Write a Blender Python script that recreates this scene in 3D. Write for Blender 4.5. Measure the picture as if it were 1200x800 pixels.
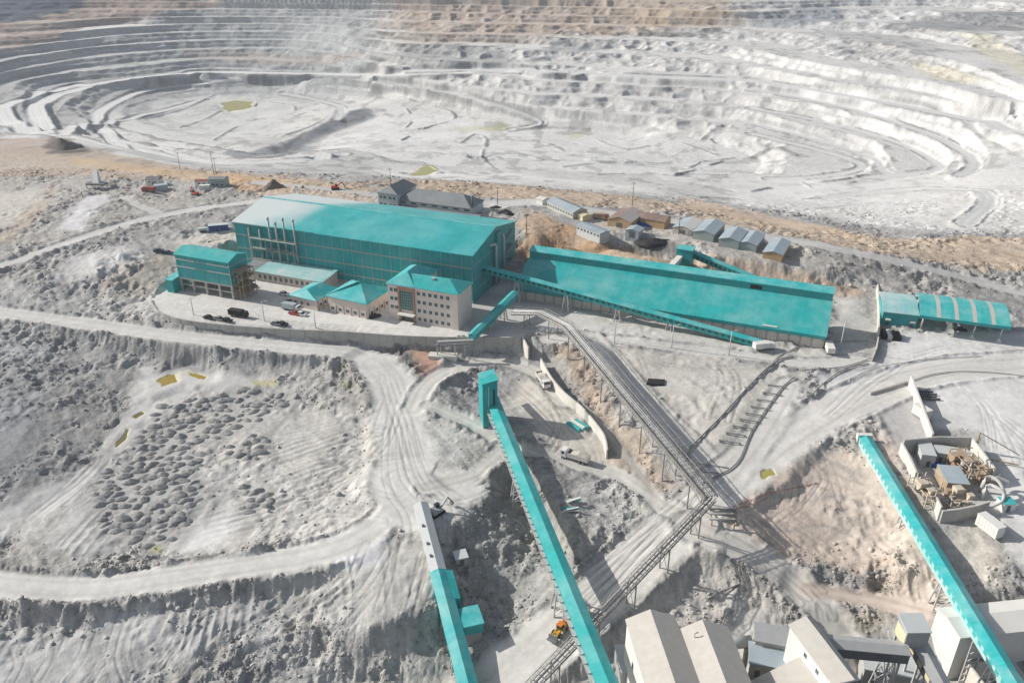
import bpy, math, random
import numpy as np
from mathutils import Vector, Matrix

# ------------------------------------------------------------------ scene, camera, light
for o in list(bpy.data.objects):
    bpy.data.objects.remove(o, do_unlink=True)
SC = bpy.context.scene
COL = SC.collection
RND = random.Random(7)
FPX, PITCH, CAMH = 933.0, math.radians(26.6), 125.5
CT, ST = math.cos(PITCH), math.sin(PITCH)
cam_d = bpy.data.cameras.new('camera')
cam = bpy.data.objects.new('camera', cam_d)
COL.objects.link(cam)
cam.location = (0, 0, CAMH)
cam.rotation_euler = (math.radians(90) - PITCH, 0, 0)
cam_d.sensor_width = 36.0
cam_d.lens = 36.0 * FPX / 1200.0
cam_d.clip_start = 1.0
cam_d.clip_end = 60000.0
SC.camera = cam

SUN_ELEV, SUN_AZ = math.radians(29), math.radians(-71)      # azimuth clockwise from +Y: the sun stands to the left, a little behind the plant
world = bpy.data.worlds.new('World')
SC.world = world
world.use_nodes = True
wn = world.node_tree
sky = wn.nodes.new('ShaderNodeTexSky')
sky.sky_type = 'NISHITA'
sky.sun_disc = False
sky.sun_elevation = SUN_ELEV
sky.sun_rotation = SUN_AZ
sky.altitude = 900
sky.air_density = 1.0
sky.dust_density = 3.0
sky.ozone_density = 1.0
bg = wn.nodes['Background']
bg.inputs['Strength'].default_value = 0.115
hsv = wn.nodes.new('ShaderNodeHueSaturation')          # paler sky, for a less blue ambient
hsv.inputs['Saturation'].default_value = 0.55
wn.links.new(sky.outputs['Color'], hsv.inputs['Color'])
wn.links.new(hsv.outputs['Color'], bg.inputs['Color'])
sun_d = bpy.data.lights.new('sun', 'SUN')
sun = bpy.data.objects.new('sun', sun_d)
COL.objects.link(sun)
sun_d.energy = 5.0
sun_d.angle = math.radians(0.6)
sun_d.color = (1.0, 0.955, 0.885)
sv = Vector((math.sin(SUN_AZ) * math.cos(SUN_ELEV), math.cos(SUN_AZ) * math.cos(SUN_ELEV), math.sin(SUN_ELEV)))
sun.rotation_euler = sv.to_track_quat('Z', 'Y').to_euler()
sun.location = sv * 400
vs = SC.view_settings
vs.view_transform = 'Standard'
vs.look = 'None'
vs.gamma = 1.0
vs.use_curve_mapping = False
vs.exposure = 0.12
HAZE = 0.00011

# ------------------------------------------------------------------ photo pixel (1200 x 800) -> place
def at(u, v, z):
    a, b = (u - 600) / FPX, (v - 400) / FPX
    dx, dy, dz = a, CT - b * ST, -ST - b * CT
    t = (z - CAMH) / dz
    return Vector((dx * t, dy * t, z))

def sstep(a, b, x):
    t = np.clip((x - a) / (b - a), 0, 1)
    return t * t * (3 - 2 * t)

# ------------------------------------------------------------------ noise
def _hash(ix, iy, seed):
    h = (ix.astype(np.int64) * 374761393 + iy.astype(np.int64) * 668265263 + seed * 974634777) & 0xffffffff
    h = ((h ^ (h >> 13)) * 1274126177) & 0xffffffff
    h = (h ^ (h >> 16)) & 0xffffffff
    return (h / 4294967295.0).astype(np.float32)

def vnoise(x, y, seed=0):
    ix, iy = np.floor(x), np.floor(y)
    fx, fy = (x - ix).astype(np.float32), (y - iy).astype(np.float32)
    fx = fx * fx * fx * (fx * (fx * 6 - 15) + 10)
    fy = fy * fy * fy * (fy * (fy * 6 - 15) + 10)
    a, b = _hash(ix, iy, seed), _hash(ix + 1, iy, seed)
    c, d = _hash(ix, iy + 1, seed), _hash(ix + 1, iy + 1, seed)
    return (a + (b - a) * fx) * (1 - fy) + (c + (d - c) * fx) * fy

def fbm(x, y, sc, octv=4, seed=0, gain=0.5, ridge=False):
    s, a, tot = 0.0, 1.0, 0.0
    ca, sa = 0.80, 0.60
    x, y = x / sc, y / sc
    for k in range(octv):
        n = vnoise(x, y, seed + k * 17)
        if ridge:
            n = 1 - np.abs(2 * n - 1)
        s = s + a * n
        tot += a
        a *= gain
        x, y = (ca * x - sa * y) * 2.03 + 11.3, (sa * x + ca * y) * 2.03 - 4.7
    return s / tot

# ------------------------------------------------------------------ the ground: one sheet
Y0 = 66.0
rows_y = np.concatenate([66.0 * 1.0024 ** np.arange(862), np.arange(522, 960, 1.7), np.arange(960, 1480, 1.25), np.geomspace(1482, 2800, 110)])   # closer rows where the benches stand
NR = len(rows_y)
cols_u = np.concatenate([np.linspace(-2.6, -.84, 80), np.linspace(-.825, .825, 1140), np.linspace(.84, 2.6, 80)])
NC = len(cols_u)
def row_of(y): return np.interp(y, rows_y, np.arange(NR), left=-50, right=NR + 50)
def col_of(x, y): return np.interp(x / (0.894 * y + 56.0), cols_u, np.arange(NC), left=-50, right=NC + 50)
GY = np.repeat(rows_y[:, None], NC, 1)
GX = cols_u[None, :] * (0.894 * GY + 56.0)

def bil(A, r, c):
    r = np.clip(r, 0, A.shape[0] - 1.001); c = np.clip(c, 0, A.shape[1] - 1.001)
    i, j = r.astype(int), c.astype(int)
    fr, fc = r - i, c - j
    return (A[i, j] * (1 - fr) + A[i + 1, j] * fr) * (1 - fc) + (A[i, j + 1] * (1 - fr) + A[i + 1, j + 1] * fr) * fc

def spline(pts, step=6.0):
    P = np.array(pts, float)
    if len(P) < 3: return P
    Q = np.vstack([2 * P[0] - P[1], P, 2 * P[-1] - P[-2]])
    out = []
    for i in range(1, len(Q) - 2):
        n = max(2, int(np.hypot(*(Q[i + 1] - Q[i])[:2]) / step))
        t = np.linspace(0, 1, n, endpoint=False)[:, None]
        out.append(0.5 * (2 * Q[i] + (Q[i + 1] - Q[i - 1]) * t + (2 * Q[i - 1] - 5 * Q[i] + 4 * Q[i + 1] - Q[i + 2]) * t ** 2
                          + (3 * Q[i] - Q[i - 1] - 3 * Q[i + 1] + Q[i + 2]) * t ** 3))
    out.append(P[-1:])
    return np.vstack(out)

# height guides: (photo x, photo y, height), joined into lines; single points are one-point lines
HL = [
 # far wall of the pit, bench after bench
 [(260,-14,58),(600,-12,58),(900,-14,60),(1200,-24,64),(1500,-20,70)],
 [(-260,-60,60),(-60,-35,56),(120,-25,56),(260,-14,58)],
 [(-120,8,29),(0,16,26),(60,14,25),(110,10,27),(170,5,33),(240,2,36),(360,3,36),(480,4,36),(600,7,36),(720,9,36),(860,14,36),(940,10,36),(1060,8,36),(1200,0,46)],
 [(-120,32,17),(0,29,17),(60,27,17),(140,19,20),(200,14,25),(240,10,27),(360,11,27),(480,13,27),(600,17,27),(720,19,27),(860,22,27),(960,24,27),(1060,26,27),(1200,40,27)],
 [(-120,50,10),(0,40,9.5),(60,36,9.5),(140,26,12.5),(200,22,16),(240,20,18),(360,20,18),(480,25,18),(600,27,18),(740,29,18),(860,31,18),(973,38,18),(1067,51,18),(1147,72,18),(1200,99,18),(1300,150,18)],
 [(-120,72,-1),(0,50,4),(60,44,5.5),(100,36,8.5),(160,31,9),(240,27,9),(360,29,9),(480,38,9),(600,40,9),(700,44,9),(800,46,9),(880,53,9),(987,77,9),(1067,88,9),(1147,112,9),(1200,128,9),(1320,175,9)],
 [(-80,78,-4),(0,57,0),(80,48,0),(140,41,0),(240,37,0),(360,38,0),(480,50,0),(600,52,0),(700,60,0),(800,63,0),(880,76,0),(987,95,0),(1093,112,0),(1200,143,0),(1320,185,0)],
 [(-80,96,-9),(0,71,-9),(60,62,-9),(120,54,-9),(240,47,-9),(360,48,-9),(480,66,-9),(560,72,-9),(660,82,-9),(760,87,-9),(880,95,-9),(987,112,-9),(1093,131,-9),(1200,155,-9),(1300,190,-8)],
 [(-80,112,-17),(0,86,-18),(60,74,-18),(120,64,-18),(240,57,-18),(360,58,-18),(460,78,-18),(560,84,-18),(660,90,-18),(740,98,-18),(880,105,-18),(997,128,-18),(1093,160,-18),(1136,184,-18),(1140,196,-15)],
 [(-80,125,-24),(0,97,-26),(60,87,-27),(120,80,-27),(240,68,-27),(360,72,-27),(440,87,-27),(520,98,-27),(600,106,-26),(700,112,-27),(780,117,-27),(880,127,-27),(968,144,-27),(1053,168,-27),(1096,190,-27),(1095,200,-26),(1013,208,-27)],
 [(-90,150,-14),(5,124,-26),(30,115,-26),(70,106,-34),(120,97,-36),(180,89,-36),(240,85,-36),(340,86,-36),(440,96,-36),(540,112,-36),(620,124,-36),(720,132,-36),(800,137,-36),(880,148,-36),(968,179,-36),(1008,195,-36),(960,208,-36),(880,205,-44)],
 [(5,124,-26),(1,131,-24),(8,141,-21),(22,148,-18),(52,155,-14)],
 [(100,104,-43),(65,113,-40),(45,126,-36),(45,138,-31),(52,151,-22)],
 [(240,98,-52),(170,107,-50),(135,120,-46),(118,132,-44),(115,143,-41),(128,160,-33),(150,173,-27),(200,184,-20),(250,191,-16),(300,191,-15),(350,187,-18),(400,182,-26),(440,178,-36)],
 [(240,98,-52),(330,100,-52),(420,106,-52),(470,117,-50),(560,132,-49),(640,142,-48)],
 [(200,118,-58),(260,112,-59),(330,112,-59),(390,118,-58),(430,122,-56)],
 [(190,140,-58),(230,150,-58),(280,155,-57),(330,150,-56)], [(270,128,-60),(300,125,-60)], [(220,168,-46),(260,172,-44)],
 [(268,181,-36),(320,172,-48),(360,155,-50),(400,135,-50),(426,127,-50)],
 [(285,187,-30),(338,181,-52),(386,158,-58),(440,138,-58)],
 [(440,150,-58),(520,150,-56),(600,152,-55),(690,155,-53),(760,160,-51)], [(460,168,-50),(560,172,-52),(640,175,-51),(730,182,-49),(830,190,-48),(880,196,-47)],
 # near rim of the pit
 [(450,198,-28),(550,200,-30),(650,206,-30),(750,216,-25),(850,236,-17),(950,250,-12),(1010,262,-7)],
 [(940,222,-26),(1020,215,-24),(1090,212,-20),(1150,200,-12),(1200,190,-8),(1300,200,-4)], [(1000,238,-19),(1045,232,-17),(1060,245,-12)], [(1100,250,-7),(1200,258,-3),(1320,260,0)],
 [(-150,176,4),(0,166,3),(70,163,1),(110,170,0),(160,182,0),(230,196,3),(300,203,6),(380,205,6),(460,208,6),(560,215,7),(650,224,8)],
 [(650,224,8),(720,233,8),(800,244,7),(880,258,5),(960,272,3),(1040,285,2),(1120,290,2),(1200,296,2),(1320,300,2)],
 [(-100,205,8),(60,198,6),(150,200,6),(240,208,8),(320,213,10),(440,229,11),(560,237,12),(640,240,12),(700,248,12),(780,259,12),(850,267,11.5),(900,277,11),(960,287,10),(1020,299,8),(1100,318,4),(1150,330,1.5),(1200,345,0.5),(1320,365,0)],
 # terrace behind the plant and the cut below it
 [(440,242,11),(560,252,11.5),(620,240,12),(660,262,12),(720,270,12),(790,284,12),(860,292,11.5),(930,305,10),(980,318,8.5),(1010,330,5)],
 [(612,255,11.5),(640,285,11),(700,283,11.5),(760,298,11.5),(840,302,11),(930,314,9),(1000,335,4)],
 [(612,305,2),(640,300,4),(720,304,4.5),(800,318,4),(900,335,3),(985,352,1)],
 [(1000,380,0),(1020,370,0),(1022,410,0)], [(985,365,0),(990,400,0)],
 # left hills and roads
 [(-150,345,3),(0,311,4),(60,291,6),(120,271,7),(160,259,7),(230,245,8),(300,236,9),(330,232,9.5)],
 [(-100,300,10),(0,265,8),(60,245,8),(100,230,8)], [(0,225,8),(40,215,8)], [(75,270,8),(100,243,9)],
 [(-150,335,2),(0,330,2),(80,318,3),(130,300,6),(200,290,6),(270,285,7)], [(110,300,9),(140,292,10)], [(245,275,7),(275,270,8)],
 [(120,340,0),(160,325,3),(200,300,5),(275,300,4)], [(80,350,-2),(140,352,-1),(165,358,-3)],
 # foot of the yard wall
 [(168,354,-.6),(182,367,-.8),(203,377,-1.0),(252,385,-1.3),(330,390.5,-1.7),(400,395,-2.2),(470,401,-3.2),(520,405,-4.4),(560,409,-5),(616,411,-5)],
 # plant road and field
 [(600,392,0),(700,397,0),(800,408,0),(900,420,0),(960,426,0),(1010,421,0)], [(605,352,0),(700,365,0),(830,388,0),(960,410,0)],
 [(640,398,-0.5),(700,405,-0.5),(740,450,-1.5),(790,502,-3),(836,548,-4.5)], [(740,420,-.5),(860,430,-.5),(900,450,-1),(860,500,-2.5),(820,520,-3.5)],
 [(1320,420,0),(1200,425,0),(1100,435,0),(1030,456,-.8),(960,490,-2),(900,530,-3.5),(850,567,-5),(800,612,-7),(740,662,-10),(690,707,-12.5),(640,752,-15),(590,800,-17),(540,850,-19)],
 [(1060,400,0),(1200,400,0),(1320,400,0)], [(1100,470,0),(1200,480,0),(1320,480,0)], [(1140,505,-.3),(1200,560,-.5),(1320,600,-.5)], [(1170,600,-1.5),(1200,640,-2),(1300,680,-2)],
 [(1030,470,-1),(1050,510,-1.5),(1066,560,-2),(1100,610,-3)], [(1075,530,-2),(1120,545,-2),(1110,590,-2.5)],
 # right slope
 [(880,560,-5.5),(940,520,-3.5),(1000,500,-2)], [(900,600,-7.5),(970,560,-6),(1020,560,-5)], [(950,650,-10),(1000,620,-9),(1060,620,-8)],
 [(1030,685,-9.5),(1080,660,-6),(1120,650,-5),(1150,640,-4.5)], [(1110,712,-8.5),(1150,690,-6),(1190,680,-4.5)], [(1010,520,-2.2),(1045,580,-3.5),(1085,645,-5)],
 [(820,622,-7.5),(870,642,-8.5),(920,672,-10.5),(960,712,-13),(985,745,-15)], [(960,692,-12),(1030,706,-13),(1090,722,-10.5)],
 [(800,690,-12.5),(850,700,-13),(900,740,-15),(960,770,-16.5),(1060,780,-17)], [(740,740,-16),(800,800,-18),(900,850,-19)], [(1100,800,-17),(1200,800,-16),(1300,820,-16)], [(770,650,-10.5),(820,640,-8.5)],
 # valley with the conveyors
 [(640,420,-5),(665,460,-6),(695,500,-7),(715,535,-8)], [(650,405,-2),(690,450,-3.5),(740,510,-5),(790,570,-7)], [(700,590,-10),(740,590,-9)], [(640,530,-8.5),(680,545,-8.5),(720,556,-8.5),(760,581,-8),(795,598,-8)],
 [(500,452,-6.5),(520,437,-6),(550,428,-6),(580,424,-6),(610,430,-6),(640,445,-6.2)], [(545,445,-9),(560,480,-10),(600,470,-9)], [(505,476,-7.5),(560,500,-9),(590,522,-10)],
 [(612,505,-6.5),(635,550,-7),(660,600,-8),(690,660,-10)], [(520,545,-8),(570,535,-9),(600,525,-10)], [(580,560,-13),(610,590,-16),(650,660,-17)],
 [(545,570,-9.5),(520,600,-9.5),(535,640,-12),(550,680,-15)], [(590,600,-10),(575,625,-11.5)], [(570,670,-16),(598,705,-18.5),(625,745,-17.5)], [(540,760,-19),(590,780,-18.5),(560,830,-21)],
 [(490,590,-8),(500,640,-9.5),(515,690,-11)], [(640,790,-18),(690,780,-17)],
 # left roads, basin and terraces
 [(-150,352,-1),(0,366,-2.2),(100,379,-2.6),(200,393,-2.9),(300,403,-3.2),(400,411,-4.2),(435,421,-5.2),(455,440,-6.1),(464,466,-7),(472,495,-7.5),(474,545,-8),(465,590,-8.5),(435,622,-9),(380,646,-9),(300,661,-9.3),(200,676,-9.6),(100,689,-10),(0,685,-10),(-150,670,-10)],
 [(520,560,-8),(540,590,-9),(560,600,-11)], [(485,480,-7.2),(500,452,-6.5)],
 [(-150,430,-6),(0,410,-5.5),(120,415,-7),(180,425,-9)], [(0,470,-7.5),(80,470,-9.5),(140,480,-12)], [(-100,560,-9),(0,555,-9.5),(60,545,-11),(100,540,-13)],
 [(190,440,-9.5),(225,440,-9.5),(160,480,-11),(130,525,-12),(60,590,-12.3),(0,630,-12.3),(-100,670,-11.5)],
 [(180,520,-12),(260,480,-11),(330,460,-9.8)], [(130,600,-12.5),(200,610,-12.3),(250,580,-12),(310,540,-11.6),(370,510,-10.6)], [(350,590,-11),(400,560,-11),(430,520,-10)],
 [(300,432,-7.8),(360,440,-8.2),(430,452,-8.2)], [(100,650,-12),(180,645,-12.5),(250,630,-12),(330,620,-11)],
 [(-100,700,-11),(0,706,-12.5),(100,712,-13),(200,700,-13),(300,684,-12.5),(390,664,-11.5)],
 [(-100,735,-12.8),(0,740,-13.3),(100,735,-13.3),(200,725,-13),(280,712,-12.8)], [(0,800,-15.5),(100,800,-15.8),(200,790,-16),(300,770,-16)], [(-100,900,-20),(100,900,-21),(300,900,-22),(500,900,-24)],
 [(395,660,-9.5),(440,690,-10.5),(470,715,-11.3)], [(430,735,-12.3),(475,724,-12),(518,706,-11.8)], [(340,720,-13.5),(400,745,-15)], [(430,765,-17),(480,755,-17.5),(520,750,-18)], [(350,800,-18.5),(450,800,-20.5),(520,800,-21)],
 [(700,900,-20),(900,900,-21),(1200,900,-19)],
]
rs, cs_, zs_ = [], [], []
for L in HL:
    S = spline(L, 3.0) if len(L) > 1 else np.array(L, float)
    for u, v, z in S:
        p = at(u, v, z)
        rs.append(float(row_of(p.y))); cs_.append(float(col_of(p.x, p.y))); zs_.append(z)
rs, cs_, zs_ = map(np.array, (rs, cs_, zs_))
far_rows = []
def solve_base():
    Z = None
    for f in (32, 16, 8, 4, 2):
        nr, nc = NR // f + 1, NC // f + 1
        A = np.zeros((nr, nc)); Wt = np.zeros((nr, nc))
        i = np.clip(np.round(rs / f).astype(int), 0, nr - 1); j = np.round(cs_ / f).astype(int)
        ok = (j >= 0) & (j < nc) & (rs > -f) & (rs < NR + f)
        np.add.at(A, (i[ok], j[ok]), zs_[ok]); np.add.at(Wt, (i[ok], j[ok]), 1)
        A[-1, :] = 75 + 25 * np.sin(np.linspace(0, 9, nc)); Wt[-1, :] = 1
        fx = Wt > 0
        V = np.where(fx, A / np.maximum(Wt, 1), 0)
        if Z is None:
            Z = np.where(fx, V, -5.0)
        else:
            r, c = np.meshgrid(np.arange(nr) / 2.0, np.arange(nc) / 2.0, indexing='ij')
            Z = bil(Z, r, c)
        for it in range(500 if f > 8 else (160 if f > 2 else 90)):
            P = np.pad(Z, 1, mode='edge')
            Z = (P[:-2, 1:-1] + P[2:, 1:-1] + P[1:-1, :-2] + P[1:-1, 2:]) * 0.25
            Z[fx] = V[fx]
    for it in range(5):
        P = np.pad(Z, 1, mode='edge')
        Z = (P[:-2, 1:-1] + P[2:, 1:-1] + P[1:-1, :-2] + P[1:-1, 2:] + 2 * Z) / 6
    r, c = np.meshgrid(np.arange(NR) / 2.0, np.arange(NC) / 2.0, indexing='ij')
    return bil(Z, r, c)
GZ = solve_base()

# benches cut into the pit walls
BENCH = 9.0
pit = sstep(560, 680, GY + 0.12 * np.abs(GX))
wob = (fbm(GX, GY, 70, 2, 3) - 0.5) * 3.0 + (fbm(GX, GY, 20, 2, 9) - 0.5) * 1.8
ups = sstep(-50, -38, GZ)
but = (fbm(GX, GY, 27, 2, 19, .5, True) - .55) * 3.0 * sstep(-230, -60, GX) * (1 - .6 * sstep(150, 350, GX)) * ups      # buttresses and scallops left by the diggers
zt = (GZ + (wob * (0.35 + 0.65 * ups) + but) * pit) / BENCH
kf = np.round(zt); fr = zt - kf
face = sstep(0.27, 0.5, np.abs(fr))
ter = (kf + np.sign(fr) * 0.5 * face) * BENCH
tw = pit * (0.25 + 0.75 * ups) * (1 - sstep(1700, 2100, GY))
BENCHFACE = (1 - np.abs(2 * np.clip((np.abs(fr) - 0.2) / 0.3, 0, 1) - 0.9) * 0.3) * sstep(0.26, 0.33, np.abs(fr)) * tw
GZ = GZ * (1 - tw) + ter * tw

def poly_sd(X, Y, P):
    """distance to the outline, negative inside"""
    P = np.asarray(P)
    d = np.full(X.shape, 1e18); ins = np.zeros(X.shape, bool)
    n = len(P)
    for k in range(n):
        ax, ay = P[k]; bx, by = P[(k + 1) % n]
        ex, ey = bx - ax, by - ay
        L = ex * ex + ey * ey + 1e-9
        t = np.clip(((X - ax) * ex + (Y - ay) * ey) / L, 0, 1)
        d = np.minimum(d, (X - ax - t * ex) ** 2 + (Y - ay - t * ey) ** 2)
        cr = (ay > Y) != (by > Y)
        with np.errstate(divide='ignore', invalid='ignore'):
            xi = (bx - ax) * (Y - ay) / (by - ay + 1e-12) + ax
        ins ^= cr & (X < xi)
    d = np.sqrt(d)
    return np.where(ins, -d, d)

def window(P, marg):
    P = np.asarray(P)
    y0, y1 = P[:, 1].min() - marg, P[:, 1].max() + marg
    i0 = int(np.clip(math.floor(row_of(max(y0, Y0))), 0, NR - 2)); i1 = int(np.clip(math.ceil(row_of(max(y1, Y0 + 1))) + 1, i0 + 1, NR))
    cc = np.concatenate([col_of(P[:, 0] - marg, np.full(len(P), q)) for q in (max(y0, Y0), y1)] + [col_of(P[:, 0] + marg, np.full(len(P), q)) for q in (max(y0, Y0), y1)])
    j0 = int(np.clip(math.floor(cc.min()), 0, NC - 2)); j1 = int(np.clip(math.ceil(cc.max()) + 1, j0 + 1, NC))
    return slice(i0, i1), slice(j0, j1)

# the levelled yard behind the retaining wall
YARD_PX = [(176,352),(183,364),(205,374),(250,381),(330,387),(400,390),(470,395),(540,397),(560,397),(611,397),(618,390),(700,384),(700,360),(600,330),(560,330),(420,318),(300,300),(272,300),(215,330),(190,338)]
YARD = [tuple(at(u, v, 0)[:2]) for u, v in YARD_PX]
w = window(YARD, 6)
sd = poly_sd(GX[w], GY[w], YARD)
GZ[w] = GZ[w] + (0.0 - GZ[w]) * (1 - sstep(-0.4, 0.3, sd))

def gz(x, y):
    return float(bil(GZ, np.array([row_of(y)], float), np.array([col_of(x, y)], float))[0])

def hit(u, v):
    """where the ray through a photo pixel meets the ground"""
    a, b = (u - 600) / FPX, (v - 400) / FPX
    d = np.array([a, CT - b * ST, -ST - b * CT])
    t = np.geomspace(60, 4000, 900)
    X, Y, Z = d[0] * t, d[1] * t, CAMH + d[2] * t
    G = bil(GZ, row_of(Y), col_of(X, Y))
    k = np.nonzero(Z < G)[0]
    k = k[0] if len(k) else len(t) - 1
    lo, hi = t[max(k - 1, 0)], t[k]
    for _ in range(24):
        m = 0.5 * (lo + hi)
        if CAMH + d[2] * m < gz(d[0] * m, d[1] * m): hi = m
        else: lo = m
    return Vector((d[0] * hi, d[1] * hi, CAMH + d[2] * hi))
def hits(L, step=8.0):
    return [hit(u, v) for u, v in spline(L, step)]

# ground cover: colour (linear albedo) and roughness of relief
C_ROCK = np.array([.335, .33, .32]); C_PALE = np.array([.60, .58, .53]); C_WHITE = np.array([.72, .72, .71])
C_GREY = np.array([.27, .275, .275]); C_DARK = np.array([.20, .20, .195]); C_TAN = np.array([.52, .43, .33])
C_BROWN = np.array([.36, .30, .235]); C_SAND = np.array([.55, .49, .42]); C_RED = np.array([.48, .30, .22])
C_ORANGE = np.array([.55, .40, .24]); C_LILAC = np.array([.55, .53, .54]); C_SHADED_HILL = np.array([.085, .10, .13])
ALB = np.empty((NR, NC, 3)); ALB[:] = C_ROCK
AMP = np.full((NR, NC), 1.0)
PLOW = np.zeros((NR, NC))
warp = (fbm(GX, GY, 16, 3, 41) - .5)
warp2 = (fbm(GX, GY, 60, 3, 43) - .5)
BLK = sstep(.56, .60, vnoise(GX / 26 + 3.1, np.round(GZ / 9.0) * 3.7, 61)) * sstep(.40, .52, fbm(GX, GY, 150, 2, 63))  # dark blocks on bench faces: unlit faces put into the colour
# pit default: pale rock, left flats dusted whiter than faces
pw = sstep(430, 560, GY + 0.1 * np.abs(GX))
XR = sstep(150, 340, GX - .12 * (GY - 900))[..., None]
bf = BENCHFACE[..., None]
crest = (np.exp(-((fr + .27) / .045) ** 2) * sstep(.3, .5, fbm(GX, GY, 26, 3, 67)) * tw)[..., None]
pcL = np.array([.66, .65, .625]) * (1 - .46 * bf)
pcR = np.array([.58, .575, .56]) * (1 + .10 * bf)  # right-hand faces lightened: their sunlit look put into the colour
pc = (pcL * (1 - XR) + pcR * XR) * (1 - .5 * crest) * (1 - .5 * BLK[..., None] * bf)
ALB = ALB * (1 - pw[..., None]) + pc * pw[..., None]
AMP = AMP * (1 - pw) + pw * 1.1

def zone(pxs, colr, amp=None, feather=3.0, rag=6.0, k=1.0, plow=None):
    P = [tuple(hit(u, v)[:2]) for u, v in pxs]
    ww = window(P, feather + rag + 2)
    q = poly_sd(GX[ww], GY[ww], P) + (warp[ww] if rag < 20 else warp2[ww]) * 2 * rag
    m = k * (1 - sstep(-feather, feather, q))
    if colr is not None:
        ALB[ww] = ALB[ww] * (1 - m[..., None]) + np.asarray(colr) * m[..., None]
    if amp is not None:
        AMP[ww] = AMP[ww] * (1 - m) + amp * m
    if plow is not None:
        a = math.radians(plow[0])
        t = (-math.sin(a) * GX[ww] + math.cos(a) * GY[ww]) / (plow[1] * .62) + warp2[ww] * 5 + warp[ww] * .8
        s = np.abs(2 * (t - np.floor(t)) - 1) ** 2.2
        br = sstep(.40, .58, fbm(GX[ww] * math.cos(a) * .25 + GY[ww] * math.sin(a) * .25, -GX[ww] * math.sin(a) + GY[ww] * math.cos(a), 5, 2, 77)) * sstep(.38, .55, fbm(GX[ww], GY[ww], 22, 2, 79))
        PLOW[ww] += m * plow[2] * .45 * (s - .2) * br
        ALB[ww] *= (1 - .38 * m * br * s)[..., None]

def along_line(S, m):
    """distance, signed side offset, arc length and height to a line, for the ground near it"""
    ww = window(S[:, :2], m)
    X, Y = GX[ww], GY[ww]
    d = np.full(X.shape, 1e9); rz = np.zeros(X.shape); sg = np.zeros(X.shape); sl_ = np.zeros(X.shape)
    acc = 0.0
    for i in range(len(S) - 1):
        ax, ay = S[i, :2]; bx, by = S[i + 1, :2]
        ex, ey = bx - ax, by - ay; L = math.hypot(ex, ey) + 1e-6
        i0 = max(int(row_of(max(min(ay, by) - m, Y0))) - ww[0].start, 0); i1 = int(row_of(max(ay, by) + m)) + 2 - ww[0].start
        if i1 > 0:
            sl = slice(i0, min(i1, X.shape[0]))
            Xs, Ys = X[sl], Y[sl]
            t = np.clip(((Xs - ax) * ex + (Ys - ay) * ey) / (L * L), 0, 1)
            qx, qy = Xs - ax - t * ex, Ys - ay - t * ey
            q = np.hypot(qx, qy); c = q < d[sl]
            d[sl] = np.where(c, q, d[sl]); rz[sl] = np.where(c, S[i, 2] + (S[i + 1, 2] - S[i, 2]) * t, rz[sl])
            sg[sl] = np.where(c, np.sign(ex * qy - ey * qx), sg[sl]); sl_[sl] = np.where(c, acc + t * L, sl_[sl])
        acc += L
    return ww, X, Y, d, d * sg, sl_, rz

def road(pxs, width, colr=C_PALE, feather=2.0, edge=0.0, flat=True, k=1.0, rut=0.06):
    S = np.array([[*p] for p in hits(pxs, 6.0)])
    for _ in range(12):
        S[1:-1, 2] = (S[:-2, 2] + S[2:, 2] + 2 * S[1:-1, 2]) / 4
    ww, X, Y, d, lat, arc, rz = along_line(S, width / 2 + 9)
    dd = d + warp[ww] * 1.8
    mk = k * (1 - sstep(width / 2 - feather, width / 2 + feather * .6, dd))
    ALB[ww] = ALB[ww] * (1 - mk[..., None]) + np.asarray(colr) * mk[..., None]
    AMP[ww] *= 1 - .95 * mk
    PLOW[ww] *= 1 - mk
    if flat:
        f = 1 - sstep(width / 2 - .5, width / 2 + 4.5, d)
        GZ[ww] = GZ[ww] * (1 - f) + rz * f
    sk = (vnoise(lat / .55, arc / 26, 7) - .5) * .5 + (vnoise(lat / 1.5, arc / 60, 8) - .5) * .6     # wheel streaks
    ALB[ww] *= (1 + .15 * sk * (1 - sstep(width / 2, width / 2 + 5, dd)))[..., None]
    if edge:
        far_ = np.clip(Y / 420.0, 1, 2.0)
        b = np.exp(-((dd - width / 2 - 1.0 * far_) / (.8 * far_)) ** 2) * sstep(.25, .5, fbm(X, Y, 14 * far_.mean(), 2, 15))
        lump = fbm(X, Y, 1.9, 2, 12)
        GZ[ww] += 1.4 * edge * b * (0.2 + 1.6 * lump) / far_
        bk = np.clip((.5 + .25 * (far_ - 1)) * b * (.5 + lump), 0, .85)[..., None]
        ALB[ww] = ALB[ww] * (1 - bk) + C_GREY * .8 * bk
    tr = mk * (np.exp(-((d - width * .22) / .7) ** 2))
    ALB[ww] *= (1 - rut * 2 * tr)[..., None]

def scar(pxs, width=2.0, colr=(.27, .27, .27), drop=0.0, k=.75):
    """a dark bank or wheel-cut line on the ground; drop steps the ground down on its right-hand side"""
    S = np.array([[*p] for p in hits(pxs, 5.0)])
    ww, X, Y, d, lat, arc, rz = along_line(S, width * 3 + 4)
    far_ = Y.mean() > 480
    mk = min(1, k * (1.45 if far_ else 1)) * np.exp(-((d + warp[ww] * width * .8) / (width * (.42 if far_ else .6))) ** 2) * sstep(.22, .45, vnoise(arc / (45 if far_ else 17), lat * 0 + width, 31))
    if far_: drop = 1.5
    ALB[ww] = ALB[ww] * (1 - mk[..., None]) + np.asarray(colr) * mk[..., None]
    GZ[ww] += drop * mk

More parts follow.
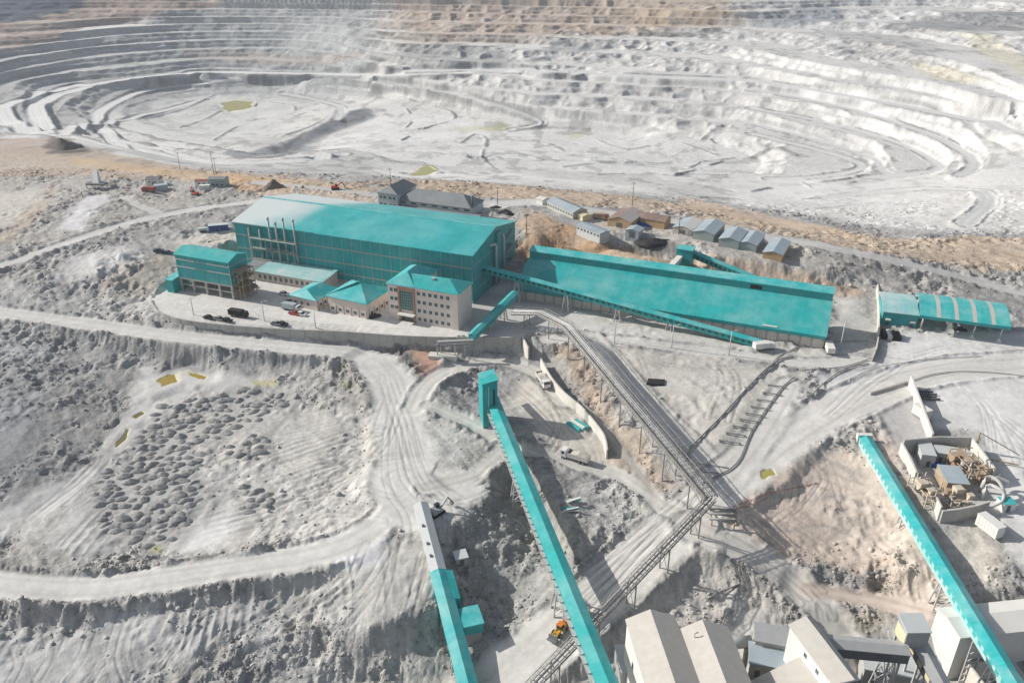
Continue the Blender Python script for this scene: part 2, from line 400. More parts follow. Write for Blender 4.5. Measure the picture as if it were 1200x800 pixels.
def tracks(pxs, n=3, spread=3.0, dark=.16, seed=0):
    """pairs of tyre marks following roughly the same course"""
    rn_ = random.Random(seed)
    base = np.array([[*p] for p in hits(pxs, 6.0)])
    for j in range(n):
        S = base.copy(); o = rn_.uniform(-spread, spread); ph = rn_.uniform(0, 6); wl = rn_.uniform(.03, .07)
        dxy = np.gradient(S[:, :2], axis=0); nrm = np.stack([-dxy[:, 1], dxy[:, 0]], 1) / (np.hypot(*dxy.T)[:, None] + 1e-6)
        s_ = np.concatenate([[0], np.cumsum(np.hypot(*np.diff(S[:, :2], axis=0).T))])
        S[:, :2] += nrm * (o + 1.6 * np.sin(s_ * wl + ph))[:, None]
        ww, X, Y, d, lat, arc, rz = along_line(S, 3.0)
        g = np.exp(-((np.abs(lat) - .95) / .24) ** 2) * sstep(.25, .6, vnoise(arc / 9 + ph, lat * 0 + .3, 37))
        ALB[ww] *= (1 - dark * g)[..., None]
        GZ[ww] -= .10 * g

# --- pit colours
zone([(-100,70),(0,45),(250,0),(440,-5),(430,70),(420,112),(250,112),(100,135),(0,155),(-100,170)], (.37,.39,.40), None, 25, 8, .6)  # haze and shade over the left wall painted as a blue-grey tint
zone([(-150,72),(0,62),(60,46),(110,28),(200,12),(260,-4),(170,-11),(60,-11),(-150,-10)], (.33,.25,.21), 1.0, 10, 8, .85)
zone([(-300,-11),(110,-11),(95,6),(60,18),(0,28),(-100,40),(-300,55)], C_SHADED_HILL, 1.0, 10, 10, 1.0)  # dark bluish hillside, the cloud shadow over it put into the colour
zone([(470,-12),(870,-14),(852,30),(700,43),(560,50),(490,52),(455,30)], (.45,.36,.285), None, 45, 14, .72)
zone([(735,18),(880,12),(860,31),(750,33)], C_ORANGE, None, 30, 10, .4)
zone([(530,-5),(640,-5),(640,20),(560,20)], (.38,.32,.29), None, 10, 8, .6)
zone([(215,57),(300,59),(420,60),(420,69),(220,67)], (.42,.36,.32), None, 5, 6, .6)
zone([(900,-5),(1300,-20),(1300,260),(900,240),(640,150),(500,110),(560,60),(860,40)], (.63,.62,.605), None, 25, 12, .6)
zone([(1035,33),(1100,17),(1220,10),(1220,36),(1110,38),(1060,40)], (.24,.245,.25), 1.6, 8, 8, .75)
zone([(880,28),(940,9),(975,4),(992,12),(985,26),(900,33)], (.26,.28,.31), None, 10, 6, .8)
zone([(462,72),(470,58),(520,50),(560,56),(605,66),(600,78),(560,83)], (.30,.31,.31), 1.5, 8, 8, .65)
zone([(625,62),(650,46),(690,50),(695,60),(660,64)], (.30,.31,.32), 2.0, 6, 6, .7)
zone([(965,35),(1060,42),(1110,60),(1080,76),(1000,72),(950,55)], (.40,.39,.385), 1.6, 12, 10, .55)
zone([(1125,38),(1170,42),(1215,75),(1215,98),(1150,64)], (.66,.61,.46), 1.6, 8, 6, .6)
zone([(1066,70),(1120,80),(1160,98),(1090,92)], (.62,.57,.43), None, 8, 6, .6)
zone([(200,105),(345,104),(360,120),(330,160),(230,165),(150,158),(140,140)], (.55,.55,.53), .35, 10, 8, .6)
zone([(258,180),(320,171),(360,154),(400,133),(428,126),(440,136),(386,157),(338,182),(280,187)], (.24,.25,.265), 1.0, 4, 4, .85)  # shadow side of the bowl wall painted dark
zone([(360,170),(400,148),(440,138),(560,140),(600,155),(560,190),(420,182)], (.68,.67,.65), .4, 10, 10, .6)
zone([(440,165),(560,160),(640,150),(760,160),(880,190),(760,212),(600,205),(450,196)], (.60,.60,.59), .9, 12, 14, .5)
zone([(130,158),(250,193),(440,180),(440,205),(300,206),(150,180)], (.42,.42,.41), .9, 8, 10, .6)
zone([(-80,120),(0,100),(120,92),(240,90),(230,100),(120,130),(112,145),(130,160),(50,152),(0,140)], (.40,.40,.395), 1.0, 8, 8, .75)
zone([(880,206),(1000,212),(1200,198),(1320,200),(1320,262),(1200,272),(1050,268),(960,254),(850,238)], (.62,.61,.595), .5, 10, 10, .8)
zone([(640,196),(760,206),(860,225),(850,238),(740,218),(640,208)], (.44,.435,.42), 1.0, 6, 8, .6)
zone([(560,150),(592,145),(600,151),(572,156)], (.50,.49,.30), None, 6, 8, .7)
zone([(668,156),(684,153),(690,159),(674,162)], (.52,.51,.36), None, 6, 8, .6)
zone([(535,150),(560,146),(562,152),(540,155)], (.50,.49,.33), None, 6, 8, .5)
# --- rim of the pit
zone([(-150,166),(80,163),(160,185),(250,200),(440,216),(440,234),(240,214),(100,207),(-150,216)], (.42,.335,.265), .8, 5, 8, .85)
zone([(85,184),(250,203),(430,222),(430,227),(240,211),(85,194)], C_ORANGE * .95, .2, 2, 3, .6)
zone([(440,213),(560,215),(700,226),(860,250),(1000,275),(1100,280),(1320,272),(1320,322),(1100,308),(960,284),(800,254),(640,236),(440,226)], (.48,.38,.285), .8, 4, 8, .88)
zone([(800,232),(900,252),(1000,272),(1000,280),(880,262),(790,240)], (.56,.43,.32), .4, 4, 6, .7)
zone([(48,172),(62,160),(95,168),(110,178),(60,180)], (.13,.125,.12), 1.2, 3, 3, .8)
zone([(272,204),(300,208),(345,214),(345,228),(290,226),(265,216)], (.50,.33,.20), .5, 3, 5, .75)
zone([(300,224),(360,220),(440,232),(440,245),(340,232)], (.52,.43,.35), .6, 4, 5, .7)
# --- left hills
zone([(-150,215),(90,208),(260,230),(320,230),(200,258),(60,292),(-150,330)], (.43,.405,.37), .7, 6, 9, .7)
zone([(-50,232),(20,222),(52,215),(60,230),(30,260),(-50,275)], (.56,.53,.48), .3, 6, 6, .8)
zone([(60,214),(66,225),(30,275),(-20,300),(-60,300),(20,262)], (.47,.39,.31), .4, 4, 5, .7)
zone([(102,228),(130,228),(112,250),(92,270),(66,268),(80,248)], (.66,.65,.66), .25, 3, 3, .85)
zone([(-150,320),(60,300),(180,265),(275,246),(275,300),(205,300),(150,330),(-150,362)], (.37,.355,.34), .9, 6, 9, .75)
zone([(80,300),(140,285),(165,292),(150,318),(100,335),(50,332)], (.52,.51,.50), .5, 5, 7, .8)
zone([(200,284),(240,275),(276,268),(278,282),(230,292),(200,300)], (.56,.52,.46), .3, 3, 4, .8)
zone([(110,330),(160,310),(205,298),(200,340),(178,350),(120,350)], (.38,.345,.30), 1.0, 4, 6, .7)
zone([(-100,325),(100,338),(180,352),(200,376),(100,372),(-100,352)], (.50,.49,.47), .8, 5, 8, .6)
# --- terrace behind the plant
zone([(606,240),(640,250),(690,280),(770,292),(770,322),(640,304),(606,296)], (.37, .255, .165))
zone([(640,292),(780,303),(930,316),(1010,338),(1010,348),(950,346),(800,323),(640,306)], (.46,.36,.27), .8, 3, 4, .92)
zone([(690,250),(800,265),(930,286),(1010,315),(1000,332),(900,306),(780,296),(700,280)], (.43,.40,.365), .7, 4, 6, .8)
zone([(740,285),(790,284),(800,296),(760,298),(735,293)], (.13,.13,.13), .7, 3, 4, .8)
zone([(560,240),(620,236),(625,252),(600,262),(565,262)], (.40,.39,.37), .5, 4, 4, .8)
zone([(575,243),(592,240),(600,250),(585,254)], (.10,.10,.10), 1.4, 2, 3, .85)
zone([(655,243),(720,250),(700,262),(680,258)], (.60,.58,.56), .1, 3, 3, .9)
# --- plant yard, road side and field
zone(YARD_PX, (.62,.605,.57), .05, .5, 0, 1.0)
zone([(560,340),(620,345),(700,362),(690,386),(612,396),(560,396),(545,380)], (.44,.435,.42), .08, 4, 4, .8)
zone([(600,352),(700,366),(830,388),(965,412),(1000,405),(1005,418),(960,424),(830,406),(700,392),(600,372)], (.54,.53,.50), .12, 3, 3, .9)
zone([(700,366),(830,390),(960,410),(950,418),(830,399),(700,378)], (.49,.465,.42), .3, 2, 3, .7)
zone([(975,345),(1010,350),(1025,385),(1015,415),(970,410)], (.52,.51,.48), .1, 3, 3, .9)
zone([(705,402),(925,431),(925,450),(850,548),(838,540),(780,490)], (.52,.495,.45), .22, 3, 5, .9)
zone([(820,440),(905,440),(870,470),(800,450)], (.52,.51,.47), .8, 6, 6, .6, (20, 3.2, .7))
zone([(895,455),(930,448),(885,520),(850,530),(835,525)], (.43,.42,.39), .5, 3, 4, .8)
zone([(640,394),(662,390),(705,445),(800,575),(770,580),(720,545),(680,480),(650,430)], (.40,.325,.25), .8, 4, 6, .9)
zone([(655,410),(690,430),(720,470),(735,490),(700,480),(670,445)], (.40,.30,.25), .8, 6, 8, .55)
zone([(1035,408),(1062,388),(1320,388),(1320,640),(1200,610),(1150,548),(1140,505),(1095,505),(1066,447),(1020,458),(985,472),(960,442),(1010,428)], (.64,.63,.615), .05, 3, 4, .92)
zone([(1020,464),(1063,450),(1086,515),(1050,520)], (.47,.46,.45), .05, 2, 2, .9)
zone([(1055,517),(1137,511),(1175,590),(1105,604),(1066,562)], (.44,.43,.415), .1, 1.5, 2, .9)
zone([(1160,570),(1320,560),(1320,720),(1210,690),(1165,620)], (.60,.59,.575), .1, 4, 4, .9)
# --- right slope
zone([(855,575),(1000,500),(1025,512),(1075,600),(1100,660),(1090,720),(1000,692),(930,662),(838,622)], (.55,.46,.385), .4, 4, 8, .85)
zone([(900,545),(990,535),(1040,590),(1000,650),(920,620)], (.56,.48,.42), .4, 8, 10, .6, (150, 5.5, .6))
zone([(860,560),(985,492),(1000,500),(880,570)], (.44,.42,.38), 1.2, 3, 4, .8)
zone([(1020,665),(1045,655),(1065,690),(1040,698),(1005,690)], (.48,.40,.32), 1.8, 3, 4, .8)
zone([(980,712),(1050,714),(1050,736),(1000,740)], (.45,.38,.30), 1.6, 3, 4, .8)
zone([(1095,628),(1150,608),(1170,640),(1185,700),(1150,690),(1110,640)], (.56,.52,.45), .5, 3, 4, .9)
zone([(800,630),(830,612),(870,640),(920,672),(965,722),(905,730),(840,700)], (.53,.50,.455), .6, 5, 8, .8)
zone([(735,720),(800,680),(850,690),(905,730),(960,760),(960,800),(720,800)], (.52,.50,.465), .6, 6, 8, .8)
zone([(850,700),(905,715),(930,760),(870,745)], (.60,.585,.555), .1, 4, 4, .85)
zone([(800,612),(830,602),(822,630),(800,632)], (.58,.53,.46), .1, 2, 2, .8)
zone([(1040,740),(1200,745),(1200,800),(1040,800)], (.40,.40,.39), .3, 5, 5, .8)
# --- valley
zone([(640,440),(700,515),(712,540),(650,548),(612,490),(600,445)], (.53,.50,.45), .2, 3, 4, .9)
zone([(660,560),(720,560),(775,590),(740,640),(690,640),(650,590)], (.40,.395,.38), 1.3, 4, 6, .85)
zone([(512,452),(560,440),(575,470),(570,500),(530,490)], (.30,.30,.295), 1.3, 4, 6, .85)
zone([(545,520),(620,520),(660,600),(690,640),(640,700),(600,620),(560,580)], (.44,.42,.38), 1.2, 5, 8, .8)
zone([(545,600),(590,560),(625,600),(660,690),(630,750),(570,740),(540,680)], (.38,.38,.36), .9, 5, 7, .85)
zone([(480,480),(560,520),(560,560),(500,580),(460,560)], (.54,.53,.50), .5, 4, 6, .8)
zone([(505,545),(560,530),(600,522),(560,560),(520,570)], (.40,.39,.36), 1.3, 3, 5, .8)
zone([(478,408),(512,410),(516,438),(492,441),(484,422)], C_RED, .1, 1.5, 2, .9)
zone([(452,402),(480,405),(488,432),(476,465),(464,432)], (.17,.17,.168), 1.4, 3, 5, .85)
zone([(500,404),(560,404),(618,408),(640,430),(560,420),(512,418)], (.42,.41,.39), .9, 2, 4, .8)
zone([(555,765),(600,765),(640,800),(560,830)], (.57,.56,.53), .4, 4, 5, .85)
# --- left basin
zone([(-150,376),(0,378),(200,402),(430,426),(455,470),(440,480),(300,440),(150,420),(-150,410)], (.33,.33,.325), .9, 5, 7, .8)
zone([(-150,395),(20,398),(70,412),(40,440),(-150,440)], (.40,.41,.41), .5, 6, 8, .7, (30, 4.0, .8))
zone([(-150,430),(150,412),(192,432),(168,472),(128,522),(55,592),(-150,690)], (.29,.292,.292), .75, 5, 8, .85)
zone([(-150,450),(40,455),(62,500),(40,560),(-150,620)], (.24,.25,.26), .4, 10, 10, .7)
zone([(-60,480),(30,470),(25,500),(-60,560)], (.38,.39,.40), .5, 6, 10, .5)
zone([(168,418),(188,440),(240,438),(310,446),(240,465),(180,502),(60,602),(-80,672),(-80,640),(100,545),(150,482)], (.57,.56,.54), .12, 3, 4, .9)
zone([(180,500),(260,470),(420,470),(452,500),(448,570),(420,620),(330,652),(230,652),(150,642),(60,640),(30,620),(110,575)], (.49,.48,.455), .5, 5, 8, .9)
zone([(240,540),(300,520),(400,500),(440,540),(420,600),(330,640),(250,620)], (.53,.52,.495), .45, 8, 10, .7, (28, 3.6, .8))
zone([(190,640),(260,605),(275,615),(250,645),(205,650)], (.64,.64,.63), .06, 3, 4, .85)
zone([(90,585),(120,575),(125,640),(100,652),(65,640)], (.58,.575,.56), .15, 3, 4, .8, (80, 4, .5))
zone([(370,410),(420,418),(440,460),(430,480),(390,450)], (.30,.30,.285), 1.4, 5, 6, .8)
zone([(0,640),(80,655),(250,645),(330,630),(330,650),(200,668),(100,678),(0,672),(-100,660)], (.30,.30,.29), 1.4, 4, 5, .75)
zone([(-150,702),(0,702),(100,706),(300,676),(395,652),(395,672),(300,696),(190,712),(90,724),(-150,730)], (.25,.25,.245), 1.5, 3, 5, .8)
zone([(-150,735),(90,726),(280,700),(400,676),(470,722),(400,768),(300,762),(200,800),(0,830),(-150,830)], (.44,.445,.44), .6, 5, 8, .85)
zone([(-60,760),(50,750),(100,745),(100,800),(-60,820)], (.54,.54,.53), .3, 5, 6, .85, (78, 5.5, .7))
zone([(130,728),(190,715),(195,752),(140,762)], (.55,.55,.54), .3, 3, 4, .8, (85, 4.5, .6))
zone([(205,720),(300,702),(300,755),(210,768)], (.50,.50,.49), .4, 4, 5, .8, (95, 3.2, 1.0))
zone([(388,655),(425,632),(520,632),(522,706),(425,735),(400,700)], (.56,.545,.505), .15, 4, 5, .9, (98, 3.4, .55))
zone([(300,680),(400,665),(430,735),(330,730)], (.46,.455,.43), .4, 5, 6, .8, (40, 3.0, 1.0))
zone([(384,652),(420,628),(455,632),(442,660),(395,668)], (.70,.70,.71), .15, 3, 4, .9)
zone([(350,742),(430,738),(522,711),(545,760),(560,830),(300,830)], (.37,.36,.335), 1.0, 4, 6, .9)
zone([(330,770),(420,760),(470,800),(330,830)], (.45,.45,.44), 1.0, 6, 8, .6)
zone([(100,560),(165,500),(230,462),(345,452),(350,485),(300,510),(250,530),(250,600),(200,648),(150,648),(105,620)], (.38,.375,.365), .4, 4, 6, .7)
# --- roads
road([(440,229),(560,237),(640,240),(700,248),(780,259),(850,267),(900,277),(960,287),(1020,299),(1100,318),(1150,331),(1200,345),(1300,370)], 9, (.52,.51,.49), 2, .5)
road([(300,214),(380,221),(440,229)], 7, (.48,.47,.45), 2, .3)
road([(560,246),(620,236),(660,244)], 8, (.56,.55,.53), 2)
road([(-150,345),(0,311),(60,291),(120,271),(160,259),(230,245),(300,236),(330,232)], 7.5, (.57,.56,.54), 1.5, .25)
road([(148,230),(158,240),(182,250)], 5, (.52,.51,.49), 1.5)
road([(5,124),(1,131),(8,141),(22,148),(52,155)], 19, (.62,.62,.61), 3, .4)
road([(5,124),(30,115),(70,106),(120,97),(180,89),(240,85),(340,86),(440,88),(540,85),(610,84)], 15, (.64,.64,.63), 3, .5)
road([(100,103),(65,113),(45,126),(45,138),(52,151)], 17, (.63,.63,.62), 3, .4)
road([(240,98),(170,107),(135,120),(118,132),(115,143),(128,160),(150,173),(200,184),(250,191),(300,191),(350,187),(400,181)], 12, (.62,.62,.61), 3, .5)
road([(75,158),(115,147),(180,133),(215,123),(245,115)], 9, (.60,.60,.59), 2, .4)
road([(140,165),(230,187)], 7, (.60,.60,.59), 2)
road([(330,110),(370,118),(400,126),(395,140)], 9, (.58,.58,.57), 3, .3)
road([(480,83),(600,82),(680,85),(760,90),(880,95),(987,112),(1093,131),(1200,155),(1300,185)], 17, (.58,.58,.575), 3, .5)
road([(440,96),(520,108),(580,122),(625,138),(634,147),(600,152)], 9, (.60,.60,.59), 2, .5)
road([(880,144),(960,165),(1020,187),(1040,203)], 9, (.60,.60,.59), 3, .4)
road([(880,104),(997,128),(1093,160),(1136,184),(1140,196),(1125,206)], 10, (.60,.60,.59), 2.5, .8)
road([(880,127),(968,144),(1053,168),(1096,190),(1095,200),(1013,208)], 9, (.62,.62,.61), 2.5, .8)
road([(880,157),(968,179),(1010,196),(960,207),(900,210)], 8, (.62,.62,.61), 2.5, .8)
road([(1130,262),(1155,240),(1150,225),(1080,222),(960,232)], 9, (.60,.60,.58), 2.5, .4)
road([(640,398),(700,397),(800,408),(900,420),(960,426),(1010,423)], 7, (.60,.585,.55), 1.2, .12)
road([(690,394),(700,405),(740,450),(790,502),(840,550)], 8, (.58,.565,.53), 1.2, .2)
road([(1300,420),(1200,425),(1100,435),(1030,456),(960,490),(900,530),(850,567),(800,612),(740,662),(690,707),(640,752),(590,800),(540,850)], 15, (.59,.575,.545), 2, .35)
road([(925,452),(890,510),(850,560)], 9, (.58,.565,.535), 2, .1)
road([(-150,352),(0,366),(100,379),(200,393),(300,403),(400,411),(435,421),(455,440),(464,466),(472,495),(474,545),(465,590),(435,622),(380,646),(300,661),(200,676),(100,689),(0,685),(-150,670)], 9.5, (.60,.59,.56), 1.6, .5)
road([(440,425),(458,448),(466,480),(476,540),(490,600)], 17, (.61,.60,.57), 3, 0)
road([(470,560),(500,590),(530,570)], 20, (.60,.59,.56), 4, 0)
road([(485,480),(500,452),(520,437),(550,428),(580,424),(610,430),(640,446),(660,470)], 7, (.58,.57,.53), 1.3, .3)
road([(505,476),(560,500),(590,522),(640,530),(680,545),(720,556),(760,581),(795,602)], 5.5, (.56,.55,.51), 1.3, .4)
road([(590,524),(570,545),(540,560),(500,570)], 6, (.56,.55,.51), 1.5, .3)
road([(680,468),(700,490),(730,530),(765,575)], 3, (.50,.47,.42), 1, 0)
road([(815,616),(870,642),(920,672),(960,712),(985,745)], 10, (.58,.555,.51), 2, .2)
road([(950,690),(1030,706),(1090,722)], 7, (.54,.46,.40), 2, .1)
road([(50,600),(100,560),(150,500)], 3, (.62,.61,.59), 1, 0)

zone([(176,640),(189,639),(191,647),(178,647)], (.50,.50,.20), None, 1, 1.5, .8)
zone([(296,446),(324,448),(324,453),(298,451)], (.48,.46,.22), None, 1, 2, .75)
zone([(401,449),(412,450),(411,456),(402,455)], (.42,.44,.20), None, 1, 1.5, .7)
zone([(1100,15),(1180,10),(1210,30),(1140,40)], (.3,.3,.31), None, 8, 8, .5)
# --- wheel marks and cuts
for i, L in enumerate([
 [(455,470),(440,520),(400,560),(330,590),(270,610)], [(470,540),(430,545),(380,540),(330,550)], [(460,600),(420,590),(370,595),(320,620)], [(300,500),(340,505),(400,495),(450,500)], [(250,520),(300,545),(340,580),(330,640)],
 [(470,500),(480,560),(500,600),(500,640)], [(455,440),(470,500),(485,560),(540,600)], [(500,570),(540,575),(600,540),(640,532)], [(480,640),(470,680),(455,715)], [(500,640),(485,690),(480,722)], [(450,640),(430,680),(400,720)], [(510,650),(505,700)],
 [(430,700),(380,715),(320,730),(260,760)], [(300,700),(240,740),(200,790)], [(100,740),(90,770),(70,800)], [(40,745),(45,770),(30,800)], [(160,720),(150,760),(160,790)],
 [(620,440),(650,470),(690,520),(700,545)], [(600,450),(640,480),(670,520),(640,545)], [(640,470),(655,500),(640,530),(620,520)],
 [(715,410),(760,430),(820,440),(900,440)], [(740,420),(770,470),(820,520)], [(800,420),(840,440),(830,490)], [(1000,440),(1060,425),(1130,415),(1200,412)], [(1040,440),(1110,425),(1200,430)], [(960,480),(1020,440),(1100,405),(1180,402)],
 [(1100,470),(1140,480),(1190,520),(1200,560)], [(1120,450),(1160,480),(1180,540)], [(900,545),(940,540),(965,560),(950,590)], [(905,550),(930,560),(935,590),(910,610)], [(880,600),(950,640),(1010,690)], [(990,540),(1010,590),(1060,640)],
 [(850,640),(920,680),(970,730)], [(830,630),(900,660),(950,700)], [(690,700),(740,655),(800,605),(850,562)], [(650,740),(720,675),(790,612)], [(70,590),(120,550),(170,490)], [(40,610),(90,570),(130,530)], [(200,360),(260,370),(330,378),(420,388),(520,394)], [(300,365),(320,372),(420,380)],
 [(20,390),(40,410),(60,440),(40,470)], [(40,385),(70,405),(90,430)], [(0,400),(30,420),(35,450)], [(180,300),(230,285),(270,278)], [(620,380),(680,392),(760,402),(860,412)]]):
    tracks(L, 3, 5.0, .16 if max(p_[0] for p_ in L) < 1100 else .07, i)
for L, w_, k_ in [
 ([(175,615),(225,590),(262,570),(290,545),(318,510),(335,490),(352,470)], 1.6, .7), ([(318,510),(322,545),(300,575),(262,575)], 1.2, .6), ([(262,575),(300,600),(312,640)], 1.2, .5), ([(383,545),(395,540),(408,548),(400,556)], 2.2, .9), ([(300,470),(330,480),(370,470)], 1.2, .5),
 ([(128,528),(145,505),(152,488),(168,482)], 2.6, .85), ([(110,545),(128,530)], 3.0, .8), ([(60,640),(90,615),(118,590)], 1.4, .6), ([(118,590),(122,640)], 2.0, .6), ([(60,790),(62,755),(68,740)], .9, .5), ([(107,780),(108,745),(150,735)], .9, .5), ([(140,765),(190,750),(192,715)], .9, .5),
 ([(900,580),(940,588),(980,580),(1010,590)], 1.0, .5), ([(880,610),(920,622),(960,615),(1000,630)], 1.0, .5), ([(930,560),(952,572),(958,590)], 1.0, .5), ([(960,535),(985,545),(1000,560)], 1.2, .6), ([(1000,690),(1020,672),(1048,665),(1060,655)], 2.0, .7),
 ([(860,700),(870,690),(890,688),(905,700),(912,728)], 1.2, .6), ([(830,735),(850,720),(880,710)], 1.2, .6), ([(690,470),(720,510),(760,560)], 1.0, .5), ([(560,595),(590,585),(605,560)], 1.2, .5), ([(505,555),(530,575),(560,565),(585,545)], 2.0, .7),
 # pit floor and benches
 ([(880,186),(905,175),(930,182),(925,190),(900,192)], 7, .5), ([(845,190),(812,200),(790,206)], 3, .6), ([(820,175),(840,182),(846,176),(832,165)], 3, .7), ([(800,168),(822,178),(818,192),(790,202)], 3, .5), ([(660,196),(720,190),(790,192),(860,186)], 3, .5), ([(700,205),(780,204),(850,205)], 2.5, .5),
 ([(880,225),(920,218),(980,212),(1010,206)], 3, .6), ([(940,215),(960,222),(1000,214)], 3, .6), ([(820,232),(900,236),(960,232)], 3, .5), ([(960,245),(1000,240),(1040,236)], 4, .6), ([(540,168),(556,158),(570,164),(565,185),(580,198)], 4, .5), ([(475,150),(484,140),(476,128)], 3, .7), ([(470,165),(500,150),(524,143),(530,136)], 3, .6),
 ([(440,96),(520,108),(580,121),(628,138),(634,147),(605,152)], 3.5, .6), ([(480,118),(520,128),(533,138),(510,148),(490,152)], 3, .7), ([(595,155),(640,150),(690,152)], 4, .45), ([(600,165),(640,168),(660,178)], 5, .45), ([(560,185),(600,180),(640,188)], 4, .4), ([(700,165),(730,175),(760,172)], 4, .45),
 ([(210,150),(240,140),(262,128)], 4, .5), ([(250,165),(275,150),(300,140)], 4, .5), ([(170,140),(215,128),(250,112)], 5, .5), ([(300,118),(345,125),(340,135)], 4, .5), ([(330,160),(360,150),(380,140)], 5, .45), ([(150,125),(190,112),(230,106)], 6, .5), ([(60,140),(80,120),(110,112)], 7, .45)]:
    scar(L, w_, (.26, .26, .26), .0, k_)
# --- ponds: the ground under them is levelled
PONDS = {
 'ochre': [[(186,446),(197,437),(220,433),(223,437),(205,449),(190,455)], [(222,437),(240,439),(239,443),(224,441)]],
 'olive': [[(133,524),(148,500),(153,502),(149,515),(137,526)], [(155,488),(166,481),(169,483),(160,491)]],
 'sulphur': [[(257,121),(276,118),(298,120),(292,127),(266,131)], [(478,203),(500,201),(510,203),(488,205)], 
             [(892,553),(905,549),(910,556),(896,560)]],
}
POND_OUT = []
for kind, Ls in PONDS.items():
    for L in Ls:
        P = [hit(u, v) for u, v in L]
        z = min(p.z for p in P) if len(P) else 0
        z = sum(p.z for p in P) / len(P)
        xy = [tuple(p[:2]) for p in P]
        ww = window(xy, 9)
        q = poly_sd(GX[ww], GY[ww], xy)
        kq = 2.5 if xy[0][1] > 480 else 1.0
        qn = q + ((vnoise(GX[ww] / (2.6 * kq), GY[ww] / (2.6 * kq), 83) - .5) * 1.3 * (2.2 if kq > 1 else 1) + warp[ww] * 1.6 * (2.5 if kq > 1 else 1)) * kq
        f = 1 - sstep(2.5, 7, q)
        GZ[ww] = GZ[ww] * (1 - f) + (z - .8 * (1 - sstep(-.9 * kq, .3 * kq, qn))) * f
        AMP[ww] *= sstep(1.0, 5, q)
        fr_ = 1 - sstep(0.0, 1.0 * kq, qn)
        ALB[ww] = ALB[ww] * (1 - fr_[..., None] * .7) + np.array([.55, .53, .45]) * fr_[..., None] * .7
        POND_OUT.append((kind, xy, z - .2, kq))

# relief
near = 1 - pw
rd = fbm(GX, GY, 13, 4, 101, .5, True)
rb = fbm(GX, GY, 4.2, 3, 131, .55)
rm = (fbm(GX, GY, 38, 2, 151) - .5)
pitr = fbm(GX, GY, 30, 4, 171, .55, True)
fbl = np.clip(BENCHFACE, 0, 1)
rs2 = fbm(GX, GY, 2.0, 1, 141)
pat = .25 + 1.35 * sstep(.40, .62, fbm(GX, GY, 15, 3, 143))      # rubble lies in patches
strk = fbm(GX * .8 + GY * .6, (GY * .8 - GX * .6) * .22, 2.6, 2, 147)  # dragged, streaky spoil
GZ += AMP * near * ((rd - .55) * 1.35 + pat * ((rb - .5) * 1.5 + (rs2 - .5) * .8) + (strk - .5) * .7 * (1.4 - pat) + rm * 1.3) + AMP * pw * ((pitr - .55) * (.3 + 3.4 * fbl) + (rb - .5) * (.15 + .9 * fbl))
GZ += PLOW
# colour variation: patches of different rubble, streaks and dust (shape of its own, same in any light)
AMP = AMP * (1 - .36 * near)
# gullies running down the steeper ground
gyz = np.gradient(GZ, axis=0) / np.gradient(GY, axis=0)
steep = sstep(.22, .55, np.abs(gyz)) * near
gul = fbm(GX, GY * .13, 2.3, 3, 321, .55, True)
GZ += steep * (gul - .55) * 1.3 * np.clip(AMP + .3, 0, 1.2)
ALB *= (1 + .30 * steep * (gul - .55))[..., None]
tint = sstep(.45, .62, fbm(GX, GY, 45, 4, 331)) * near * np.clip(AMP, 0, 1)
ALB = ALB * (1 - .30 * tint[..., None]) + np.array([.46, .41, .35]) * .30 * tint[..., None]
v1 = fbm(GX, GY, 24, 4, 201) - .5
v2 = fbm(GX, GY, 3.4, 3, 231) - .5
v3 = fbm(GX, GY, 1.3, 2, 251) - .5
clod = sstep(.50, .66, fbm(GX, GY, 1.8, 3, 291, .65)) * sstep(.40, .56, fbm(GX, GY, 17, 3, 297)) * np.clip(AMP, 0, 1) * near
ALB *= np.clip(1 + (v1 * .62 + v2 * .45 + v3 * .6) * (0.30 + .70 * np.clip(AMP, 0, 1)) * (1 - .55 * pw), .45, 1.5)[..., None]
ALB *= (1 - .22 * clod)[..., None]
dust = sstep(.08, .24, fbm(GX, GY, 34, 3, 271) - .5) * .30 * np.clip(AMP, 0, 1)
ALB = ALB * (1 - dust[..., None]) + np.array([.55, .54, .515]) * dust[..., None]
zone([(-300,-11),(105,-11),(92,4),(58,15),(0,25),(-100,36),(-300,50)], (.055,.072,.11), None, 12, 10, .95)  # cloud shadow on the corner hill painted deeper
pclod = sstep(.56, .70, fbm(GX, GY * .6, 13, 3, 293, .6)) * pw * np.clip(AMP, 0, 1) * (1 - fbl)
ALB *= (1 - .30 * pclod)[..., None]
ALB = np.clip(ALB, .03, .8)
ALB = np.concatenate([ALB, np.clip(AMP, 0.04, 1.5)[..., None]], -1)

# (colours above are dry; rough ground is freshly turned and darker)
def new_mesh_obj(name, V, F, mat, parent=None, smooth=False):
    me = bpy.data.meshes.new(name)
    me.from_pydata([tuple(v) for v in V], [], [tuple(f) for f in F])
    me.update()
    if smooth: me.polygons.foreach_set('use_smooth', [True] * len(me.polygons))
    if mat: me.materials.append(mat)
    o = bpy.data.objects.new(name, me)
    COL.objects.link(o)
    if parent: o.parent = parent
    return o

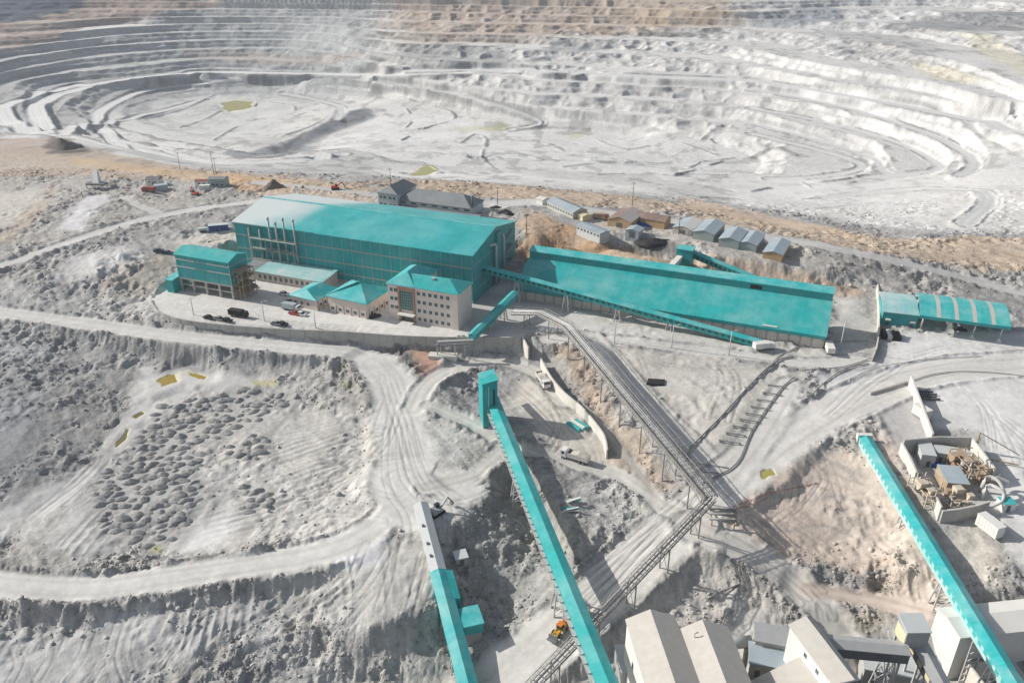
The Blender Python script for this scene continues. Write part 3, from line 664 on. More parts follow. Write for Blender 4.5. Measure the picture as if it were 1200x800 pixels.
def grid_mesh(name, X, Y, Z, rgb):
    nr, nc = X.shape
    me = bpy.data.meshes.new(name)
    n = nr * nc
    me.vertices.add(n)
    me.vertices.foreach_set('co', np.stack([X, Y, Z], -1).astype(np.float32).ravel())
    i = np.arange(nr - 1)[:, None] * nc + np.arange(nc - 1)[None, :]
    q = np.stack([i, i + 1, i + nc + 1, i + nc], -1).reshape(-1, 4).astype(np.int32)
    me.loops.add(q.size); me.loops.foreach_set('vertex_index', q.ravel())
    me.polygons.add(len(q)); me.polygons.foreach_set('loop_start', np.arange(0, q.size, 4, dtype=np.int32))
    me.polygons.foreach_set('loop_total', np.full(len(q), 4, np.int32))
    me.polygons.foreach_set('use_smooth', np.ones(len(q), bool))
    me.update(calc_edges=True)
    at_ = me.color_attributes.new('cover', 'FLOAT_COLOR', 'POINT')
    at_.data.foreach_set('color', np.concatenate([rgb[..., :3], rgb[..., 3:4] if rgb.shape[2] > 3 else np.ones(rgb.shape[:2] + (1,))], -1).astype(np.float32).ravel())
    o = bpy.data.objects.new(name, me)
    COL.objects.link(o)
    return o
# far and near skirts so that the sheet reaches the horizon and passes under the camera
ey = np.array([3200, 4200, 6000, 9000, 14000, 22000.])
ny = np.array([-400, -100, 0, 40.])
def rowxyz(y, z): return cols_u * (0.894 * max(y, 0) + 56.0) * (1 if y > 0 else 1.0), np.full(NC, y), z
BX, BY, BZ, BA = [GX], [GY], [GZ], [ALB]
for k, y in enumerate(ey):
    x = cols_u * (0.894 * y + 56)
    BX.append(x[None]); BY.append(np.full((1, NC), y)); BZ.append((80 + 12 * k + 45 * (fbm(x, np.full(NC, y), 1500, 3, 5) - .5))[None]); BA.append(np.tile(np.array([.30, .27, .23, 1.0]), (1, NC, 1)))
PX, PY, PZ, PA = [], [], [], []
for y in ny:
    x = cols_u * (0.894 * Y0 + 56)
    PX.append(x[None]); PY.append(np.full((1, NC), y)); PZ.append(GZ[0:1] * 0 - 27.0); PA.append(ALB[0:1])
TX, TY, TZ, TA = np.vstack(PX + BX), np.vstack(PY + BY), np.vstack(PZ + BZ), np.concatenate(PA + BA, 0)

# ------------------------------------------------------------------ materials
def nd(nt, t, **kw):
    n = nt.nodes.new(t)
    for k, v in kw.items():
        if hasattr(n, k): setattr(n, k, v)
        else: n.inputs[k].default_value = v
    return n
def material(name, colr, rough=.6, metal=0.0, var=.12, scale=.6, dirt=None, dirt_amt=.35, dirt_scale=.15, bump=0.0, bump_scale=3.0, spec=.4, sheet=0.0):
    m = bpy.data.materials.new(name); m.use_nodes = True
    nt = m.node_tree; b = nt.nodes['Principled BSDF']
    b.inputs['Roughness'].default_value = rough; b.inputs['Metallic'].default_value = metal
    b.inputs['Specular IOR Level'].default_value = spec
    tc = nd(nt, 'ShaderNodeTexCoord')
    n1 = nd(nt, 'ShaderNodeTexNoise', Scale=scale, Detail=5.0, Roughness=.6)
    nt.links.new(tc.outputs['Object'], n1.inputs['Vector'])
    mr = nd(nt, 'ShaderNodeMapRange'); mr.inputs['From Min'].default_value = .3; mr.inputs['From Max'].default_value = .7
    mr.inputs['To Min'].default_value = 1 - var; mr.inputs['To Max'].default_value = 1 + var
    nt.links.new(n1.outputs['Fac'], mr.inputs['Value'])
    mul = nd(nt, 'ShaderNodeVectorMath', operation='SCALE'); mul.inputs[0].default_value = colr
    nt.links.new(mr.outputs[0], mul.inputs['Scale'])
    last = mul.outputs[0]
    if sheet:
        # every sheet of cladding weathers a little differently; thin shade line at each lap
        sx = nd(nt, 'ShaderNodeSeparateXYZ'); nt.links.new(tc.outputs['Object'], sx.inputs[0])
        dv = nd(nt, 'ShaderNodeMath', operation='DIVIDE'); nt.links.new(sx.outputs['X'], dv.inputs[0]); dv.inputs[1].default_value = sheet
        fl = nd(nt, 'ShaderNodeMath', operation='FLOOR'); nt.links.new(dv.outputs[0], fl.inputs[0])
        wn_ = nd(nt, 'ShaderNodeTexWhiteNoise', noise_dimensions='1D'); nt.links.new(fl.outputs[0], wn_.inputs['W'])
        ms = nd(nt, 'ShaderNodeMapRange'); ms.inputs['To Min'].default_value = .96; ms.inputs['To Max'].default_value = 1.04; nt.links.new(wn_.outputs['Value'], ms.inputs['Value'])
        fr2_ = nd(nt, 'ShaderNodeMath', operation='FRACT'); nt.links.new(dv.outputs[0], fr2_.inputs[0])
        gt_ = nd(nt, 'ShaderNodeMath', operation='LESS_THAN'); nt.links.new(fr2_.outputs[0], gt_.inputs[0]); gt_.inputs[1].default_value = .1
        dk_ = nd(nt, 'ShaderNodeMath', operation='MULTIPLY_ADD'); nt.links.new(gt_.outputs[0], dk_.inputs[0]); dk_.inputs[1].default_value = -.10; nt.links.new(ms.outputs[0], dk_.inputs[2])
        mp = nd(nt, 'ShaderNodeMapping'); mp.inputs['Scale'].default_value = (1.3, .12, .12); nt.links.new(tc.outputs['Object'], mp.inputs['Vector'])
        ns = nd(nt, 'ShaderNodeTexNoise', Scale=1.0, Detail=4.0, Roughness=.7); nt.links.new(mp.outputs[0], ns.inputs['Vector'])
        m3 = nd(nt, 'ShaderNodeMapRange'); m3.inputs['From Min'].default_value = .3; m3.inputs['From Max'].default_value = .7; m3.inputs['To Min'].default_value = .94; m3.inputs['To Max'].default_value = 1.05; nt.links.new(ns.outputs['Fac'], m3.inputs['Value'])
        mm_ = nd(nt, 'ShaderNodeMath', operation='MULTIPLY'); nt.links.new(dk_.outputs[0], mm_.inputs[0]); nt.links.new(m3.outputs[0], mm_.inputs[1])
        ml2 = nd(nt, 'ShaderNodeVectorMath', operation='SCALE'); nt.links.new(last, ml2.inputs[0]); nt.links.new(mm_.outputs[0], ml2.inputs['Scale'])
        last = ml2.outputs[0]
    if dirt is not None:
        n2 = nd(nt, 'ShaderNodeTexNoise', Scale=dirt_scale, Detail=7.0, Roughness=.65)
        nt.links.new(tc.outputs['Object'], n2.inputs['Vector'])
        r2 = nd(nt, 'ShaderNodeMapRange'); r2.inputs['From Min'].default_value = .42; r2.inputs['From Max'].default_value = .72
        r2.inputs['To Max'].default_value = dirt_amt
        nt.links.new(n2.outputs['Fac'], r2.inputs['Value'])
        mx = nd(nt, 'ShaderNodeMix', data_type='RGBA')
        nt.links.new(r2.outputs[0], mx.inputs[0]); nt.links.new(last, mx.inputs[6]); mx.inputs[7].default_value = (*dirt, 1)
        last = mx.outputs[2]
    nt.links.new(last, b.inputs['Base Color'])
    if bump:
        n3 = nd(nt, 'ShaderNodeTexNoise', Scale=bump_scale, Detail=4.0)
        nt.links.new(tc.outputs['Object'], n3.inputs['Vector'])
        bp = nd(nt, 'ShaderNodeBump', Strength=bump, Distance=.3)
        nt.links.new(n3.outputs['Fac'], bp.inputs['Height']); nt.links.new(bp.outputs[0], b.inputs['Normal'])
    return m
def ground_material():
    m = bpy.data.materials.new('ground'); m.use_nodes = True
    nt = m.node_tree; b = nt.nodes['Principled BSDF']
    b.inputs['Roughness'].default_value = .95; b.inputs['Specular IOR Level'].default_value = .12
    vc = nd(nt, 'ShaderNodeVertexColor', layer_name='cover')
    tc = nd(nt, 'ShaderNodeTexCoord')
    n1 = nd(nt, 'ShaderNodeTexNoise', Scale=1.3, Detail=7.0, Roughness=.8)
    nt.links.new(tc.outputs['Object'], n1.inputs['Vector'])
    mr = nd(nt, 'ShaderNodeMapRange'); mr.inputs['From Min'].default_value = .3; mr.inputs['From Max'].default_value = .7
    mr.inputs['To Min'].default_value = -.40; mr.inputs['To Max'].default_value = .34
    nt.links.new(n1.outputs['Fac'], mr.inputs['Value'])
    ac = nd(nt, 'ShaderNodeMapRange'); ac.inputs['To Min'].default_value = .22; ac.inputs['To Max'].default_value = 1.0; nt.links.new(vc.outputs['Alpha'], ac.inputs['Value'])
    mq = nd(nt, 'ShaderNodeMath', operation='MULTIPLY_ADD'); nt.links.new(mr.outputs[0], mq.inputs[0]); nt.links.new(ac.outputs[0], mq.inputs[1]); mq.inputs[2].default_value = 1.0
    mul = nd(nt, 'ShaderNodeVectorMath', operation='SCALE')
    nt.links.new(vc.outputs['Color'], mul.inputs[0]); nt.links.new(mq.outputs[0], mul.inputs['Scale'])
    nt.links.new(mul.outputs[0], b.inputs['Base Color'])
    n3 = nd(nt, 'ShaderNodeTexNoise', Scale=.9, Detail=5.0, Roughness=.7)
    nt.links.new(tc.outputs['Object'], n3.inputs['Vector'])
    vo = nd(nt, 'ShaderNodeTexVoronoi', Scale=1.15); nt.links.new(tc.outputs['Object'], vo.inputs['Vector'])
    add = nd(nt, 'ShaderNodeMath', operation='MULTIPLY_ADD'); nt.links.new(vo.outputs['Distance'], add.inputs[0]); add.inputs[1].default_value = -.22
    nt.links.new(n3.outputs['Fac'], add.inputs[2])
    bp = nd(nt, 'ShaderNodeBump', Strength=.75, Distance=.7)
    hm = nd(nt, 'ShaderNodeMath', operation='MULTIPLY'); nt.links.new(add.outputs[0], hm.inputs[0]); nt.links.new(vc.outputs['Alpha'], hm.inputs[1])
    nt.links.new(hm.outputs[0], bp.inputs['Height']); nt.links.new(bp.outputs[0], b.inputs['Normal'])
    return m
ground = grid_mesh('ground', TX, TY, TZ, TA)
ground.data.materials.append(ground_material())
ground['kind'] = 'structure'
# ------------------------------------------------------------------ loose rock lying on the rough ground
def scatter_rocks(n, seed):
    rg = np.random.default_rng(seed)
    ri = rg.uniform(2, 815, n * 6); ci = rg.uniform(85, NC - 85, n * 6)
    i_, j_ = ri.astype(int), ci.astype(int)
    pr = np.clip(AMP[i_, j_] - .24, 0, 1) * np.clip(pat[i_, j_] - .2, 0, 1.2) * (ALB[i_, j_, 0] > .06)
    ok = np.nonzero(rg.uniform(0, 1, n * 6) < pr * .9)[0][:n]
    x = bil(GX, ri[ok], ci[ok]); y = bil(GY, ri[ok], ci[ok]); z = bil(GZ, ri[ok], ci[ok])
    ph = (1 + 5 ** .5) / 2
    ico = np.array([(-1, ph, 0), (1, ph, 0), (-1, -ph, 0), (1, -ph, 0), (0, -1, ph), (0, 1, ph), (0, -1, -ph), (0, 1, -ph), (ph, 0, -1), (ph, 0, 1), (-ph, 0, -1), (-ph, 0, 1)], float) / 1.9
    icf = np.array([(0, 11, 5), (0, 5, 1), (0, 1, 7), (0, 7, 10), (0, 10, 11), (1, 5, 9), (5, 11, 4), (11, 10, 2), (10, 7, 6), (7, 1, 8), (3, 9, 4), (3, 4, 2), (3, 2, 6), (3, 6, 8), (3, 8, 9), (4, 9, 5), (2, 4, 11), (6, 2, 10), (8, 6, 7), (9, 8, 1)])
    m = len(ok)
    s = np.clip(np.exp(rg.normal(-1.75, .50, m)), .09, .9) * (1 + .0015 * y)
    v = ico[None] * rg.uniform(.65, 1.25, (m, 12, 1)) * s[:, None, None] * rg.uniform(.7, 1.3, (m, 1, 3)) * np.array([1, 1, .75])
    a = rg.uniform(0, 6.3, m); ca_, sa2 = np.cos(a)[:, None], np.sin(a)[:, None]
    vx = v[..., 0] * ca_ - v[..., 1] * sa2 + x[:, None]; vy = v[..., 0] * sa2 + v[..., 1] * ca_ + y[:, None]; vz = v[..., 2] + (z + .12 * s)[:, None]
    co = np.stack([vx, vy, vz], -1).reshape(-1, 3)
    f = (icf[None] + (np.arange(m) * 12)[:, None, None]).reshape(-1, 3)
    rgb = np.clip(ALB[np.clip(ri[ok].astype(int), 0, NR - 1), np.clip(ci[ok].astype(int), 0, NC - 1), :3] * rg.uniform(.72, 1.22, (m, 1)), .05, .7)
    me = bpy.data.meshes.new('loose_rocks')
    me.vertices.add(len(co)); me.vertices.foreach_set('co', co.astype(np.float32).ravel())
    me.loops.add(f.size); me.loops.foreach_set('vertex_index', f.astype(np.int32).ravel())
    me.polygons.add(len(f)); me.polygons.foreach_set('loop_start', np.arange(0, f.size, 3, dtype=np.int32)); me.polygons.foreach_set('loop_total', np.full(len(f), 3, np.int32))
    me.update(calc_edges=True)
    ca2 = me.color_attributes.new('cover', 'FLOAT_COLOR', 'POINT')
    ca2.data.foreach_set('color', np.concatenate([np.repeat(rgb, 12, 0), np.full((m * 12, 1), .5)], -1).astype(np.float32).ravel())
    o = bpy.data.objects.new('loose_rocks', me); COL.objects.link(o); me.materials.append(ground.data.materials[0]); o['kind'] = 'stuff'
    return m
print('rocks', scatter_rocks(44000, 4))
del TX, TY, TZ, TA, BX, BY, BZ, BA

# ------------------------------------------------------------------ thin dust haze in the air
hz_ = bpy.data.meshes.new('haze')
HX, HY0, HY1, HZ0, HZ1 = 42000., -600., 24000., -80., 230.
hz_.from_pydata([(x, y, z) for z in (HZ0, HZ1) for x, y in ((-HX, HY0), (HX, HY0), (HX, HY1), (-HX, HY1))], [], [(3, 2, 1, 0), (4, 5, 6, 7), (0, 1, 5, 4), (1, 2, 6, 5), (2, 3, 7, 6), (3, 0, 4, 7)])
haze = bpy.data.objects.new('haze', hz_); COL.objects.link(haze); haze['kind'] = 'stuff'
hm_ = bpy.data.materials.new('haze'); hm_.use_nodes = True
hn_ = hm_.node_tree
for n_ in list(hn_.nodes):
    if n_.type == 'BSDF_PRINCIPLED': hn_.nodes.remove(n_)
pv_ = hn_.nodes.new('ShaderNodeVolumePrincipled')
pv_.inputs['Color'].default_value = (.86, .92, 1.0, 1)
pv_.inputs['Density'].default_value = HAZE
pv_.inputs['Anisotropy'].default_value = 0.2
hn_.links.new(pv_.outputs[0], [n_ for n_ in hn_.nodes if n_.type == 'OUTPUT_MATERIAL'][0].inputs['Volume'])
hz_.materials.append(hm_)
# ------------------------------------------------------------------ builders
class B:
    def __init__(s): s.v, s.f = [], []
    def add(s, V, F):
        n = len(s.v); s.v += [tuple(p) for p in V]; s.f += [tuple(i + n for i in f) for f in F]; return s
    def box(s, x0, x1, y0, y1, z0, z1):
        V = [(x, y, z) for z in (z0, z1) for x, y in ((x0, y0), (x1, y0), (x1, y1), (x0, y1))]
        return s.add(V, [(3, 2, 1, 0), (4, 5, 6, 7), (0, 1, 5, 4), (1, 2, 6, 5), (2, 3, 7, 6), (3, 0, 4, 7)])
    def prism(s, prof, x0, x1, sl=0.0, axis='x', zref=0.0):
        """profile of (y, z) points carried along x (or along y), z rising by sl per metre"""
        n = len(prof)
        if axis == 'x': V = [(x, y, z + sl * (x - zref)) for x in (x0, x1) for y, z in prof]
        else: V = [(y, x, z + sl * (x - zref)) for x in (x0, x1) for y, z in prof]
        F = [(i, (i + 1) % n, n + (i + 1) % n, n + i) for i in range(n)] + [tuple(range(n))[::-1], tuple(range(n, 2 * n))]
        if axis != 'x': F = [f[::-1] for f in F]
        return s.add(V, F)
    def beam(s, p, q, w, h=None):
        p, q = Vector(p), Vector(q); h = h or w
        d = (q - p).normalized(); up = Vector((0, 0, 1)) if abs(d.z) < .95 else Vector((1, 0, 0))
        a = d.cross(up).normalized() * w / 2; b = a.cross(d).normalized() * h / 2
        V = [c + i * a + j * b for c in (p, q) for i, j in ((-1, -1), (1, -1), (1, 1), (-1, 1))]
        return s.add(V, [(0, 1, 2, 3), (7, 6, 5, 4), (4, 5, 1, 0), (5, 6, 2, 1), (6, 7, 3, 2), (7, 4, 0, 3)])
    def tube(s, pts, r, n=8, cap=True, radii=None):
        pts = [Vector(p) for p in pts]; V, F = [], []
        for i, p in enumerate(pts):
            d = (pts[min(i + 1, len(pts) - 1)] - pts[max(i - 1, 0)]).normalized()
            up = Vector((0, 0, 1)) if abs(d.z) < .9 else Vector((1, 0, 0))
            a = d.cross(up).normalized(); b = a.cross(d)
            rr = radii[i] if radii else r
            V += [p + (a * math.cos(t) + b * math.sin(t)) * rr for t in [2 * math.pi * k / n for k in range(n)]]
        for i in range(len(pts) - 1):
            F += [(i * n + k, i * n + (k + 1) % n, (i + 1) * n + (k + 1) % n, (i + 1) * n + k) for k in range(n)]
        if cap: F += [tuple(range(n))[::-1], tuple(range((len(pts) - 1) * n, len(pts) * n))]
        return s.add(V, F)
    def face(s, *pts): return s.add(pts, [tuple(range(len(pts)))])
    def slab(s, pts, th):
        """a flat-ish polygon given thickness downwards"""
        n = len(pts); V = [tuple(p) for p in pts] + [(p[0], p[1], p[2] - th) for p in pts]
        return s.add(V, [tuple(range(n)), tuple(range(n, 2 * n))[::-1]] + [(i, n + i, n + (i + 1) % n, (i + 1) % n) for i in range(n)])
    def out(s, name, mat, parent=None, smooth=False):
        return new_mesh_obj(name, s.v, s.f, mat, parent, smooth)
GROUPS = {}
def tag(o, label, cat, group=None):
    o['label'] = label; o['category'] = cat
    if group: o['group'] = group
    return o
def thing(name, label, cat, loc, yaw=0.0, group=None):
    o = bpy.data.objects.new(name, None); COL.objects.link(o)
    o.empty_display_size = .5
    o.location = loc; o.rotation_euler = (0, 0, yaw)
    return tag(o, label, cat, group)
def part_copy(o, parent, loc=None, rz=None):
    c = o.copy(); COL.objects.link(c); c.parent = parent
    if loc is not None: c.location = loc
    if rz is not None: c.rotation_euler = (0, 0, rz)
    return c
def copy_tree(src, loc, yaw, label=None):
    r = src.copy(); COL.objects.link(r); r.location = loc; r.rotation_euler = (0, 0, yaw)
    if label: r['label'] = label
    for ch in list(src.children):
        c = ch.copy(); COL.objects.link(c); c.parent = r
        for g in list(ch.children):
            d = g.copy(); COL.objects.link(d); d.parent = c
    return r
def local(root_loc, yaw, P):
    d = Vector(P) - Vector(root_loc); c, s = math.cos(-yaw), math.sin(-yaw)
    return Vector((d.x * c - d.y * s, d.x * s + d.y * c, d.z))
def heading(P, Q): return math.atan2(Q[1] - P[1], Q[0] - P[0])
def hdist(P, Q): return math.hypot(Q[0] - P[0], Q[1] - P[1])
def on_ground(x, y, dz=0.0): return Vector((x, y, gz(x, y) + dz))

M = {}
DUST = (.55, .54, .51)
M['teal_roof'] = material('teal_roof', (.026, .36, .355), .42, 0, .10, .25, (.30, .52, .51), .5, .10, sheet=1.0)
M['teal_roof_b'] = material('teal_gantry_roof', (.035, .40, .405), .45, 0, .10, .5, (.38, .58, .56), .55, .14, sheet=1.0)
M['teal_wall'] = material('teal_wall', (.012, .31, .32), .5, 0, .10, .3, (.20, .38, .37), .4, .10, sheet=1.1)
M['teal_pale'] = material('pale_teal_roof', (.24, .50, .50), .5, 0, .08, .3, (.6, .63, .61), .8, .10, sheet=1.0)
M['trim'] = material('pale_trim', (.44, .53, .51), .6, 0, .1)
M['belt'] = material('beige_belt', (.30, .36, .33), .7, 0, .12)
M['cream'] = material('cream_render', (.66, .585, .535), .85, 0, .05, .4, (.55, .48, .43), .3, .3)
M['pinkwall'] = material('pinkish_wall', (.62, .54, .48), .85, 0, .06, .4, (.50, .42, .36), .4, .25)
M['brown_frame'] = material('brown_frame', (.33, .20, .15), .8)
M['concrete'] = material('concrete', (.42, .41, .385), .9, 0, .10, .5, (.30, .295, .28), .5, .2, .15, 2.0)
M['concrete_pale'] = material('pale_concrete', (.60, .575, .52), .9, 0, .08, .5, (.46, .44, .40), .45, .2, .15, 2.0)
M['concrete_dark'] = material('dark_concrete', (.20, .20, .19), .9, 0, .1)
M['white'] = material('white_panel', (.68, .67, .63), .6, 0, .05, .4, (.50, .47, .42), .4, .2)
M['offwhite'] = material('dusty_panel_roof', (.47, .445, .405), .75, 0, .07, .6, (.43, .40, .36), .5, .25)
M['lightgrey'] = material('light_grey_metal', (.52, .55, .55), .5, 0, .08, .4, (.42, .41, .39), .4, .2)
M['grey'] = material('grey_metal', (.36, .365, .37), .55, .1, .1, .4, (.40, .39, .37), .4, .3)
M['darkgrey'] = material('dark_grey_metal', (.12, .125, .13), .6, 0, .12, .5, (.3, .29, .28), .3, .3)
M['steel'] = material('galvanised_steel', (.50, .50, .49), .55, .25, .1)
M['racksteel'] = material('weathered_rack_steel', (.30, .285, .265), .7, .1, .15, .8, (.42, .39, .35), .5, .5)
M['slate_roof'] = material('slate_grey_roof', (.20, .215, .225), .6, 0, .08, .3, (.33, .33, .33), .4, .2)
M['bluegrey'] = material('blue_grey_sheet', (.36, .43, .47), .45, .1, .08, .3, (.5, .5, .49), .4, .2)
M['greygreen'] = material('grey_green_wall', (.29, .345, .335), .6, 0, .08)
M['glass'] = material('dark_glass', (.03, .045, .05), .15, 0, .1, spec=.6)
M['greenglass'] = material('green_glass', (.02, .12, .10), .15, 0, .25, 1.5, spec=.6)
M['brown_roof'] = material('brown_sheet_roof', (.24, .17, .145), .7, 0, .12, .4, (.36, .30, .26), .5, .3)
M['tanwall'] = material('tan_boards', (.47, .32, .18), .8, 0, .1)
M['yellow'] = material('yellow_panel', (.60, .54, .36), .7)
M['yellowpaint'] = material('yellow_machine_paint', (.60, .34, .03), .5, 0, .12, .8, (.35, .28, .2), .5, .8)
M['orange'] = material('orange_paint', (.65, .20, .03), .5)
M['red'] = material('red_paint', (.50, .045, .03), .4, 0, .1)
M['maroon'] = material('faded_red_paint', (.28, .08, .065), .6)
M['blue'] = material('blue_paint', (.03, .06, .26), .5, 0, .12)
M['tarpblue'] = material('blue_tarpaulin', (.02, .10, .38), .55, 0, .15, 1.0, bump=.5, bump_scale=2.0)
M['navy'] = material('dusty_navy_paint', (.06, .075, .13), .5)
M['black'] = material('black_rubber', (.025, .025, .027), .8)
M['coal'] = material('black_cover', (.02, .02, .022), .75, 0, .3, 1.0, bump=.4)
M['carwhite'] = material('white_car_paint', (.72, .72, .71), .3)
M['silver'] = material('silver_car_paint', (.40, .41, .42), .3, .4)
M['dusty'] = material('dusty_truck_paint', (.50, .49, .46), .6, 0, .1)
M['rust'] = material('rusty_steel', (.34, .25, .17), .8, 0, .2, .8, (.50, .44, .35), .6, .5)
M['beigesteel'] = material('dust_caked_steel', (.52, .46, .37), .85, 0, .15, .8, (.34, .27, .2), .5, .5)
M['pipe'] = material('grey_pipe', (.24, .24, .235), .6, 0, .12)
M['palepipe'] = material('pale_pipe', (.55, .54, .52), .5, .1, .08)
M['hose'] = material('red_hose', (.42, .16, .11), .7)
M['wood'] = material('weathered_pole_wood', (.17, .14, .115), .9)
M['soil'] = material('dark_soil', (.14, .12, .105), .95, 0, .25, .6, (.22, .19, .16), .5, .4, .6, 1.2)
M['heap'] = material('grey_tailings', (.27, .27, .265), .95, 0, .28, 1.1, (.46, .455, .44), .5, .5, .9, 2.2)
M['sand'] = material('pale_sand', (.55, .51, .44), .95, 0, .12, .6, bump=.5, bump_scale=1.2)
for k, c in dict(ochre=(.34, .24, .035), olive=(.17, .14, .025), sulphur=(.37, .33, .09)).items():
    M[k] = material(k + '_water', c, .25, 0, .2, .12, (c[0] * .6, c[1] * .7, c[2]), .6, .12, spec=.35)

# hall roof blending to a pale tone over its left end
def pale_end_roof():
    m = material('pale_ended_teal_roof', (.026, .36, .365), .40, 0, .09, .12, (.20, .47, .46), .5, .06, sheet=1.1)
    nt = m.node_tree; b = nt.nodes['Principled BSDF']
    old = b.inputs['Base Color'].links[0].from_socket
    tc = nd(nt, 'ShaderNodeTexCoord'); sx = nd(nt, 'ShaderNodeSeparateXYZ'); nt.links.new(tc.outputs['Object'], sx.inputs[0])
    n = nd(nt, 'ShaderNodeTexNoise', Scale=.05, Detail=4.0); nt.links.new(tc.outputs['Object'], n.inputs['Vector'])
    a = nd(nt, 'ShaderNodeMath', operation='MULTIPLY_ADD'); nt.links.new(n.outputs['Fac'], a.inputs[0]); a.inputs[1].default_value = 34.0
    nt.links.new(sx.outputs['X'], a.inputs[2])
    a2 = nd(nt, 'ShaderNodeMath', operation='MULTIPLY_ADD'); nt.links.new(sx.outputs['Y'], a2.inputs[0]); a2.inputs[1].default_value = -.5
    nt.links.new(a.outputs[0], a2.inputs[2])
    r = nd(nt, 'ShaderNodeMapRange'); r.interpolation_type = 'SMOOTHSTEP'
    r.inputs['From Min'].default_value = 22; r.inputs['From Max'].default_value = 46; r.inputs['To Min'].default_value = .88; r.inputs['To Max'].default_value = 0
    nt.links.new(a2.outputs[0], r.inputs['Value'])
    mx = nd(nt, 'ShaderNodeMix', data_type='RGBA'); nt.links.new(r.outputs[0], mx.inputs[0]); nt.links.new(old, mx.inputs[6]); mx.inputs[7].default_value = (.62, .64, .63, 1)
    nt.links.new(mx.outputs[2], b.inputs['Base Color'])
    return m
M['hall_roof'] = pale_end_roof()

def ribs(b, x0, x1, ya, yb, za, zb, step, w=.07, h=.05):
    """standing seams of a roof plane running from (ya, za) to (yb, zb)"""
    n = max(1, int((x1 - x0) / step))
    for i in range(1, n):
        x = x0 + (x1 - x0) * i / n
        b.prism([(ya, za), (yb, zb), (yb, zb + h), (ya, za + h)], x - w / 2, x + w / 2)

# ------------------------------------------------------------------ ponds
for kind, xy, z, kq in POND_OUT:
    n = len(xy); cx = sum(p[0] for p in xy) / n; cy = sum(p[1] for p in xy) / n
    ring = []
    for x, y in xy:
        d_ = math.hypot(x - cx, y - cy); ring.append((x + (x - cx) / d_ * 1.8 * kq ** .5, y + (y - cy) / d_ * 1.8 * kq ** .5))
    ring = [tuple(p) for p in spline(ring + ring[:1], 2.0)[:-1]]
    V = [(cx, cy, z)] + [(x, y, z) for x, y in ring]
    o = new_mesh_obj('pond', V, [(0, i + 1, (i + 1) % len(ring) + 1) for i in range(len(ring))], M[kind])
    o['kind'] = 'structure'

# ------------------------------------------------------------------ processing hall
HY = -.381
HL_, HW_, HE, HR = 111.0, 44.0, 19.6, 24.2
hall = thing('processing_hall', 'huge teal panelled hall with a pale patch over the left end of its gabled roof', 'hall', (-118.1, 324.5, 0), HY)
w_ = B()
w_.add([(0, 0, -1), (HL_, 0, -1), (HL_, HW_, -1), (0, HW_, -1), (0, 0, HE), (HL_, 0, HE), (HL_, HW_, HE), (0, HW_, HE), (0, HW_ / 2, HR - .1), (HL_, HW_ / 2, HR - .1)],
       [(0, 1, 5, 4), (2, 3, 7, 6), (1, 2, 6, 9, 5), (3, 0, 4, 8, 7), (4, 5, 9, 8), (6, 7, 8, 9)])
w_.out('wall', M['teal_wall'], hall)
rf = B()
th = .35
rf.prism([(-.7, HE + .02), (HW_ / 2, HR), (HW_ + .7, HE + .02), (HW_ + .7, HE + .02 + th), (HW_ / 2, HR + th), (-.7, HE + .02 + th)], -.6, HL_ + .6)
rf.out('roof', M['hall_roof'], hall)
rc = B(); rc.prism([(HW_ / 2 - .7, HR + .28), (HW_ / 2, HR + .62), (HW_ / 2 + .7, HR + .28)], -.6, HL_ + .6); rc.out('ridge_cap', M['teal_roof_b'], hall)
lp = B(); lp.box(-.75, -.55, -.8, HW_ / 2, HE + .3, HE + .3 + .01); 
mv = B().box(-.05, .05, -.06, -.004, .3, HE - .3)
m0 = mv.out('mullion', M['trim'], hall); m0.location = (0.1, 0, 0)
NB = 25
for i in range(1, NB + 1): part_copy(m0, hall, (HL_ * i / NB - (.1 if i == NB else 0), 0, 0))
for z in (3.6, 8.2, 14.2):
    B().box(0, HL_, -.10, -.061, z, z + .55).out('belt', M['belt'], hall)
    B().box(HL_ + .01, HL_ + .05, 1, HW_ - 1, z + 1, z + 1.4).out('belt', M['belt'], hall)
bz = B().box(HL_ + .01, HL_ + .05, 22, 43, 18.2, 18.6).out('belt', M['belt'], hall)
B().box(0, HL_, -.02, .02, -1, 1.2).out('plinth', M['concrete'], hall)
for x, h in ((19, 4.6), (22.5, 3.0), (26.5, 5.2), (31.5, 5.2)):
    s_ = B(); s_.tube([(x, -1.1, 1), (x, -1.1, HE + h - 1)], .38, 10); s_.tube([(x, -1.1, HE + h - 1), (x, -1.1, HE + h)], .5, 10)
    for z in (5, 11, 17): s_.box(x - .5, x + .5, -1.2, -.1, z, z + .2)
    s_.out('exhaust_stack', M['grey'], hall, True)
for x in (8, 13.5): B().tube([(x, -.7, .5), (x, -.7, HE - 2), (x, -.1, HE - 1)], .45, 10).out('pipe', M['belt'], hall, True)
for z in (5.2, 10.2, 14.5):
    g = B(); g.box(9, 32, -2.6, -.3, z - .12, z)
    g.box(9, 32, -2.62, -2.58, z + 1.0, z + 1.08)
    for k in range(12): g.box(9 + k * 2.09, 9.08 + k * 2.09, -2.62, -2.56, z, z + 1.0)
    g.out('gangway', M['belt'], hall)
for x in (10, 17, 24, 31): B().box(x - .12, x + .12, -2.6, -2.36, 0, 14.6).out('gangway_post', M['belt'], hall)
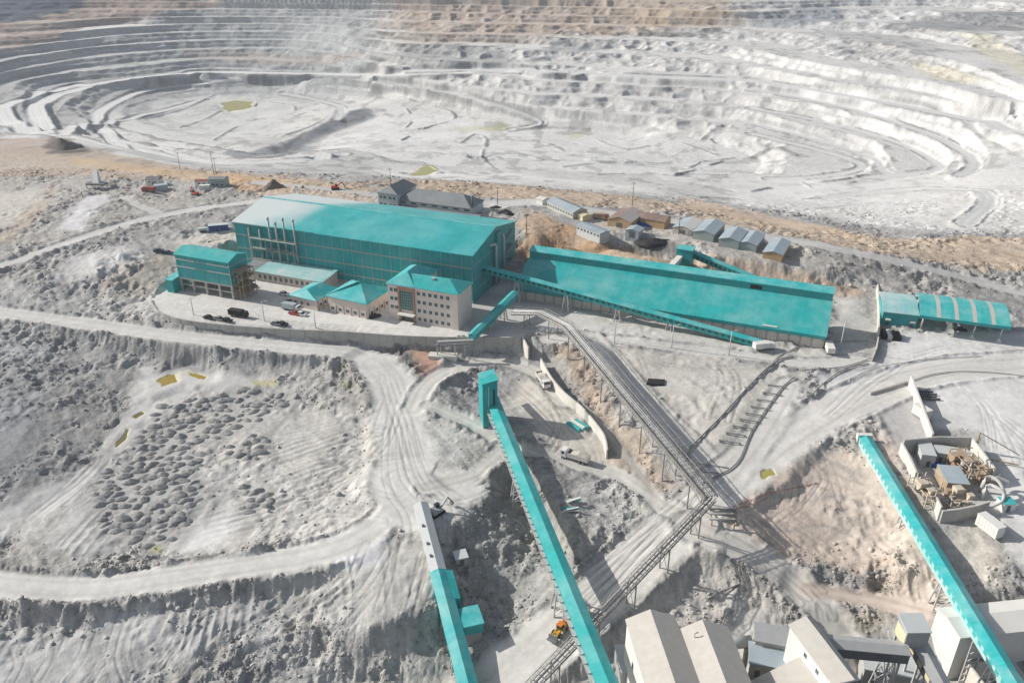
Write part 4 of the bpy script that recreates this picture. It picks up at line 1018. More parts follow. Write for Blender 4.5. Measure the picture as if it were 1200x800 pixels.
# pipes, stair bay and belts of the right-hand gable
for y, zt_ in ((20.5, 16.5), (28.5, 17.8)):
    B().tube([(HL_ + 1.2, y, 0), (HL_ + 1.2, y, zt_), (HL_ + .9, y, zt_ + 1.2), (HL_ + .1, y - (4 if y < 25 else 0), zt_ + 1.8)], .55, 10).out('duct', M['lightgrey'], hall, True)
tb = B(); tb.box(HL_ + .02, HL_ + 1.0, 22.2, 26.5, 0, 21.8); tb.out('stair_bay', M['teal_wall'], hall)
st = B()
for k in range(5):
    y0_, z0_ = 30 + (k % 2) * 9, 2.5 + k * 3.2
    st.beam((HL_ + .6, 30 + (k % 2) * 9, z0_), (HL_ + .6, 39 - (k % 2) * 9, z0_ + 3.2), 1.0, .15)
st.out('outside_stair', M['belt'], hall)
for i in range(9):
    B().box(HL_ + .012, HL_ + .045, 4.6 * i + 2.4, 4.6 * i + 2.5, 0, 18.5).out('mullion', M['belt'], hall)
v = B()
for k in range(5): v.prism([(8 + k * 2.6, HR - 3.6 + k * .05), (9.6 + k * 2.6, HR - 3.2), (9.6 + k * 2.6, HR - 2.7), (8 + k * 2.6, HR - 3.1)], 1.4, 2.2)

# ------------------------------------------------------------------ generic building pieces
def hip_roof(b, x0, x1, y0, y1, z, rise, along='x', th=.22, inset=None):
    if along == 'x':
        ins = inset if inset is not None else (y1 - y0) / 2; ym = (y0 + y1) / 2
        A, C = (x0 + ins, ym, z + rise), (x1 - ins, ym, z + rise)
    else:
        ins = inset if inset is not None else (x1 - x0) / 2; xm = (x0 + x1) / 2
        A, C = (xm, y0 + ins, z + rise), (xm, y1 - ins, z + rise)
    p = [(x0, y0, z), (x1, y0, z), (x1, y1, z), (x0, y1, z)]
    q = [(a[0], a[1], z - th) for a in p]
    if along == 'x': F = [(0, 1, 9, 8), (1, 2, 9), (2, 3, 8, 9), (3, 0, 8)]
    else: F = [(0, 1, 8), (1, 2, 9, 8), (2, 3, 9), (3, 0, 8, 9)]
    b.add(p + q + [A, C], F + [(4, 7, 6, 5), (0, 4, 5, 1), (1, 5, 6, 2), (2, 6, 7, 3), (3, 7, 4, 0)])
    return A, C
def win_proto(w, h, parent, glass=None, frame=None):
    f = B(); t = .09
    f.box(-w / 2, w / 2, -.05, .0, -h / 2, -h / 2 + t); f.box(-w / 2, w / 2, -.05, 0, h / 2 - t, h / 2)
    f.box(-w / 2, -w / 2 + t, -.05, 0, -h / 2 + t, h / 2 - t); f.box(w / 2 - t, w / 2, -.05, 0, -h / 2 + t, h / 2 - t); f.box(-.04, .04, -.045, 0, -h / 2 + t, h / 2 - t)
    o = f.out('window', frame or M['trim'], parent)
    g = B().box(-w / 2 + t, w / 2 - t, -.03, -.003, -h / 2 + t, h / 2 - t).out('pane', glass or M['glass'], o)
    return o
def win_copy(o, parent, loc, rz=0.0):
    c = part_copy(o, parent, loc, rz)
    for g in list(o.children): part_copy(g, c)
    return c

# ------------------------------------------------------------------ office block
oy = -.374
off = thing('office_block', 'pinkish four-storey office block with teal hipped roof and green glass stair window', 'office', (-45.6, 270.1, 0), oy)
b = B(); b.box(0, 28.4, 0, 11.7, -1, 14); b.box(.003, 11, 11.7, 18.5, -1, 14); b.out('wall', M['cream'], off)
b = B(); hip_roof(b, -.5, 28.9, -.5, 12.2, 14.25, 2.6); b.out('roof', M['teal_roof'], off)
b = B(); hip_roof(b, -.52, 11.5, -.52, 19.0, 14.27, 3.3, 'y'); b.out('roof', M['teal_pale'] if False else M['teal_roof_b'], off)
b = B(); b.box(-.45, 28.85, -.45, 12.15, 13.75, 14.0); b.out('cornice', M['white'], off)
B().box(25.7, 28.3, -.35, -.003, -1, 13.7).out('pilaster', M['cream'], off)
fr_b = B(); fr_b.box(4.2, 4.9, -.55, 0, -1, 13.6); fr_b.box(10.3, 11.0, -.55, 0, -1, 13.6); fr_b.box(4.9, 10.3, -.55, 0, 12.2, 13.6); fr_b.out('entrance_frame', M['brown_frame'], off)
cw = B(); cw.box(4.95, 10.25, -.14, -.003, 4.6, 12.1); cwo = cw.out('stair_window', M['greenglass'], off)
gl = B()
for k in range(8): gl.box(4.95 + k * .757 - .04, 4.95 + k * .757 + .04, -.2, -.141, 4.6, 12.1)
for k in range(8): gl.box(4.95, 10.25, -.195, -.143, 4.6 + k * 1.07 - .04, 4.6 + k * 1.07 + .04)
gl.out('glazing_bars', M['trim'], cwo)
B().box(4.6, 11.2, -2.6, -.56, 3.1, 3.5).out('entrance_canopy', M['white'], off)
B().box(5.2, 10.2, -.12, -.003, 0, 2.8).out('door', M['glass'], off)
wp = None
for z in (1.7, 5.1, 8.5, 11.9):
    for x in (1.4, 3.2, 12.6, 14.8, 17.2, 19.5, 21.9, 24.3):
        if z < 2 and x < 4: continue
        if wp is None: wp = win_proto(1.35, 1.5, off); wp.location = (x, -.003, z)
        else: win_copy(wp, off, (x, -.003, z))
for z in (5.1, 8.5, 11.9):
    for y in (3.5, 8.0): win_copy(wp, off, (-.003, y, z), -math.pi / 2)
B().box(16, 17.2, 4, 5, 16.3, 17.0).out('roof_vent', M['lightgrey'], off)

# ------------------------------------------------------------------ canteen (pyramid-hip roof) and the small hipped house
p1, p2 = at(385.5, 364, 0), at(431, 374, 0)
ky = heading(p1, p2); kl = hdist(p1, p2)
kio = thing('canteen_building', 'single-storey pinkish building with wide teal hipped roof left of the office block', 'building', p1, ky)
b = B(); b.box(0, kl, 0, 16, -1, 6.2); b.out('wall', M['pinkwall'], kio)
b = B(); b.box(-.03, kl + .03, -.03, 16.03, -1, 3.1); b.out('panelled_base', M['brown_frame'] if False else M['cream'], kio)
b = B(); hip_roof(b, -.7, kl + .7, -.7, 16.7, 6.5, 4.2, 'y', .3); b.out('roof', M['teal_roof_b'], kio)
pl = B().box(-.14, .14, -.16, -.032, -1, 3.2).out('pilaster', M['brown_frame'], kio); pl.location = (.3, 0, 0)
for k in range(1, 6): part_copy(pl, kio, (.3 + (kl - .6) * k / 5, 0, 0))
for k in range(5): part_copy(pl, kio, (kl, 1.2 + 3.3 * k, 0), math.pi / 2)
wq = None
for k in range(5):
    x = .3 + (kl - .6) * (k + .5) / 5
    if wq is None: wq = win_proto(1.5, 1.4, kio); wq.location = (x, -.035, 1.6)
    else: win_copy(wq, kio, (x, -.035, 1.6))
for k in range(4): win_copy(wq, kio, (kl + .035, 2.9 + 3.3 * k, 1.6), math.pi / 2)

p1, p2 = at(342.5, 357.5, 0), at(372, 364.5, 0)
sy_ = heading(p1, p2); sl_ = hdist(p1, p2)
sm = thing('gatehouse', 'small pinkish house with low teal hipped roof between the canteen and the long annex', 'house', p1, sy_)
b = B(); b.box(0, sl_, 0, 13, -1, 4.2); b.out('wall', M['pinkwall'], sm)
b = B(); hip_roof(b, -.6, sl_ + .6, -.6, 13.6, 4.45, 2.4, 'y', .25, 3.0); b.out('roof', M['teal_roof_b'], sm)
pl2 = B().box(-.16, .16, -.14, -.003, -1, 4.1).out('pilaster', M['brown_frame'], sm); pl2.location = (sl_ + .0, 1.0, 0); pl2.rotation_euler = (0, 0, math.pi / 2)
for k in range(1, 5): part_copy(pl2, sm, (sl_, 1.0 + 2.7 * k, 0), math.pi / 2)
wq = win_proto(1.3, 1.3, sm); wq.location = (2, -.004, 2)
for x in (5, 8): win_copy(wq, sm, (x, -.004, 2))
for k in range(4): win_copy(wq, sm, (sl_ + .004, 2.35 + 2.7 * k, 2), math.pi / 2)
# long low annex along the foot of the hall
A_ = Vector((-118.1, 324.5, 0)); ca, sa_ = math.cos(HY), math.sin(HY)
ann = thing('long_annex', 'long low annex with pale-to-teal lean-to roof along the foot of the hall', 'building', (A_.x + ca * 11 + sa_ * 11.2, A_.y + sa_ * 11 - ca * 11.2, 0), HY)
b = B(); b.prism([(0, -1), (10.6, -1), (10.6, 5.0), (0, 4.0)], 0, 39); b.out('wall', M['pinkwall'], ann)
b = B(); b.prism([(-.8, 4.05), (10.9, 5.15), (10.9, 5.4), (-.8, 4.3)], 6.5, 39.6); b.out('roof', M['teal_pale'], ann)
b = B(); b.prism([(-.8, 4.05), (10.9, 5.15), (10.9, 5.4), (-.8, 4.3)], -.6, 6.4); b.out('roof', M['slate_roof'], ann)
pl3 = B().box(-.18, .18, -.2, -.003, -1, 3.95).out('pilaster', M['cream'], ann); pl3.location = (7, 0, 0)
for k in range(1, 13): part_copy(pl3, ann, (7 + 2.6 * k, 0, 0))
wq = win_proto(1.4, 1.9, ann); wq.location = (8.3, -.004, 2.0)
for k in range(1, 12): win_copy(wq, ann, (8.3 + 2.6 * k, -.004, 2.0))

# ------------------------------------------------------------------ left tower on a concrete frame, and its lean-to
tw_ = thing('silo_tower', 'teal tower block on an open two-storey concrete frame left of the hall', 'tower', (-133.4, 296.8, 0), HY)
TL, TD, TH_ = 26.1, 10.5, 15.5
b = B(); b.prism([(0, 5.9), (TD, 5.9), (TD, TH_), (TD / 2, TH_ + 1.7), (0, TH_)], 0, TL); b.out('upper_wall', M['teal_wall'], tw_)
b = B(); b.prism([(-.6, TH_ - .1), (TD / 2, TH_ + 1.75), (TD + .6, TH_ - .1), (TD + .6, TH_ + .15), (TD / 2, TH_ + 2.0), (-.6, TH_ + .15)], -.4, TL + .4); b.out('roof', M['teal_roof'], tw_)
for z in (10.4, 13.4):
    b = B(); b.box(.05, TL - .05, -.05, -.003, z, z + .35); b.box(TL + .003, TL + .05, .05, TD - .05, z, z + .35); bo = b.out('belt', M['belt'], tw_)
    b = B()
    for k in range(26):
        if 9 <= k <= 14: continue
        b.box(.35 + k, .95 + k, -.09, -.051, z - .12, z + .48)
    b.out('vents', M['white'], bo)
for x in (6.5, 13, 19.5): B().box(x - .05, x + .05, -.06, -.003, 6, 10.3).out('mullion', M['belt'], tw_)
for x in (.0, TL): B().box(x - .1, x + .1, -.08, -.004, 6, TH_ - .2).out('corner_trim', M['trim'], tw_)
for i in range(5):
    for y in (.0, TD - .8): B().box(TL * i / 4 - (.0 if i == 0 else .4 if i < 4 else .8), TL * i / 4 + (.8 if i == 0 else .4 if i < 4 else 0), y, y + .8, -1, 5.2).out('column', M['concrete'], tw_)
B().box(0, TL, 0, TD, 5.2, 5.88).out('ring_beam', M['concrete'], tw_)
B().box(.81, TL - .81, .1, .6, 2.7, 3.1).out('middle_beam', M['concrete'], tw_)
B().box(.5, TL - .5, TD - 1.4, TD - 1.0, -1, 5.15).out('rear_wall', M['concrete_dark'], tw_)
b = B(); b.box(2, 10, 3, 8, 0, 2.2); b.out('bunker', M['concrete'], tw_)
sc_ = B()
for i in range(3):
    for j in range(3): sc_.box(TL + .5 + i * 2.0, TL + .7 + i * 2.0, 1 + j * 3.6, 1.2 + j * 3.6, -1, 11.8)
for z in (2.8, 5.8, 8.8, 11.8):
    sc_.box(TL + .1, TL + 4.8, .8, 8.6, z - .1, z)
    sc_.beam((TL + .6, 1.1, z - 3), (TL + 4.6, 1.1, z - .1), .16)
    sc_.beam((TL + 4.6, 8.3, z - 3), (TL + .6, 8.3, z - .1), .16)
    sc_.box(TL + .4, TL + 4.8, .8, .86, z + 1, z + 1.06)
sc_.out('stair_scaffold', M['rust'], tw_)
p1, p2 = at(196.5, 342, 0), at(206.5, 343.6, 0)
ll = thing('lean_to_shed', 'small plain teal box shed against the left end of the tower block', 'shed', p1, HY)
b = B(); b.box(0, 3.6, 0, 9, -1, 5.4); b.out('wall', M['teal_wall'], ll)
b = B(); b.slab([(-.2, -.2, 5.5), (3.7, -.2, 5.5), (3.7, 9.2, 6.6), (-.2, 9.2, 6.6)], .2); b.out('roof', M['teal_roof_b'], ll)
b = B(); b.add([(0, 0, 5.39), (3.6, 0, 5.39), (3.6, 9, 5.39), (0, 9, 5.39), (3.6, 9, 6.35), (0, 9, 6.35)], [(1, 2, 4), (0, 5, 3), (2, 3, 5, 4), (0, 1, 4, 5)]); b.out('gable_filler', M['teal_wall'], ll)

# ------------------------------------------------------------------ long storage shed
P1 = at(605.6, 349, 0); P2 = at(964.5, 408, 0)
SY, SL = heading(P1, P2), hdist(P1, P2)
shed = thing('storage_shed', 'very long teal mono-pitch storage shed with raised back wall on a pale concrete base', 'shed', P1, SY)
b = B(); b.prism([(0, -.6), (18.0, -.6), (18.0, 3.2), (0, 3.2)], 0, SL); b.out('base_wall', M['concrete_pale'], shed)
b = B(); b.prism([(.05, 3.2), (17.95, 3.2), (17.95, 11.6), (14.4, 11.6), (.05, 4.8)], .05, SL - .05); b.out('wall', M['teal_wall'], shed)
b = B(); b.prism([(-.9, 4.55), (14.4, 11.8), (14.4, 12.1), (-.9, 4.85)], -.5, SL + .5); b.out('roof', M['teal_roof'], shed)
b = B(); b.box(-.3, SL + .3, 14.4, 18.2, 11.6, 14.6); b.out('monitor_wall', M['teal_wall'], shed)
b = B(); b.prism([(14.0, 14.62), (18.7, 15.5), (18.7, 15.8), (14.0, 14.92)], -.6, SL + .6); b.out('monitor_roof', M['teal_roof_b'], shed)
b = B(); b.box(0, SL, -.95, -.9, 3.7, 4.8); b.out('eave_board', M['teal_wall'], shed)
mm = B().box(-.05, .05, 14.34, 14.397, 12.2, 14.5).out('mullion', M['teal_roof'], shed); mm.location = (4, 0, 0)
for k in range(1, 18): part_copy(mm, shed, (4 + 6.2 * k, 0, 0))
bu = B().box(-.22, .22, -.28, -.003, -.6, 3.15).out('buttress', M['concrete'], shed); bu.location = (.3, 0, 0)
for k in range(1, 31): part_copy(bu, shed, (.3 + (SL - .6) * k / 30, 0, 0))
B().box(SL * .755, SL * .79, 14.30, 14.398, 12.5, 13.9).out('ventilation_opening', M['black'], shed)
B().box(SL * .818, SL * .86, -.6, .4, 5.15, 5.4).out('roof_hatch', M['white'], shed)

# ------------------------------------------------------------------ loading shelter at the right
a_ = at(1077.8, 387.5, 0); b_ = at(1170, 400, 0)
ly = heading(a_, b_)
sh = thing('loading_shelter', 'open drive-through shelter with curved teal roof striped by four pale skylights', 'shelter', a_, ly)
def arc(y0, y1, z0, z1, bulge, n=10, th=.25):
    top = [(y0 + (y1 - y0) * t, z0 + (z1 - z0) * t + bulge * math.sin(math.pi * t)) for t in [i / n for i in range(n + 1)]]
    return top + [(y, z - th) for y, z in reversed(top)]
X0, X1 = -1.6, 27.2
edges = []
xs = [X0]
for k in range(4):
    c = X0 + (X1 - X0) * (k + 1) / 5 - .2
    xs += [c, c + 1.3]
xs.append(X1)
for i in range(len(xs) - 1):
    b = B(); b.prism(arc(-2.2, 16.0, 6.9, 8.4, 1.7), xs[i] + (.002 if i else 0), xs[i + 1]); b.out('skylight' if i % 2 else 'roof', M['offwhite'] if i % 2 else M['teal_roof_b'], sh, False)
b = B(); b.box(X0, X1, -2.35, -2.203, 5.8, 6.95); b.out('fascia', M['teal_wall'], sh)
for k in range(4):
    x = k * 8.4
    c = B(); c.tube([(x, 0, .9), (x + .3, -.1, 6.6)], .28, 10); co = c.out('column', M['steel'], sh, True)
    f = B(); f.box(x - .9, x + .9, -.8, .8, -.1, .5); f.box(x - .4, x + .4, -.4, .4, .5, 1.1); f.out('footing', M['white'], co)
    c = B(); c.tube([(x, 14.6, 0), (x, 14.6, 8.6)], .28, 10); c.out('column', M['steel'], sh, True)
    c = B(); c.beam((x + .3, -.1, 6.5), (x, 14.6, 8.3), .25, .4); c.out('rafter', M['steel'], sh)
b = B(); b.box(-1.4, 27, 15.2, 15.5, -.3, 3.2); b.out('rear_wall', M['concrete_dark'], sh)
p1, p2 = at(1032, 381, 0), at(1072.5, 385.5, 0)
by = heading(p1, p2); bl = hdist(p1, p2)
bo_ = thing('weigh_house', 'teal box building with bleached pale roof joined to the left end of the striped shelter', 'building', p1, ly + .06)
b = B(); b.box(0, bl, 0, 15.2, -.5, 5.6); b.out('wall', M['teal_wall'], bo_)
b = B(); b.prism(arc(-.5, 15.8, 5.65, 7.0, .9), -.3, bl + .2); b.out('roof', M['teal_pale'], bo_)
for x in (2.0, bl - 1.5): B().box(x - .8, x + .8, -1.2, -.003, 2.6, 3.0).out('door_canopy', M['white'], bo_)
for x in (2.0, bl - 1.5): B().box(x - .5, x + .5, -.06, -.003, 0, 2.2).out('door', M['darkgrey'], bo_)
# ------------------------------------------------------------------ covered conveyors
def gallery(name, label, P, Q, w, h, roofm, wallm, wins=0, winm=None, trestles=(), side=(-1, 1), legm=None, ribm=None, wz=.45, group=None, tower_w=None):
    """a covered conveyor from P to Q (points on its roof ridge); trestles are fractions of its length"""
    P, Q = Vector(P), Vector(Q)
    yaw, L = heading(P, Q), hdist(P, Q)
    sl = (Q.z - P.z) / L
    g0 = gz(P.x, P.y)
    base = Vector((P.x, P.y, min(g0, P.z - h)))
    r = thing(name, label, 'conveyor', base, yaw, group)
    z0 = P.z - base.z
    rise = w * .2
    e = z0 - rise
    b = B(); b.prism([(-w / 2, e - h), (w / 2, e - h), (w / 2, e - .02), (0, z0 - .05), (-w / 2, e - .02)], 0, L, sl); b.out('gallery', wallm, r)
    b = B(); b.prism([(-w / 2 - .25, e - .05), (0, z0), (w / 2 + .25, e - .05), (w / 2 + .25, e + .1), (0, z0 + .15), (-w / 2 - .25, e + .1)], -.2, L + .2, sl); b.out('roof', roofm, r)
    if wins:
        pr = None
        for i in range(wins):
            x = L * (i + .5) / wins; ww_ = L / wins * .5
            for sd in side:
                if pr is None:
                    b = B(); b.prism([(-.03, 0), (.03, 0), (.03, h * .5), (-.03, h * .5)], -ww_ / 2, ww_ / 2, sl); pr = b.out('window', winm or M['glass'], r); o = pr
                else: o = part_copy(pr, r)
                o.location = (x, sd * (w / 2 + .01), e - h * (1 - wz * .5) + sl * x)
    lm = legm or M['steel']
    for t in trestles:
        x = L * t
        wp_ = r.matrix_basis @ Vector((x, 0, 0)) if False else Vector((base.x + math.cos(yaw) * x, base.y + math.sin(yaw) * x, 0))
        gl_ = gz(wp_.x, wp_.y) - base.z - .5
        zt_ = e - h + sl * x
        if zt_ - gl_ < .8: continue
        b = B()
        sp = min(1.2, (zt_ - gl_) * .08)
        for sx in (-1, 1):
            for sd in (-1, 1): b.beam((x + sx * (.8 + sp), sd * (w / 2 + sp), gl_), (x + sx * .6, sd * w / 2 * .85, zt_), .28)
        nb = max(1, int((zt_ - gl_) / 3.2))
        for k in range(nb):
            za, zb = gl_ + (zt_ - gl_) * k / nb, gl_ + (zt_ - gl_) * (k + 1) / nb
            fa, fb = 1 - k / nb, 1 - (k + 1) / nb
            for sd in (-1, 1):
                b.beam((x - (.6 + (.2 + sp) * fa), sd * (w / 2 * .85 + (w * .075 + sp) * fa), za), (x + (.6 + (.2 + sp) * fb), sd * (w / 2 * .85 + (w * .075 + sp) * fb), zb), .14)
            for sx in (-1, 1):
                b.beam((x + sx * (.6 + (.2 + sp) * fa), -(w / 2 * .85 + (w * .075 + sp) * fa), za), (x + sx * (.6 + (.2 + sp) * fb), (w / 2 * .85 + (w * .075 + sp) * fb), zb), .14)
                b.beam((x + sx * (.6 + (.2 + sp) * fb), -(w / 2 * .85 + (w * .075 + sp) * fb), zb), (x + sx * (.6 + (.2 + sp) * fb), (w / 2 * .85 + (w * .075 + sp) * fb), zb), .16)
        b.out('trestle', lm, r)
    return r, yaw, L, sl, base, z0, e

# the gallery in front of the storage shed
Ps = Vector((-11.2, 292.5, 12.6)); Pe = at(892, 398, 2.6)
g1 = gallery('conveyor_gallery', 'long teal conveyor gallery with green windows sloping down along the storage shed front', Ps, Pe, 3.0, 2.0, M['teal_roof_b'], M['teal_wall'], 46, M['greenglass'], (.14, .33, .52, .70), legm=M['palepipe'], wz=.7)
# short gallery beside the office
g2 = gallery('conveyor_gallery', 'short teal conveyor gallery dropping past the office block to the retaining wall', at(603, 341, 8.5), at(552.5, 391, 3.2), 2.6, 1.9, M['teal_roof'], M['teal_wall'], 14, M['teal_roof_b'], (.3, .62), legm=M['steel'])
# behind the shed
TB = at(804, 290, 16.5)
g3 = gallery('conveyor_gallery', 'teal conveyor gallery sloping along the brown cut behind the storage shed', at(812, 293, 14.6), at(898, 328.5, 8.0), 3.0, 2.2, M['teal_roof_b'], M['teal_wall'], 16, M['greenglass'], (.25, .5, .8), legm=M['rust'])
ht = thing('transfer_tower', 'small flat-roofed teal transfer tower behind the storage shed', 'tower', (TB.x, TB.y, gz(TB.x, TB.y)), g3[1] + .12)
zz_ = 16.5 - gz(TB.x, TB.y)
b = B(); b.box(-3.1, 3.1, -2.6, 2.6, zz_ - 6.5, zz_ - .3); b.out('wall', M['teal_wall'], ht)
b = B(); b.box(-3.4, 3.4, -2.9, 2.9, zz_ - .298, zz_); b.out('roof', M['teal_roof_b'], ht)
for x in (-2.8, 2.8):
    for y in (-2.3, 2.3): B().box(x - .2, x + .2, y - .2, y + .2, -1, zz_ - 6.52).out('leg', M['steel'], ht)
b = B(); b.beam((-1.5, -2.7, zz_ - 3.6), (-2.6, -11.5, zz_ - 4.6), 2.2, 1.8); b.out('chute', M['white'], ht)

# the long gallery across the valley with its head tower
CA, CB_ = at(576, 463, -1.0), at(716, 806, -3.0)
Lq = Vector(CB_) + (Vector(CB_) - Vector(CA)) * .55
g4 = gallery('valley_conveyor', 'longest turquoise covered conveyor, running from the teal head tower down across the valley', CA, Lq, 3.7, 2.3, M['teal_roof'], M['teal_wall'], 0, None, (.22, .46, .66, .82), legm=M['steel'])
r, yaw, L, sl, base, z0, e = g4
b = B()
n = int(L / 2.4)
for i in range(n):
    x = L * (i + .3) / n
    for sd in (-1,):
        b.beam((x, sd * 2.0, e - 1.3 + sl * x), (x, sd * 2.7, e - 1.5 + sl * x), .18)
        b.beam((x, sd * 2.7, e - 1.5 + sl * x), (x, sd * 2.7, e - .4 + sl * x), .09)
b.prism([(-2.75, e - 1.62), (-1.86, e - 1.62), (-1.86, e - 1.52), (-2.75, e - 1.52)], 0, L, sl)
b.prism([(-2.73, e - .45), (-2.67, e - .45), (-2.67, e - .39), (-2.73, e - .39)], 0, L, sl)
b.out('walkway', M['steel'], r)
p1, p2 = at(568.5, 445, 7.0), at(582.5, 441, 7.0)
ty = heading(p1, p2) if False else yaw + math.pi / 2
hx = at(574, 447.5, 7.0)
hz = gz(hx.x, hx.y)
hd = thing('head_tower', 'tall teal head tower with sloping top at the upper end of the longest conveyor', 'tower', (hx.x, hx.y, hz), yaw)
b = B(); t_ = 7.4 - hz
b.prism([(-2.3, -1), (2.3, -1), (2.3, t_), (-2.3, t_ - .9)], -6.4, .2); b.out('wall', M['teal_wall'], hd)
b = B(); b.prism([(-2.6, t_ - .95), (2.6, t_ + .05), (2.6, t_ + .3), (-2.6, t_ - .7)], -6.7, .5); b.out('roof', M['teal_roof'], hd)
B().box(.205, .3, -.6, -.35, 1.0, t_ - 2).out('door_slit', M['trim'], hd)
B().box(.205, .28, .9, 1.5, 3.0, t_ - 3).out('window', M['glass'], hd)
lm_ = B()
for k in range(9): lm_.box(-2.62, -2.45, -.0, .0001, 0, .01)
ra = B()
for y in (-1.3, 1.3):
    ra.beam((-6.5, y, t_ - 4.5), (-17, y, t_ - 6.5), .18)
    ra.beam((-6.5, y, t_ - 3.4), (-17, y, t_ - 5.4), .1)
    for k in range(5): ra.beam((-8 - 2 * k, y, t_ - 4.8 - .38 * k), (-8 - 2 * k, y, t_ - 3.7 - .38 * k), .08)
ra.beam((-6.5, 0, t_ - 4.6), (-17, 0, t_ - 6.6), 2.4, .12)
ra.out('belt_bridge', M['maroon'], hd)

# bottom-left conveyor: grey first length, teal from its drive box on
LA, LB = at(493, 588, -4.2), at(551, 808, -14.5)
k_ = .36
LM = Vector(LA) + (Vector(LB) - Vector(LA)) * .40
g5 = gallery('ravine_conveyor', 'pale grey covered conveyor length resting on the edge of the ravine', LA, LM, 3.4, 2.6, M['lightgrey'], M['lightgrey'], 0, None, (.2, .5, .8), legm=M['concrete'])
r, yaw, L, sl, base, z0, e = g5
B().box(-.3, -.21, -.9, .5, e - 1.7, e - .7).out('end_opening', M['black'], r)
for t in (.35, .62, .8): B().box(L * t, L * t + .5, -1.2, -.7, e + .35 + sl * L * t, e + .9 + sl * L * t).out('vent', M['darkgrey'], r)
L2 = Vector(LB) + (Vector(LB) - Vector(LA)) * .2
g6 = gallery('ravine_conveyor', 'light turquoise covered conveyor diving into the ravine below the grey one', LM + (L2 - LM) * .004, L2, 3.7, 2.6, M['teal_roof_b'], M['teal_roof_b'], 0, None, (.25, .5, .75), legm=M['steel'])
r, yaw, L, sl, base, z0, e = g6
b = B(); b.prism([(1.9, e - 3.0), (3.4, e - 3.0), (3.4, e), (1.9, e + .3)], .5, 8.5, sl); b.out('side_bay', M['teal_roof'], r)
dv = thing('drive_house', 'light turquoise box on a tall concrete pier beside the ravine conveyor', 'building', (0, 0, 0), yaw)
dx = base + Vector((math.cos(yaw) * 13.5 - math.sin(yaw) * 4.6, math.sin(yaw) * 13.5 + math.cos(yaw) * 4.6, 0))
dg = gz(dx.x, dx.y); dv.location = (dx.x, dx.y, dg)
zt_ = base.z + e + sl * 13.5 - dg
b = B(); b.box(-2.8, 2.8, -2.2, 2.2, zt_ - 2.8, zt_ - .2); b.out('wall', M['teal_roof'], dv)
b = B(); b.box(-3.0, 3.0, -2.4, 2.4, zt_ - .198, zt_); b.out('roof', M['teal_roof_b'], dv)
b = B(); b.box(-2.4, 2.5, -1.9, 1.9, -4, zt_ - 2.82); b.out('pier', M['concrete'], dv)
px_ = hit(540, 658)
hut = thing('pump_hut', 'small grey cube hut in the shadow right of the ravine conveyor', 'hut', px_, .3)
b = B(); b.box(-1.5, 1.5, -1.5, 1.5, -.6, 2.3); b.out('wall', M['concrete'], hut); b = B(); b.box(-1.7, 1.7, -1.7, 1.7, 2.303, 2.5); b.out('roof', M['lightgrey'], hut); B().box(-.5, .5, -1.56, -1.503, 0, 1.9).out('door', M['darkgrey'], hut)

# right-hand conveyor
RA, RB = at(1015, 511, .2), at(1193, 802, -1.0)
R2 = Vector(RB) + (Vector(RB) - Vector(RA)) * .25
g7 = gallery('hillside_conveyor', 'turquoise covered conveyor with checkered translucent side strips running down the right-hand slope', RA, R2, 3.3, 2.3, M['teal_roof_b'], M['teal_pale'], 44, M['teal_roof'], (.3, .52, .74), legm=M['steel'], wz=.9)
r, yaw, L, sl, base, z0, e = g7
b = B(); b.box(-1.6, -.22, -2.1, 2.1, e - 2.6, e + .8); b.out('tail_cover', M['white'], r)

